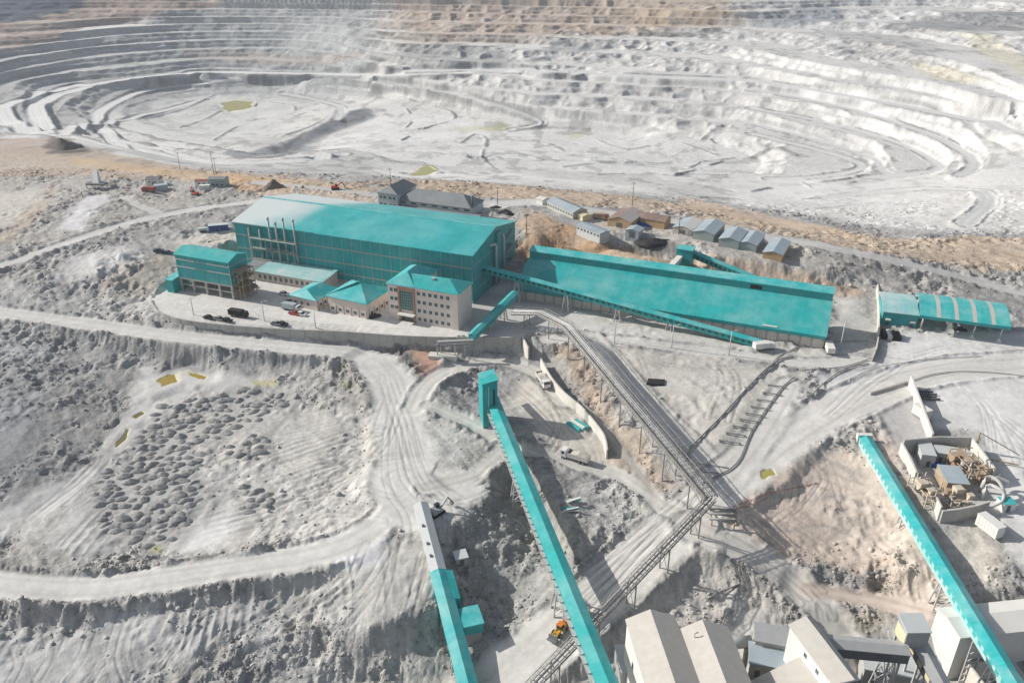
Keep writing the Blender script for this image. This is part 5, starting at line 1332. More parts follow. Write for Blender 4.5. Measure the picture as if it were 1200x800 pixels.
# ------------------------------------------------------------------ pipe rack
def rack(name, label, nodes, w=2.4, pipes=4, step=1.6, legstep=13.0, group=None):
    P0 = Vector(nodes[0]); base = Vector((P0.x, P0.y, gz(P0.x, P0.y)))
    r = thing(name, label, 'pipe rack', base, 0, group)
    N = [Vector(p) - base for p in nodes]
    seg = []
    for i in range(len(N)):
        d = (N[min(i + 1, len(N) - 1)] - N[max(i - 1, 0)]); d.z = 0; d.normalize()
        d1 = (N[i] - N[i - 1]).normalized() if i else d; d2 = (N[i + 1] - N[i]).normalized() if i + 1 < len(N) else d
        c = max(.45, math.sqrt(max(0.05, (1 + Vector((d1.x, d1.y)).normalized().dot(Vector((d2.x, d2.y)).normalized())) / 2)))
        seg.append(Vector((-d.y, d.x, 0)) / c)
    def off(i, o, dz): return N[i] + seg[i] * o + Vector((0, 0, dz))
    for o in (-w / 2, w / 2):
        b = B()
        for i in range(len(N) - 1):
            b.beam(off(i, o, 0), off(i + 1, o, 0), .22, .3); b.beam(off(i, o, 1.25), off(i + 1, o, 1.25), .14)
            L = (N[i + 1] - N[i]).length; n = max(1, int(L / 2.4))
            for k in range(n):
                a0 = off(i, o, 0).lerp(off(i + 1, o, 0), k / n); a1 = off(i, o, 0).lerp(off(i + 1, o, 0), (k + 1) / n)
                b.beam(a0, a0 + Vector((0, 0, 1.25)), .09)
                b.beam(a0 if k % 2 else a0 + Vector((0, 0, 1.25)), a1 + Vector((0, 0, 1.25)) if k % 2 else a1, .07)
        b.out('side_truss', M['racksteel'], r)
    for q in range(pipes):
        o = -w / 2 + .35 + (w - .7) * q / max(1, pipes - 1)
        b = B()
        rr = (.17, .26, .14, .22)[q % 4]
        b.tube([off(i, o, .17 + rr) for i in range(len(N))], rr, 8)
        b.out('pipe', M[('palepipe', 'pipe', 'palepipe', 'lightgrey')[q % 4]], r, True)
    b = B()
    for i in range(len(N) - 1):
        L = (N[i + 1] - N[i]).length; n = max(1, int(L / step))
        for k in range(n):
            b.beam(off(i, -w / 2, .0).lerp(off(i + 1, -w / 2, .0), (k + .5) / n), off(i, w / 2, .0).lerp(off(i + 1, w / 2, .0), (k + .5) / n), .2, .12)
    b.out('cross_bars', M['racksteel'], r)
    for i in range(len(N) - 1):
        L = (N[i + 1] - N[i]).length; n = max(1, int(L / legstep))
        for k in range(n):
            t = (k + .5) / n
            a, c = off(i, -w / 2, -.15).lerp(off(i + 1, -w / 2, -.15), t), off(i, w / 2, -.15).lerp(off(i + 1, w / 2, -.15), t)
            b = B(); ok = False
            ga = gz(a.x + base.x, a.y + base.y) - base.z - .4; gc = gz(c.x + base.x, c.y + base.y) - base.z - .4
            if a.z - ga < .5: continue
            b.beam((a.x, a.y, ga), a, .3); b.beam((c.x, c.y, gc), c, .3); b.beam((a.x, a.y, ga + .5), c, .12); b.beam((c.x, c.y, gc + .5), a, .12)
            b.out('leg', M['racksteel'], r)
    return r
rack('pipe_rack', 'long raised steel pipe rack climbing from the road junction to the teal hall', [at(601, 366, 5), at(634, 367, 6), at(664, 382, 7), at(833, 584, .8)], 4.2, 6)
rack('pipe_rack', 'dark twin-pipe steel rack running beside the wide road under the longest conveyor', [at(834, 585, .6), at(626, 802, -9.5), Vector(at(626, 802, -9.5)) + (Vector(at(626, 802, -9.5)) - Vector(at(834, 585, .6))) * .25], 2.3, 3)
jt = hit(846, 606)
jn = thing('pipe_junction', 'low steel pipe junction frame where the two pipe racks meet', 'pipe frame', jt, -.15)
for k in range(3): B().tube([(-3.5, -2.5 + 2.2 * k, 1.2), (3.5, -2.5 + 2.2 * k, 1.2)], .35, 8).out('pipe', M['pipe'], jn, True)
for x in (-2.8, 2.8):
    b = B(); b.box(x - .15, x + .15, -3.4, 2.6, .6, .84); b.box(x - .14, x + .14, -3.2, -2.9, -1.5, .6); b.box(x - .14, x + .14, 2.1, 2.4, -1.5, .6); b.out('stand', M['rust'], jn)

# ------------------------------------------------------------------ walls
def wall(name, label, pts, h, th, mat, foot=1.2, cap=None, seams=0, cat='wall', group=None, hz=None):
    """pts on the ground along the face; h above hz or above the ground"""
    P = [Vector(p) for p in pts]
    base = Vector((P[0].x, P[0].y, min(p.z for p in P)))
    r = thing(name, label, cat, base, 0, group)
    N = []
    for i in range(len(P)):
        d = P[min(i + 1, len(P) - 1)] - P[max(i - 1, 0)]; d.z = 0; d.normalize(); N.append(Vector((-d.y, d.x, 0)))
    V, F = [], []
    for i, p in enumerate(P):
        q = p - base
        zt = (hz + h - base.z) if hz is not None else q.z + h
        o = N[i] * th
        V += [(q.x, q.y, q.z - foot), (q.x, q.y, zt), (q.x + o.x, q.y + o.y, zt), (q.x + o.x, q.y + o.y, q.z - foot)]
    for i in range(len(P) - 1):
        a = i * 4; c = a + 4
        F += [(a, a + 1, c + 1, c), (a + 1, a + 2, c + 2, c + 1), (a + 2, a + 3, c + 3, c + 2)]
    F += [(0, 3, 2, 1), (len(V) - 4, len(V) - 3, len(V) - 2, len(V) - 1)]
    new_mesh_obj('wall', V, F, mat, r)
    if seams:
        b = B(); acc = 0
        for i in range(len(P) - 1):
            L = hdist(P[i], P[i + 1]); n = max(1, int(L / seams))
            for k in range(n):
                q = P[i].lerp(P[i + 1], (k + .5) / n) - base
                d = (P[i + 1] - P[i]).normalized()
                zt = (hz + h - base.z) if hz is not None else q.z + h
                q2 = q - N[i] * .03
                b.beam((q2.x, q2.y, q.z - foot), (q2.x, q2.y, zt - .05), .09)
        b.out('joints', M['concrete_dark'], r)
    return r
WP = [Vector((p[0], p[1], 0)) for p in spline([tuple(at(u, v, 0)) for u, v in YARD_PX[:10]], 5.0)]
for p in WP: p.z = -4.6
wall('retaining_wall', 'long grey concrete retaining wall curving round the front of the plant yard', WP, .6, .5, M['concrete'], 2.0, seams=4.0, hz=0.0)
p1, p2 = at(611.5, 396, 0), at(618.5, 416, -4)
wall('wing_wall', 'short bright concrete wing wall closing the right end of the long retaining wall', [Vector((p1.x, p1.y, -5)), Vector((p1.x + 1.4, p1.y - 6, -5.2)), Vector((p2.x, p2.y - 2, -5.6))], 5.6, .5, M['concrete_pale'], 1.5)
CW = [hit(u, v) for u, v in spline([(633,430),(645,452),(660,470),(680,487),(697,507),(707,522),(710,538)], 6)]
wall('curved_wall', 'pale curved concrete wall between the truck yard and the brown slope', CW, 3.4, .45, M['concrete_pale'], 1.5)
wall('yard_wall', 'straight pale concrete wall at the edge of the big white apron', [hit(1064, 452), hit(1076, 485), hit(1089, 521)], 3.8, .5, M['concrete_pale'], 1.0)
wall('court_wall', 'grey rear wall of the sunken machine court', [hit(1056, 532), hit(1076, 530), hit(1096, 528), hit(1134, 529)], 4.6, .5, M['concrete'], 1.5)
wall('court_wall', 'pale left-hand wall of the sunken machine court beside the conveyor', [hit(1072, 566), hit(1064, 548), hit(1055, 531)], 3.6, .5, M['concrete_pale'], 1.5)
wall('court_wall', 'pale right-hand wall of the sunken machine court', [hit(1134, 529), hit(1146, 545), hit(1160, 565)], 4.4, .5, M['concrete_pale'], 1.5)
LW = [hit(1101, 613), hit(1120, 611), hit(1140, 607), hit(1156, 602)]
wall('court_wall', 'tall grey front wall of the machine court above the sand slope', LW, 3.8, .6, M['concrete'], 3.0)
LW2 = [hit(1103, 606), hit(1107, 590)]
wall('court_wall', 'short pale corner wall at the left end of the tall front court wall', [LW[0] + Vector((0, .65, 0)), LW[0] + Vector((.8, 5.5, 0))], 4.6, .4, M['concrete_pale'], 3.0)
wall('end_wall', 'slim pale wall between the storage shed yard and the white apron', [hit(1029, 398), hit(1030, 372), hit(1029, 352), hit(1028, 340)], 2.6, .5, M['concrete_pale'], 1.0)
wall('end_wall', 'low pale wall bending down to the road below the storage shed', [hit(1022, 424), hit(1027, 412), hit(1029, 400)], 1.8, .4, M['concrete_pale'], 1.0)
wall('barrier', 'row of low concrete barriers along the edge of the paved ramp', [hit(1020, 463), hit(1040, 457), hit(1062, 450)], .9, .6, M['concrete'], .5, cat='barrier')

# loading frame under the short gallery
lf = hit(515, 420)
lo_ = thing('transfer_platform', 'grey steel transfer platform with concrete slab below the short gallery', 'platform', lf, -.1)
b = B(); b.box(-4, 6, -.2, 3.2, -1.5, .9); b.out('slab', M['concrete_pale'], lo_)
b = B(); b.beam((-1, 2.6, 5.2), (11.5, 3.6, 6.0), 1.3, .45); b.out('conveyor_deck', M['grey'], lo_)
b = B(); b.beam((-2.2, 1.0, 4.4), (10, 2.0, 5.4), 1.1, .3); b.out('conveyor_deck', M['darkgrey'], lo_)
for x, y in ((0, 2.6), (5.3, 1.6), (8.5, 3.4), (-.8, 1.1)): B().box(x - .2, x + .2, y - .2, y + .2, .4, 5.2).out('post', M['steel'], lo_)

# ------------------------------------------------------------------ simple gabled buildings behind the plant
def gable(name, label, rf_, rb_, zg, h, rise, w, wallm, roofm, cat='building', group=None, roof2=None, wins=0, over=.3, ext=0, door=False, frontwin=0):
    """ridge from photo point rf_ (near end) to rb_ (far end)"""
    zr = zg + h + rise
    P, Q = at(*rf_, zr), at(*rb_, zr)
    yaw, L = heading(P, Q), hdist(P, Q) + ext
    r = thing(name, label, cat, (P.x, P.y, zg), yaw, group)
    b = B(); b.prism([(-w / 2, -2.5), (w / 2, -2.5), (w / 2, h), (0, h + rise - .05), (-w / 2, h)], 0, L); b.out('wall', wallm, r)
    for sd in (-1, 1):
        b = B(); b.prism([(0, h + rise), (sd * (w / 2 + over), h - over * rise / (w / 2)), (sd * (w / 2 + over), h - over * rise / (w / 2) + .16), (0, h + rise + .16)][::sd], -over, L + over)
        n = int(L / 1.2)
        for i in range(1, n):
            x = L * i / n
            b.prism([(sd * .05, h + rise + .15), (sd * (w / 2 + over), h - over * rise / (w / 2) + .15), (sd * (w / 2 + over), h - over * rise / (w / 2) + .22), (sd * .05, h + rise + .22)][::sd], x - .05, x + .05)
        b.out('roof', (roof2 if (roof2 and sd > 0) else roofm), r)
    if wins:
        pr = None
        for i in range(wins):
            x = L * (i + .5) / wins
            for sd in (-1, 1):
                if pr is None: pr = win_proto(min(1.4, L / wins * .6), 1.1, r); o = pr; o.location = (x, sd * (w / 2 + .005), h * .55); o.rotation_euler = (0, 0, math.pi if sd > 0 else 0)
                else: win_copy(pr, r, (x, sd * (w / 2 + .005), h * .55), math.pi if sd > 0 else 0)
    if door: B().box(-.06, -.003, -1.3, 1.3, 0, min(2.6, h - .2)).out('door', M['darkgrey'], r)
    return r
SG = 'gabled store sheds in the row behind the storage shed'
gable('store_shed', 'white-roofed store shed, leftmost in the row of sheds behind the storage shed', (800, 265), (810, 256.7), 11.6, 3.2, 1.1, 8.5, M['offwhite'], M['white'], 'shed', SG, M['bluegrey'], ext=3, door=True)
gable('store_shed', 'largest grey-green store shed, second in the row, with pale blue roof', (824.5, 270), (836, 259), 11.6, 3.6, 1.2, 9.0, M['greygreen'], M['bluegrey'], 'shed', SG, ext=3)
gable('store_shed', 'grey-green store shed third in the row, close against its right neighbour', (854.8, 278.3), (863.5, 267.6), 11.3, 3.6, 1.2, 8.4, M['greygreen'], M['bluegrey'], 'shed', SG, ext=2)
gable('store_shed', 'grey-green store shed fourth in the row with half-white roof', (875.5, 283), (884.5, 272), 11.0, 3.2, 1.1, 8.0, M['greygreen'], M['bluegrey'], 'shed', SG, ext=2)
gable('store_shed', 'small tan-walled store shed standing apart at the right end of the row', (906, 294.5), (915.5, 279.8), 10.2, 3.0, 1.0, 7.6, M['tanwall'], M['bluegrey'], 'shed', SG, ext=1)
gable('barracks', 'long cream barracks with grey roof and a row of small windows', (680, 244), (649.5, 231), 12, 3.3, 1.4, 8.0, M['yellow'] if False else M['offwhite'], M['bluegrey'], 'barracks', wins=10)
gable('annex_hut', 'small yellow hut at the right end of the long cream barracks', (688, 251.5), (681, 248.5), 12, 2.4, .4, 5.0, M['yellow'], M['yellow'], 'hut')
gable('annex_hut', 'small white hut at the far left end of the long cream barracks', (640, 232), (633, 230), 12, 2.4, .6, 5.0, M['white'], M['white'], 'hut')
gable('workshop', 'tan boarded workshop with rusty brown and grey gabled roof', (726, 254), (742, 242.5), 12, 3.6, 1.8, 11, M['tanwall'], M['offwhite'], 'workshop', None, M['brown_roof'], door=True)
gable('workshop_wing', 'long brown-roofed wing joined to the right of the tan workshop', (783, 253.5), (745, 247.5), 12, 3.2, 1.4, 8.5, M['tanwall'], M['brown_roof'], 'workshop')
gable('prefab_cabin', 'low grey prefab cabin row with flat ribbed roof on the brown bank', (709, 271), (682, 261), 11.8, 2.6, .5, 6.0, M['lightgrey'], M['bluegrey'], 'cabin', wins=7)
gable('hut', 'grey-blue hut with small white roof flap beside the black heap', (741, 268.5), (747, 264), 11.8, 3.0, .8, 6.0, M['bluegrey'], M['bluegrey'], 'hut', door=True)
# blue tarpaulin over a stack
tp = hit(760, 264.5)
b = B()
for i in range(13):
    t = i / 12
    b.v += [(-5 + 10 * t, -2.2, 0), (-5 + 10 * t, -1.4, 1.5 + .3 * math.sin(i * 1.9)), (-5 + 10 * t, 0, 2.1 + .35 * math.sin(i * 1.3 + 1)), (-5 + 10 * t, 1.4, 1.5 + .3 * math.sin(i * 2.3)), (-5 + 10 * t, 2.2, 0)]
for i in range(12): b.f += [(i * 5 + k, i * 5 + 5 + k, i * 5 + 6 + k, i * 5 + k + 1) for k in range(4)]
b.f += [tuple(range(5))[::-1], tuple(range(60, 65))]
o = b.out('covered_stack', M['tarpblue'], None, True); o.location = tp; o.rotation_euler = (0, 0, -.25)
tag(o, 'stack covered with a bright blue tarpaulin in front of the brown-roofed wing', 'tarpaulin')

# dormitory: two-storey block with a long wing
zg = 10.8
e1 = at(466, 234, zg + 4.5); e2 = at(551.5, 245, zg + 4.5)
dyaw = heading(e1, e2); dl = hdist(e1, e2)
dm = thing('dormitory', 'long grey building with a two-storey left block behind the big hall', 'building', (e1.x, e1.y, zg), dyaw)
b = B(); b.box(0, dl, 0, 14, -2, 4.5); b.out('wall', M['lightgrey'], dm)
b = B(); hip_roof(b, -.5, dl + .5, -.6, 14.6, 4.8, 4.2); b.out('roof', M['slate_roof'], dm)
b = B(); b.box(-9.5, 1.2, -2.2, 16, -2, 7.4); b.out('wall', M['lightgrey'], dm)
b = B(); hip_roof(b, -10, 1.7, -2.7, 16.5, 7.7, 3.2, 'y', inset=3); b.out('roof', M['slate_roof'], dm)
b = B(); b.box(-3, dl + 5, -5.5, -.01, -2, 1.6); b.out('lower_annex', M['lightgrey'], dm)
b = B(); b.slab([(-3.3, -5.9, 1.95), (dl + 5.4, -5.9, 1.95), (dl + 5.4, .1, 2.5), (-3.3, .1, 2.5)], .3); b.out('annex_roof', M['slate_roof'], dm)
wq = win_proto(1.3, 1.3, dm); wq.location = (-8, -2.205, 5.6)
for x in (-5.8, -2.8, -.5): win_copy(wq, dm, (x, -2.205, 5.6))
for x in (-8, -5.8, -2.8, -.5): win_copy(wq, dm, (x, -2.205, 2.2))
wl = win_proto(3.0, .9, dm); wl.location = (3, -.005, 3.6)
for k in range(1, 7): win_copy(wl, dm, (3 + (dl - 5) * k / 6, -.005, 3.6))
B().tube([(dl - .5, 3, 4), (dl - .5, 3, 10)], .35, 8).out('chimney', M['darkgrey'], dm, True)

# ------------------------------------------------------------------ bottom of the picture: process buildings
def shed_near(name, label, l, rg, rr, lfar, zr, ze, zg, wallm, roofm, L, cat='building', parapet=False):
    """front gable photo points: left eave, ridge, right eave; lfar: a later point on the left eave"""
    A, C, D = at(*l, ze), at(*rg, zr), at(*lfar, ze)
    yaw = heading(A, D)
    r_ = at(*rr, ze)
    w = abs(local(A, yaw, r_).y)
    r = thing(name, label, cat, (A.x, A.y, zg), yaw)
    m = abs(local(A, yaw, C).y)
    h, hr = ze - zg, zr - zg
    s = 1.0
    b = B(); b.prism([(0, -2), (w, -2), (w, h), (m, hr - .06), (0, h)], 0, L); b.out('wall', wallm, r)
    b = B(); b.prism([(-.35, h - .08), (m, hr), (m, hr + .18), (-.35, h + .1)], -.4, L + .4); ribs(b, 0, L, -.3, m, h + .1, hr + .18, 2.8, .05, .02); b.out('roof', roofm, r)
    b = B(); b.prism([(m, hr), (w + .35, h - .08), (w + .35, h + .1), (m, hr + .18)], -.4, L + .4); ribs(b, 0, L, w + .3, m, h + .1, hr + .18, 2.8, .05, .02); b.out('roof', roofm, r)
    return r, yaw, w, m, h, hr
n1 = shed_near('process_building', 'left one of two adjoining pale gabled process buildings, its long wall facing the conveyor', (735, 727), (764, 720), (789, 722), (757, 800), 2.2, 0.0, -16, M['white'], M['offwhite'], 46)
for x in (6, 13): B().box(x, x + 1.0, -.06, -.003, 9, 11).out('window', M['glass'], n1[0])
n2 = shed_near('process_building', 'right one of two adjoining pale gabled process buildings, next to the round tank', (797, 739), (825.5, 733), (852, 736), (818, 800), 2.0, -.3, -16, M['white'], M['offwhite'], 42)
B().tube([(3, n2[3] - 2.5, n2[5] - .9), (3, n2[3] - 2.5, n2[5] + .1), (3, n2[3] - 1.8, n2[5] + .3)], .14, 8).out('vent', M['steel'], n2[0], True)
# tank
tk = hit(865, 752); tk0 = at(857, 753, -9); tk1 = at(880, 751, -9)
tt = thing('steel_tank', 'horizontal grey steel tank lying right of the two gabled process buildings', 'tank', (tk0.x, tk0.y, -13), heading(tk0, tk1))
tlen = hdist(tk0, tk1)
B().tube([(-2, 0, 4), (tlen, 0, 4)], 1.3, 20).out('tank', M['grey'], tt, True)
for x in (0, tlen - 1): B().box(x - .3, x + .3, -1.2, 1.2, -4, 3.2).out('saddle', M['concrete'], tt)
bk = hit(796, 735)
# white stepped plant building
wa, wb = at(926, 733, 2.0), at(975, 800, 2.0)
wy = heading(wa, wb)
ws = thing('screening_plant', 'tall white stepped building with a dusty sloped lower roof on its left', 'building', (wa.x, wa.y, -17), wy)
b = B(); b.box(0, 44, 0, 5.2, -2, 19); b.out('wall', M['white'], ws)
b = B(); b.prism([(-.2, 18.8), (3.6, 20.2), (5.5, 18.8), (5.5, 19.1), (3.6, 20.5), (-.2, 19.1)], -.4, 44.4); b.out('roof', M['offwhite'], ws)
b = B(); b.prism([(-11.5, -2), (-.003, -2), (-.003, 15.0), (-11.5, 10.6)], 5, 44); b.out('lower_wall', M['white'], ws)
b = B(); b.prism([(-11.9, 10.6), (-.003, 15.2), (-.003, 15.45), (-11.9, 10.85)], 4.6, 44.4); b.out('lower_roof', M['offwhite'], ws)
wq = win_proto(1.0, 1.2, ws, M['glass']); wq.location = (6, -.004, 17.2)
for k in range(1, 7): win_copy(wq, ws, (6 + 4 * k, -.004, 17.2))
B().box(16, 16.3, .2, 4.6, 20.0, 20.9).out('roof_step', M['darkgrey'], ws)
# grey gallery from the white building to the transfer tower
g8 = gallery('conveyor_gallery', 'dusty grey conveyor gallery between the white stepped building and the grey transfer tower', at(952, 746.5, 1.0), at(1064, 757, 1.0), 3.2, 2.5, M['grey'], M['darkgrey'], 0, None, (.22, .85), legm=M['steel'])
tp_ = at(1072, 731, 4.0)
gt = thing('transfer_tower', 'grey sheet-metal transfer tower with pale yellow side at the bottom right', 'tower', (tp_.x, tp_.y, -16), .02)
b = B(); b.box(-2.3, 2.3, -2, 2, 15.6, 19.8); b.out('wall', M['grey'], gt); b = B(); b.slab([(-2.5, -2.2, 20.0), (2.5, -2.2, 20.0), (2.5, 2.2, 20.8), (-2.5, 2.2, 20.8)], .2); b.out('roof', M['lightgrey'], gt)
b = B(); b.add([(-2.3, -2, 19.75), (2.3, -2, 19.75), (2.3, 2, 19.75), (-2.3, 2, 19.75), (2.3, 2, 20.5), (-2.3, 2, 20.5)], [(1, 2, 4), (0, 5, 3), (2, 3, 5, 4), (0, 1, 4, 5)]); b.out('gable_filler', M['grey'], gt)
B().box(-2.38, -2.303, -1.8, 1.8, 16, 19).out('side_panel', M['yellow'], gt)
for x in (-2.0, 2.0):
    for y in (-1.7, 1.7): B().box(x - .2, x + .2, y - .2, y + .2, -2, 15.58).out('leg', M['steel'], gt)
g9 = gallery('conveyor_gallery', 'grey conveyor gallery with yellow side patches running down from the grey transfer tower', at(1075, 744, .5), at(1112, 812, -2.0), 3.0, 2.4, M['grey'], M['darkgrey'], 4, M['yellow'], (.5,), side=(-1,), legm=M['steel'])
# white building at the right under the conveyor
e1 = at(1126, 746, -4.0); e2 = at(1200, 738, -4.0)
q1 = thing('filter_building', 'low white building with flat pitched roof under the right-hand conveyor', 'building', (e1.x, e1.y, -15), heading(e1, e2))
b = B(); b.prism([(0, -2), (8, -2), (8, 10.7), (4.5, 11.7), (0, 10.9)], 0, 34); b.out('wall', M['white'], q1)
b = B(); b.prism([(-.4, 10.9), (4.5, 11.75), (8.4, 10.6), (8.4, 10.85), (4.5, 12.0), (-.4, 11.15)], -.4, 34.4); b.out('roof', M['white'], q1)
lad = B()
for x in (1.8, 4.6): lad.box(x - .12, x + .12, -1.5, -1.26, -2, 11)
for k in range(6): lad.beam((1.8, -1.38, -1 + 2 * k), (4.6, -1.38, 1 + 2 * k), .14); lad.beam((1.8, -1.38, 1 + 2 * k), (4.6, -1.38, 1 + 2 * k), .12)
lad.out('lattice_stair', M['steel'], q1)
b = hit(1180, 795)
pit_ = thing('concrete_bin', 'open concrete bin at the bottom edge beside the right-hand conveyor', 'bin', at(1160, 800, -14), .1)
b = B(); b.box(-4, 6, 2.6, 3, -2, 3.2); b.box(-4, -3.6, -5, 2.6, -2, 3.2); b.box(5.6, 6, -5, 2.6, -2, 3.2); b.out('wall', M['concrete_pale'], pit_)
cabin_ = thing('site_cabin', 'grey site cabin squeezed between the longest conveyor and the gabled process building', 'cabin', at(727, 766, -14), heading(at(727, 766, -14), at(733, 790, -14)))
b = B(); b.box(0, 7, -1.3, 1.3, -2, 2.6); b.out('wall', M['grey'], cabin_); b = B(); b.box(-.2, 7.2, -1.5, 1.5, 2.603, 2.8); b.out('roof', M['lightgrey'], cabin_); B().box(2, 3, -1.36, -1.303, .2, 2.1).out('door', M['darkgrey'], cabin_)
bd = thing('access_scaffold', 'white steel access scaffold standing beside the longest conveyor near the yellow loader', 'frame', hit(668, 742), .7)
b = B()
for x in (0, 3, 6):
    for y in (0, 2.4): b.box(x - .1, x + .1, y - .1, y + .1, -.5, 5)
for z in (1.6, 3.3, 5): b.box(-.1, 6.1, -.12, -.02, z - .1, z); b.box(-.1, 6.1, 2.42, 2.52, z - .1, z); b.box(-.2, -.1, 0, 2.4, z - .1, z); b.box(6.1, 6.2, 0, 2.4, z - .1, z)
b.out('frame', M['steel'], bd)
B().box(-.1, 6.1, .12, 2.28, 4.6, 4.7).out('deck', M['lightgrey'], bd)

# low grey roofs and rigs along the bottom edge
for (u, v, z, L_, W_, H_, mt, lb) in ((882, 768, -11, 9, 5, 4.5, 'grey', 'low grey flat-roofed building between the round tank and the white stepped building'), (876, 792, -12, 9, 5.5, 4.0, 'bluegrey', 'low blue-grey roof at the bottom edge left of the white stepped building'), (1010, 797, -15, 10, 5, 3.5, 'lightgrey', 'pale low roof at the bottom edge under the dusty grey gallery')):
    p_ = at(u, v, z); r_ = thing('service_building', lb, 'building', p_, -.25)
    b = B(); b.box(0, L_, 0, W_, -5, H_); b.out('wall', M['concrete'], r_); b = B(); b.prism([(-.3, H_ + .003), (W_ + .3, H_ + .003), (W_ + .3, H_ + .25), (W_ * .5, H_ + .7), (-.3, H_ + .25)], -.3, L_ + .3); b.out('roof', M[mt], r_)
    B().box(1.2, 2.3, -.06, -.003, .2, 2.3).out('door', M['darkgrey'], r_)
# ------------------------------------------------------------------ machine court
def boxy(name, label, cat, p, yaw, L, W, H, wallm, roofm, door=None, win=0, group=None, roofrise=0.0, foot=.5):
    r = thing(name, label, cat, p, yaw, group)
    b = B(); b.box(0, L, 0, W, -foot, H); b.out('body', wallm, r)
    b = B(); b.prism([(-.1, H + .004), (W + .1, H + .004), (W + .1, H + .12), (W / 2, H + .12 + roofrise), (-.1, H + .12)], -.1, L + .1); b.out('roof', roofm, r)
    b = B(); n = int(L / .8)
    for i in range(1, n): b.box(L * i / n - .04, L * i / n + .04, -.05, -.003, 0, H); b.box(L * i / n - .04, L * i / n + .04, W + .003, W + .05, 0, H)
    (b.out('corrugation', wallm, r) if n > 4 else None)
    if door: B().box(L * door, L * door + .9, -.08, -.052, 0, 2.0).out('door', M['darkgrey'], r)
    for k in range(win): B().box(L * (k + .6) / (win + .4), L * (k + .6) / (win + .4) + 1.0, -.08, -.052, 1.3, 2.1).out('window', M['glass'], r)
    return r
c1 = at(1077, 546, -2.2); c2 = at(1089, 547.5, -2.2)
boxy('electric_house', 'tall pale grey electrical container with a dark roof slot in the sunken court', 'container', c1, heading(c1, c2), 3.6, 9.0, 3.8, M['lightgrey'], M['lightgrey'], .45)
c1 = at(1092, 541, -2.2); c2 = at(1122, 546, -2.2)
boxy('long_container', 'long grey container with rounded roof along the rear court wall', 'container', c1, heading(c1, c2), 8.8, 4.2, 3.2, M['lightgrey'], M['lightgrey'], .16, roofrise=.5)
c1 = at(1091, 548, -2.2)
boxy('blue_skip', 'low blue steel skip in front of the long grey container', 'skip', c1, heading(c1, at(1113, 551, -2.2)), 5.0, 1.2, 1.2, M['tarpblue'], M['tarpblue'])
c1 = at(1106, 581, -2.4); c2 = at(1130, 583, -2.4)
fb = boxy('filter_box', 'flat-topped pale blue-grey filter house in the middle of the court', 'filter house', c1, heading(c1, c2), 5.4, 8.0, 4.2, M['rust'], M['bluegrey'])
rn = random.Random(3)
def machine(name, label, p, yaw, L, W, H, seed, mats):
    rn = random.Random(seed)
    r = thing(name, label, 'machinery', p, yaw)
    b = B()
    for x in np.arange(0, L + .1, 2.2):
        for y in (0, W): b.box(x - .12, x + .12, y - .12, y + .12, -1, H * rn.uniform(.8, 1))
    for z in np.arange(1.6, H, 1.9):
        for y in (0, W): b.box(0, L, y - .09, y + .09, z - .1, z + .1)
        for x in np.arange(0, L + .1, 2.2): b.box(x - .08, x + .08, .1, W - .1, z - .1, z + .1)
        b.beam((0, 0, z - 1.5), (L * .5, 0, z), .1); b.beam((L * .5, 0, z), (L, 0, z - 1.5), .1)
    b.out('frame', M[mats[0]], r)
    for k in range(5):
        x, y, s = rn.uniform(.6, L - .8), rn.uniform(.5, W - .5), rn.uniform(.5, 1.1)
        zb = rn.choice([.2, 1.9, 3.5])
        b = B()
        if k % 2: b.tube([(x, y, zb), (x, y, zb + 1.4 * s)], s * .7, 12)
        else: b.prism([(y - s, zb + .8), (y + s, zb + .8), (y + s, zb + 1.8 * s), (y - s, zb + 1.8 * s)], x - s, x + s); b.prism([(y - s * .3, zb - .4), (y + s * .3, zb - .4), (y + s, zb + .79), (y - s, zb + .79)], x - s, x + s)
        b.out('hopper' if k % 2 == 0 else 'drum', M[mats[1 + k % (len(mats) - 1)]], r)
    for k in range(3):
        z = rn.uniform(2, H - .3); x = rn.uniform(.3, L * .5)
        B().box(x, x + rn.uniform(1.5, L * .45), rn.uniform(0, W * .4), W * rn.uniform(.6, 1), z, z + .08).out('platform', M[mats[0]], r)
    for k in range(3):
        x, y, z = rn.uniform(.4, L - .4), rn.uniform(.3, W - .3), rn.uniform(1.5, H)
        B().tube([(x, y, .2), (x, y, z), (x + .7, y + .5, z + .7), (min(x + 2.6, L), y + .8, z + .6)], .26, 8).out('duct', M['palepipe'], r, True)
    return r
m1 = at(1083, 595, -2.6)
machine('crusher_rig', 'dust-caked crusher rig left of the flat-topped filter house', m1, .12, 4.5, 8, 5.0, 5, ('beigesteel', 'beigesteel', 'rust'))
m2 = at(1133, 570, -2.4)
machine('screening_rig', 'rust-brown screening rig with ducts right of the flat-topped filter house', m2, .1, 6.5, 9.5, 6.2, 9, ('rust', 'beigesteel', 'palepipe'))
m4 = at(1118, 560, -2.4)
machine('pump_skid', 'orange-brown pump skid by the end of the long grey container', at(1116, 556, -2.2), .3, 3.2, 2.6, 2.4, 21, ('rust', 'rust', 'beigesteel'))
machine('feeder_rig', 'rusty feeder rig in the shade below the low white filter building', at(1139, 783, -14.5), .1, 6.5, 4.5, 4.5, 31, ('racksteel', 'grey', 'rust'))
machine('conveyor_rig', 'grey steel rig right of the rusty feeder at the bottom right edge', at(1172, 776, -14.5), .1, 6, 4.5, 4.8, 37, ('steel', 'grey', 'beigesteel'))
machine('sorting_rig', 'dusty steel rig behind the filter house beside the screening rig', at(1150, 573, -2.4), .2, 5.0, 5.0, 4.6, 43, ('beigesteel', 'rust', 'palepipe'))
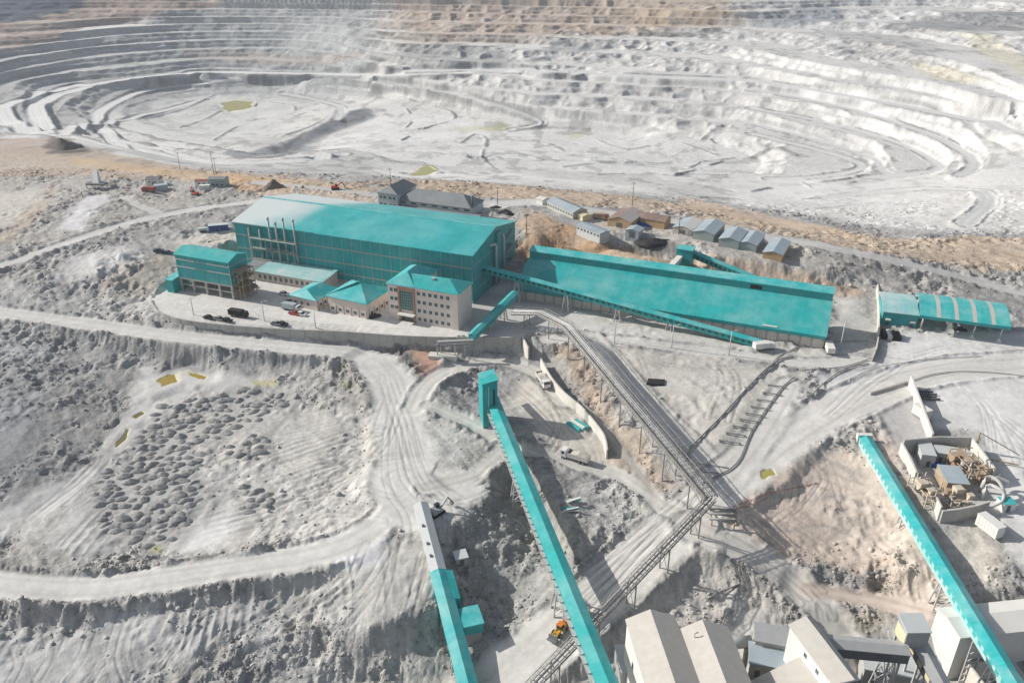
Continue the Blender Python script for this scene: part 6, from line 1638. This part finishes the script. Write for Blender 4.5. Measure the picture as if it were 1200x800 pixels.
machine('bagging_rig', 'pale dusty rig in front of the flat-topped filter house', at(1112, 600, -2.6), .1, 6.0, 3.6, 3.4, 47, ('beigesteel', 'beigesteel', 'rust'))
du = thing('exhaust_ducts', 'bundle of fat pale bent ducts at the right corner of the court', 'ducts', at(1150, 585, -2.2), 0)
for k, pts in enumerate([[(0, 0, 0), (0, 0, 3), (1.4, .4, 4.2), (3.2, -2, 4.0), (4.2, -3.6, 2)], [(1, 2.5, 0), (1, 2.5, 4), (2.4, 3, 5), (4, 1, 4.6), (4.6, -1, 2.8)], [(3.4, 3, 4), (5.0, 3.6, 4.2), (8.0, 2.4, 3.4)], [(3.5, -2.5, 3.5), (1.5, -5, 3), (-3, -6, 1.5)]]):
    B().tube([tuple(p) for p in spline(pts, .6)], .5 - .04 * k, 10).out('duct', M['palepipe'], du, True)
sd = thing('stone_row', 'row of pale sacks along the left court wall', 'sacks', at(1063, 536, -2), 0)
b0 = None
for k in range(16):
    q = at(1062 + k * 1.15 + (k > 10) * (k - 10) * 1.6, 529 + k * 2.2, -2.1) - sd.location
    if b0 is None:
        b = B(); b.tube([(0, 0, -.3), (0, 0, .1), (0, 0, .6), (0, 0, .8)], .6, 8, True, [.5, .66, .6, .3]); b0 = b.out('sack', M['white'], sd, True); b0.location = q
    else: part_copy(b0, sd, q, k * .7)
th_ = boxy('switch_kiosk', 'small kiosk with a bright teal roof beside the fat ducts', 'kiosk', at(1174, 600, -1.6), .05, 3.2, 3.0, 2.4, M['white'], M['teal_roof_b'], .3)
boxy('site_container', 'white site container standing on the grey pad right of the sand slope', 'container', at(1176, 627, -1.9), 1.9, 6.0, 2.5, 2.6, M['white'], M['white'], None, 1)
boxy('parked_container', 'small white container against the straight pale yard wall', 'container', at(1091, 489, 0), 1.95, 5.0, 2.3, 2.4, M['white'], M['white'])
st_ = thing('steel_stack', 'stack of dark steel beams lying beside the top of the straight yard wall', 'steel beams', at(1072, 459, 0), -.12)
for k in range(4): B().box(0, 5.5 + .6 * (k % 2), -k * 1.5, -k * 1.5 + .5, -.1, .5).out('beam', M['darkgrey'], st_)
bm = thing('fallen_beam', 'lone dark pipe lying on the white apron right of the machine court', 'pipe', at(1152, 537, .2), 0)
q = at(1194, 545, .2) - bm.location
B().tube([(0, 0, .1), (q.x, q.y, .1)], .22, 8).out('pipe', M['rust'], bm)
fr2 = thing('frame_gate', 'rusty upright A-frame at the right corner of the court wall', 'frame', at(1142, 528, -.4), .6)
b = B(); b.beam((-1, 0, -1), (0, 0, 6), .3); b.beam((1.2, 0, -1), (0, 0, 6), .3); b.beam((-.6, 0, 2), (.7, 0, 2), .2); b.beam((0, 0, 6), (5.5, -9, 1.5), .2); b.out('frame', M['rust'], fr2)
# sand cone in front of the court
sh_ = hit(1140, 632)

# ------------------------------------------------------------------ vehicles
def wheels(r, xs, W, rad, wd=.3, matr=None):
    b = B(); b.tube([(0, -wd / 2, 0), (0, wd / 2, 0)], rad, 14)
    o = b.out('wheel', M['black'], r); h = B(); h.tube([(0, -wd / 2 - .02, 0), (0, wd / 2 + .02, 0)], rad * .5, 10); h.out('hub', M['grey'], o)
    first = True
    for x in xs:
        for sd_ in (-1, 1):
            if first: o.location = (x, sd_ * W, rad); first = False
            else:
                c = part_copy(o, r, (x, sd_ * W, rad))
                for g in list(o.children): part_copy(g, c)
def car(label, p, yaw, paint, group=None, pickup=False):
    r = thing('pickup_truck' if pickup else 'car', label, 'pickup' if pickup else 'car', p, yaw, group)
    L = 4.9 if pickup else 4.4
    b = B(); b.prism([(-L / 2, .35), (L / 2, .35), (L / 2, .72), (L / 2 - .2, .92), (-L / 2 + .1, .95), (-L / 2, .8)], -.86, .86, axis='y'); b.out('body', M[paint], r)
    prof = [(-.4, .94), (1.3, .92), (.75, 1.5), (-.2, 1.55)] if pickup else [(-1.7, .94), (1.25, .92), (.55, 1.45), (-1.0, 1.47)]
    c = B(); c.prism(prof, -.74, .74, axis='y'); c.out('cabin_glass', M['glass'], r)
    t = B(); xa, xb = (prof[3][0] + .03, prof[2][0] - .03)
    t.box(xa, xb, -.72, .72, prof[3][1] - .02, prof[3][1] + .05); t.out('cabin_roof', M[paint], r)
    if pickup: B().box(-2.3, -.55, -.7, .7, .955, .98).out('load_bed', M['darkgrey'], r)
    wheels(r, (-L * .3, L * .3), .78, .34, .22)
    return r
def dump_truck(label, p, yaw, cabm, bedm, load=None):
    r = thing('dump_truck', label, 'truck', p, yaw)
    b = B(); b.box(-4.0, 4.2, -.5, .5, .8, 1.1); b.out('chassis', M['darkgrey'], r)
    c = B(); c.prism([(2.6, .7), (4.5, .7), (4.5, 1.9), (4.3, 3.0), (2.6, 3.0)], -1.2, 1.2, axis='y'); c.out('cab', M[cabm], r)
    w_ = B(); w_.prism([(4.51, 1.95), (4.53, 1.95), (4.34, 2.8), (4.32, 2.8)], -1.05, 1.05, axis='y'); w_.out('windscreen', M['glass'], r)
    B().box(3.1, 3.9, -1.23, -1.203, 1.8, 2.7).out('side_window', M['glass'], r); B().box(3.1, 3.9, 1.203, 1.23, 1.8, 2.7).out('side_window', M['glass'], r)
    d = B(); d.box(-4.2, 2.3, -1.2, 1.2, 1.15, 1.3); d.box(-4.2, 2.3, -1.28, -1.15, 1.15, 2.6); d.box(-4.2, 2.3, 1.15, 1.28, 1.15, 2.6); d.box(2.15, 2.35, -1.28, 1.28, 1.15, 2.9); d.box(-4.3, -4.15, -1.28, 1.28, 1.15, 2.5); d.out('tipper_body', M[bedm], r)
    l = B(); l.prism([(-4.0, 1.31), (2.0, 1.31), (1.5, 2.3), (-1, 2.7), (-3.6, 2.2)], -1.1, 1.1, axis='y'); l.out('load', M[load or 'sand'], r)
    wheels(r, (-2.9, -1.6, 3.4), 1.0, .52, .45)
    return r
def loader(label, p, yaw):
    r = thing('wheel_loader', label, 'loader', p, yaw)
    b = B(); b.prism([(-3.2, .9), (-.2, .9), (-.2, 1.9), (-3.0, 2.1), (-3.2, 1.9)], -.95, .95, axis='y'); b.out('engine_body', M['yellowpaint'], r)
    B().box(-2.9, -1.6, -.7, .7, 2.08, 2.45).out('engine_hood', M['orange'], r)
    c = B(); c.prism([(-.9, 1.9), (.7, 1.9), (.6, 3.1), (-.8, 3.1)], -.75, .75, axis='y'); c.out('cab', M['glass'], r); B().box(-1.0, .75, -.8, .8, 3.105, 3.22).out('cab_roof', M['orange'], r)
    B().box(-.2, 1.8, -.6, .6, .8, 1.5).out('front_frame', M['yellowpaint'], r)
    for sd_ in (-.6, .6): b = B(); b.beam((.6, sd_, 1.7), (3.0, sd_, .8), .25, .35); b.out('lift_arm', M['yellowpaint'], r)
    k = B(); k.prism([(2.9, .1), (4.1, .1), (4.2, .25), (3.2, .5), (3.1, 1.4), (2.8, 1.3)], -1.4, 1.4, axis='y'); k.out('bucket', M['darkgrey'], r)
    wheels(r, (-2.0, 1.4), 1.05, .72, .55)
    r.scale = (.86, .86, .86)
    return r
def digger(label, p, yaw, paint):
    r = thing('excavator', label, 'excavator', p, yaw)
    for sd_ in (-1, 1): b = B(); b.prism([(-1.8, .1), (1.8, .1), (2.1, .5), (1.8, .9), (-1.8, .9), (-2.1, .5)], sd_ * 1.0 - .3, sd_ * 1.0 + .3, axis='y'); b.out('track', M['black'], r)
    b = B(); b.prism([(-2.0, 1.0), (1.2, 1.0), (1.2, 1.6), (-1.0, 2.0), (-2.0, 1.9)], -1.2, 1.2, axis='y'); b.out('upper_body', M[paint], r)
    c = B(); c.box(.0, 1.3, .2, 1.15, 1.6, 2.7); c.out('cab', M['glass'], r)
    a = B(); a.beam((1.0, -.3, 1.6), (3.6, -.3, 3.8), .35, .5); a.out('boom', M[paint], r); a = B(); a.beam((3.6, -.3, 3.8), (5.0, -.3, 1.6), .3, .4); a.out('arm', M[paint], r)
    k = B(); k.prism([(4.6, .7), (5.4, .9), (5.2, 1.6), (4.8, 1.6)], -.8, .2, axis='y'); k.out('bucket', M['darkgrey'], r)
    return r
def box_truck(label, p, yaw, cabm, boxm):
    r = thing('lorry', label, 'truck', p, yaw)
    b = B(); b.box(-3.6, 3.6, -.5, .5, .6, .9); b.out('chassis', M['darkgrey'], r)
    c = B(); c.prism([(2.2, .6), (3.8, .6), (3.8, 1.7), (3.5, 2.5), (2.2, 2.5)], -1.1, 1.1, axis='y'); c.out('cab', M[cabm], r)
    w_ = B(); w_.prism([(3.81, 1.7), (3.83, 1.7), (3.56, 2.35), (3.54, 2.35)], -.95, .95, axis='y'); w_.out('windscreen', M['glass'], r)
    B().box(-3.7, 2.0, -1.2, 1.2, .95, 2.9 if boxm != 'flat' else 1.2).out('box_body', M[boxm if boxm != 'flat' else 'grey'], r)
    wheels(r, (-2.4, 2.9), .95, .48, .35)
    return r
def ghit(u, v, dz=0.0): return hit(u, v) + Vector((0, 0, dz))
def yaw_px(a, b_): return heading(hit(*a), hit(*b_))
dump_truck('white tipper truck driving along the foot of the curved pale wall', ghit(636, 449), yaw_px((633, 443), (641, 455)), 'carwhite', 'dusty')
dump_truck('pale loaded tipper truck heading left on the narrow track beside the longest conveyor', ghit(674, 539), yaw_px((687, 543), (662, 535)), 'carwhite', 'dusty')
loader('yellow-orange wheel loader parked beside the longest conveyor', ghit(656, 741), yaw_px((662, 730), (648, 748)))
digger('small dark excavator working at the top end of the grey ravine conveyor', ghit(512, 602), .8, 'grey')
YARDCARS = [(245, 373.5, -.40, 'black', 'dark car parked nose to tail at the left of the yard wall'), (257, 375, -.36, 'silver', 'silver car second from the left along the yard wall'), (266, 376.5, -.36, 'black', 'black car third from the left along the yard wall'),
            (324, 380.5, -.3, 'silver', 'dusty grey car by the yard wall in front of the gatehouse'), (331, 381, -.3, 'black', 'dark car right of the dusty grey one by the yard wall'),
            (353, 369.5, -.38, 'carwhite', 'white car beside the red one in front of the gatehouse'), (336, 360, 1.2, 'black', 'black car standing in the shade left of the gatehouse'), (338, 355.5, 1.2, 'navy', 'dark blue car behind the black one left of the gatehouse'),
            (333, 345.5, -.4, 'carwhite', 'white car at the foot of the long annex'), (296, 336, -.4, 'black', 'dark car at the left end of the long annex'), (440, 372, .6, 'black', 'dark car between the canteen and the office block')]
for u, v, yw, pt, lb in YARDCARS: car(lb, ghit(u, v), yw, pt, 'cars parked in the plant yard')
car('red pickup parked in front of the gatehouse', ghit(345.5, 368.5), -.38, 'red', None, True)
car('white pickup beside the brown-roofed workshop wing', ghit(778.5, 263), 1.1, 'carwhite', None, True)
box_truck('black flatbed lorry loaded with dark scrap by the yard wall', ghit(280, 371), -.3, 'black', 'coal')
box_truck('grey lorry standing before the gatehouse', ghit(342, 363.5), -.38, 'carwhite', 'bluegrey')
box_truck('faded red lorry left of the tan workshop', ghit(704, 257), -.2, 'maroon', 'rust')
box_truck('small white vehicle at the right end of the storage shed road', ghit(971, 411.5), 1.4, 'carwhite', 'white')
box_truck('tiny white van on the field road below the end of the shed-front gallery', ghit(894.5, 409.5), .2, 'carwhite', 'white')
car('dark car under the striped shelter', at(1125, 388, 0), -.3, 'black')
# dark covers outside the weigh house
for k, (u, v) in enumerate(((1034, 390), (1040, 391), (1046, 392), (1050.5, 393))):
    r = thing('bulk_bin', ('black covered bin nearest the pale end wall below the weigh house', 'pale grey covered bin in the row below the weigh house', 'black covered bin right of the pale one below the weigh house', 'black covered bin at the right end of the row below the weigh house')[k], 'bin', at(u, v + 7, 0), ly + .1, 'covered bins below the weigh house')
    b = B(); b.box(0, 1.5, 0, 5.2, -.1, 1.5); b.out('body', M['coal' if k != 1 else 'lightgrey'], r); b = B(); b.prism([(-.05, 1.503), (1.55, 1.503), (.75, 1.9)], -.05, 5.25, axis='y'); b.out('cover', M['coal' if k != 1 else 'lightgrey'], r)
# bundles of teal sheeting
tb0 = hit(676, 498)
for k, (du_, dv_, mt, lb) in enumerate(((0, 0, 'teal_roof_b', 'left bundle of teal roof sheets by the curved wall'), (5, -2, 'white', 'white and teal sheet bundle in the middle of three by the curved wall'), (9, -3, 'teal_roof', 'right bundle of teal roof sheets by the curved wall'))):
    p = hit(672 + du_, 501 + dv_)
    r = thing('sheet_bundle', lb, 'sheets', p, -.93 + .03 * k, 'bundles of roof sheets')
    for j in range(3): B().box(-3.0 + .15 * j, 3.0 - .1 * j, -.5, .5, -.3 + j * .42, j * .42 + .1).out('sheet_stack', M[mt if j != 1 else 'teal_roof_b'], r)
for k, (u, v, lb) in enumerate(((668, 598, 'heap of teal sheet scraps in the shadow of the longest conveyor'), (672, 588, 'smaller teal scrap bundle just above the larger scrap heap'))):
    p = hit(u, v); r = thing('scrap_heap', lb, 'scrap', p, .3 * k)
    for j in range(5): b = B(); b.beam((-2 + rn.uniform(-.5, .5), rn.uniform(-1, 1), .2 + .15 * j), (2 + rn.uniform(-.6, .6), rn.uniform(-1, 1), .4 + .15 * j), rn.uniform(.3, .8), .08); b.out('sheet', M[('teal_wall', 'white', 'teal_roof')[j % 3]], r)
o = new_mesh_obj('black_cover', *(lambda b: (b.v, b.f, M['coal']))(B().slab([(-3.2, -1.6, .5), (2.4, -2.0, .35), (3.3, 1.2, .5), (-2.0, 2.0, .45)], .9)))
o.location = hit(768, 448); tag(o, 'black sheet cover lying alone on the pale field', 'cover')

# ------------------------------------------------------------------ left cluster on the hill
hp = hit(114, 221)
hpr = thing('feed_hopper', 'grey feed hopper with a tall steel chute on the left hill', 'hopper', hp, -.15)
B().box(-5, 5, -2, 3, 2.2, 3.0).out('platform', M['darkgrey'], hpr)
for x in (-4.6, 4.6):
    for y in (-1.7, 2.7): B().box(x - .2, x + .2, y - .2, y + .2, -1, 2.2).out('leg', M['steel'], hpr)
b = B(); b.add([(-2.2, 0, 3.0), (1.6, 0, 3.0), (1.2, 3, 3.0), (-2.2, 3, 3.0), (-3.2, 5, 8), (-1.6, 5, 8), (-1.6, 6.2, 8), (-3.2, 6.2, 8)], [(0, 1, 5, 4), (1, 2, 6, 5), (2, 3, 7, 6), (3, 0, 4, 7), (4, 5, 6, 7), (3, 2, 1, 0)]); b.out('chute', M['lightgrey'], hpr)
boxy('site_cabin', 'white cabin with a dark pitched roof on the left hill', 'cabin', ghit(171, 216.5), -.1, 7.5, 5, 2.8, M['white'], M['darkgrey'], .5, 2, roofrise=1.2)
boxy('site_cabin', 'blue-grey container cabin right of the white cabin on the left hill', 'cabin', ghit(182, 224), .5, 6.5, 3.5, 2.6, M['bluegrey'], M['bluegrey'])
box_truck('red lorry in front of the white cabin on the left hill', ghit(175, 225), 2.9, 'maroon', 'maroon')
boxy('engine_house', 'grey-green block at the foot of two poles on the left hill', 'building', ghit(245, 220), -.05, 9, 6, 4.5, M['greygreen'], M['slate_roof'], .3, 3, roofrise=.8)
boxy('site_cabin', 'long low cabin with a faded red roof left of the grey-green block', 'cabin', ghit(229, 219), .1, 6.5, 4, 2.8, M['white'], M['maroon'], None, 2, roofrise=.7)
boxy('site_container', 'white container before the faded red roof on the left hill', 'container', ghit(234, 223.5), .1, 5.2, 2.4, 2.6, M['white'], M['white'])
digger('red excavator on the left hill below the cabins', ghit(229, 229), 2.4, 'red')
digger('red excavator on the tan ground behind the left end of the hall', ghit(393, 222), 0.2, 'red')
boxy('long_container', 'dark blue long container house with pale roof left of the hall', 'container', ghit(245, 272.5), .28, 8.5, 3.2, 3.0, M['blue'], M['lightgrey'], .5, 3)
bt = thing('trailer', 'small pale trailer left of the dark blue container house', 'trailer', ghit(238, 271), .3)
B().box(-2, 2, -1, 1, .5, 1.7).out('body', M['lightgrey'], bt); wheels(bt, (-.6, .6), .95, .45, .25)
for u, v, yw, lb in ((186, 295, .2, 'dusty dark blue car, left of two on the track behind the tower block'), (197, 297.5, -.2, 'dusty dark blue car, right of two on the track behind the tower block')): car(lb, ghit(u, v), yw, 'navy', 'dark cars behind the tower block')
def mound(name, label, p, rx, ry, h, mat, seed, cat='mound'):
    b = B(); rn_ = random.Random(seed); n, m = 22, 9
    b.v.append((0, 0, h))
    for j in range(1, m + 1):
        t = j / m
        for i in range(n):
            a = 2 * math.pi * i / n
            k_ = 1 + .16 * math.sin(a * 3 + seed) + rn_.uniform(-.09, .09)
            b.v.append((rx * t * k_ * math.cos(a), ry * t * k_ * math.sin(a), h * (1 - t) ** 1.15 * rn_.uniform(.85, 1.1) - (1.2 if j == m else 0)))
    b.f += [(0, 1 + i, 1 + (i + 1) % n) for i in range(n)]
    for j in range(m - 1): b.f += [(1 + j * n + i, 1 + (j + 1) * n + i, 1 + (j + 1) * n + (i + 1) % n, 1 + j * n + (i + 1) % n) for i in range(n)]
    o = b.out(name, mat, None, True); o.location = p
    return tag(o, label, cat)
mound('soil_mound', 'brown soil mound on orange earth right of the poles on the left hill', ghit(321, 219), 6.0, 5, 4.2, M['soil'], 2)
mound('soil_mound', 'dark brown soil mound at the rim of the pit on the far left', ghit(72, 173), 14, 10, 6.5, M['soil'], 5)
mound('sand_mound', 'small pale stone mound beside the tall front court wall', ghit(1163, 609), 2.2, 1.8, 1.2, M['sand'], 8)
mound('scrap_mound', 'heap of black scrap behind the right end of the hall', ghit(592, 250), 5, 3, 2.2, M['coal'], 11)
mound('scrap_mound', 'small black scrap heap left of the larger one behind the hall', ghit(581, 243.5), 3, 2, 1.3, M['coal'], 12)
mound('coal_heap', 'wide flat black heap beside the grey-blue hut on the terrace', ghit(768, 283), 9, 3.5, 1.6, M['coal'], 13)

# ------------------------------------------------------------------ pipelines lying on the ground
def pipeline(name, label, pxs, r=.28, mat='pipe', dz=.15, cat='pipeline', group=None, step=8):
    P = hits(pxs, step); base = P[0]
    pts = [(p.x - base.x, p.y - base.y, p.z - base.z + dz + r) for p in P]
    o = B().tube(pts, r, 8).out(name, M[mat], None, True); o.location = base
    return tag(o, label, cat, group)
pipeline('pipeline', 'dark pipeline from the field road down to the long pipe rack', [(930,420),(916,421),(897,434),(875,456),(845,489),(816,518),(808,527),(803,541)], .26)
pipeline('pipeline', 'dark pipeline bordering the right side of the pipe-support rows, bending back to the long rack', [(931,443),(918,453),(900,477),(880,507),(868,536),(856,550),(834,561)], .20)
pipeline('pipeline', 'thin dark pipeline crossing the wide road below the storage shed', [(937,434),(962,433),(990,430),(1010,424),(1022,420)], .15)
pipeline('pipeline', 'twin dark pipe ending in the middle of the wide road', [(950,464),(971,445),(993,432),(1018,427)], .19)
pipeline('pipeline', 'dark hose line from the storage shed corner over the field road', [(900,436),(908,422),(922,413),(944,405),(975,401),(1018,400)], .13)
pipeline('pipeline', 'thin dark pipe between the two pipelines near the road junction', [(819,544),(836,546),(854,549)], .13)
pipeline('pipeline', 'second thin dark pipe between the two pipelines near the road junction', [(822,553),(843,555)], .13)
pipeline('pipeline', 'thin dark pipe along the wheel track on the white apron', [(982,451),(1005,440),(1032,430),(1062,425),(1092,421),(1150,418)], .09)
pipeline('pipeline', 'dark pipe curving across the white apron to the right edge', [(1062,449),(1090,440),(1120,436),(1160,437),(1200,441),(1240,446)], .13)
pipeline('hose', 'red hose lying across the sandy right-hand slope', [(858,594),(880,586),(905,577),(930,572),(958,566)], .08, 'hose', .05, 'hose')
pipeline('hose', 'second red hose just below the first on the sandy slope', [(860,597),(885,590),(900,583)], .07, 'hose', .05, 'hose')
pipeline('pipe', 'dark straight pipe lying above the round tank', [(828,703),(848,693),(866,686)], .22, 'pipe', .2, 'pipe')
SUP = [(899,452,921,455),(893,461,916,464),(886,469,908,472),(879,477,902,481),(873,485,896,489),(866,492,889,496),(858,500,882,504),(850,508,874,512),(842,517,868,521)]
for k, (u0, v0, u1, v1) in enumerate(SUP):
    a, c = hit(u0, v0), hit(u1, v1)
    r = thing('pipe_support', 'low dark pipe support in the row between the two pipelines', 'support', a, heading(a, c), 'pipe supports in a row')
    L = hdist(a, c); dzz = c.z - a.z
    b = B(); b.beam((0, 0, .5), (L, 0, dzz + .5), .3, .25); b.out('beam', M['pipe'], r)
    B().box(.1, .6, -.3, .3, -.6, .36).out('foot', M['concrete'], r); B().box(L - .6, L - .1, -.3, .3, dzz - .6, dzz + .36).out('foot', M['concrete'], r)

# ------------------------------------------------------------------ poles
def pole(label, u, v, h, arms=True, light=False, group=None):
    p = hit(u, v)
    r = thing('light_pole' if light else 'utility_pole', label, 'lamp post' if light else 'pole', p, RND.uniform(-.4, .4), group)
    b = B(); b.tube([(0, 0, -1), (0, 0, h)], .17, 8, True, [.2, .12]); b.out('pole', M['steel' if light else 'wood'], r, True)
    if light:
        B().beam((0, 0, h - .1), (1.4, 0, h + .15), .09).out('arm', M['steel'], r); B().box(1.2, 2.0, -.16, .16, h + .05, h + .2).out('lamp_head', M['lightgrey'], r)
    elif arms:
        B().box(-1.2, 1.2, -.08, .08, h - .9, h - .72).out('crossarm', M['wood'], r)
    return r
for (u, v, h, lb) in ((211, 198, 10, 'leftmost utility pole on the tan strip above the left hill'), (251, 206, 13, 'tall utility pole, left one of a pair above the grey-green block'), (253.5, 205, 10, 'shorter utility pole, right one of a pair above the grey-green block'),
                      (458, 216, 9, 'utility pole by the road behind the dormitory'), (617, 273, 9, 'utility pole on the brown bank right of the hall'), (741, 241, 12, 'utility pole behind the tan workshop'), (795, 275, 8, 'utility pole before the white-roofed store shed'), (583, 240, 9, 'utility pole near the black scrap behind the hall')):
    pole(lb, u, v, h)
for (u, v, h, lb) in ((227, 369, 7, 'light pole at the left of the plant yard'), (310, 376, 8, 'light pole in the yard before the long annex'), (370, 384, 7, 'light pole by the yard wall before the gatehouse'), (720, 402, 9, 'leftmost light pole along the road below the storage shed'), (787, 408, 9, 'middle light pole along the road below the storage shed'), (854, 416, 9, 'rightmost light pole along the road below the storage shed'), (984, 410, 11, 'tall light pole in the shadow of the storage shed')):
    pole(lb, u, v, h, False, True, 'light poles of the plant')

# ------------------------------------------------------------------ dumped heaps in the left basin
def heap_mesh(seed):
    rn_ = random.Random(seed); b = B(); n, m = 14, 6
    b.v.append((0, 0, 1.25))
    ph = rn_.uniform(0, 6)
    for j in range(1, m + 1):
        t = j / m
        for i in range(n):
            a = 2 * math.pi * i / n
            k_ = 1 + .14 * math.sin(2 * a + ph) + rn_.uniform(-.07, .07)
            z = 1.15 * (1 - t ** 1.45) * rn_.uniform(.90, 1.09) - (.9 if j == m else 0)
            b.v.append((2.8 * t * k_ * math.cos(a), 1.95 * t * k_ * math.sin(a), z))
    b.f += [(0, 1 + i, 1 + (i + 1) % n) for i in range(n)]
    for j in range(m - 1): b.f += [(1 + j * n + i, 1 + (j + 1) * n + i, 1 + (j + 1) * n + (i + 1) % n, 1 + j * n + (i + 1) % n) for i in range(n)]
    me = bpy.data.meshes.new('tailings_heap'); me.from_pydata(b.v, [], b.f); me.polygons.foreach_set('use_smooth', [True] * len(me.polygons)); me.materials.append(M['heap'])
    return me
HM = [heap_mesh(40 + k) for k in range(7)]
HEAPS = [[(243,462),(290,455),(335,462),(338,478),(300,500),(262,510),(235,520),(210,500)], [(175,480),(235,462),(240,485),(205,505),(180,515)], [(160,505),(205,500),(240,520),(245,545),(225,560),(170,545)],
         [(115,550),(170,535),(232,560),(240,580),(215,620),(195,640),(165,640),(115,615),(108,575)], [(262,520),(312,505),(322,520),(300,540),(268,545)], [(285,570),(322,575),(318,600),(285,602)]]
def inside(u, v, P):
    c = False
    for k in range(len(P)):
        (ax, ay), (bx, by_) = P[k], P[(k + 1) % len(P)]
        if (ay > v) != (by_ > v) and u < (bx - ax) * (v - ay) / (by_ - ay) + ax: c = not c
    return c
hn = 0
v = 452.0
while v < 645:
    sp_ = 9.6 + (v - 450) * .022
    u = 105 + (int(v * 7) % 5) * 2
    while u < 340:
        uu, vv = u + RND.uniform(-2.5, 2.5), v + RND.uniform(-1.6, 1.6)
        if any(inside(uu, vv, P) for P in HEAPS) and RND.random() < .80 and hn < 298:
            p = hit(uu, vv)
            o = bpy.data.objects.new('tailings_heap', HM[hn % 7]); COL.objects.link(o)
            o.location = (p.x, p.y, p.z - .05); o.rotation_euler = (0, 0, RND.uniform(-.5, .7) + (math.pi if RND.random() < .5 else 0))
            s = RND.uniform(.48, .95); o.scale = (s * RND.uniform(.9, 1.15), s, s * RND.uniform(.75, 1.15))
            tag(o, 'small grey heap of dumped tailings among rows of the same in the left basin', 'heap', 'dumped tailings heaps in the basin')
            hn += 1
        u += sp_
    v += sp_ * .58
print('heaps', hn)
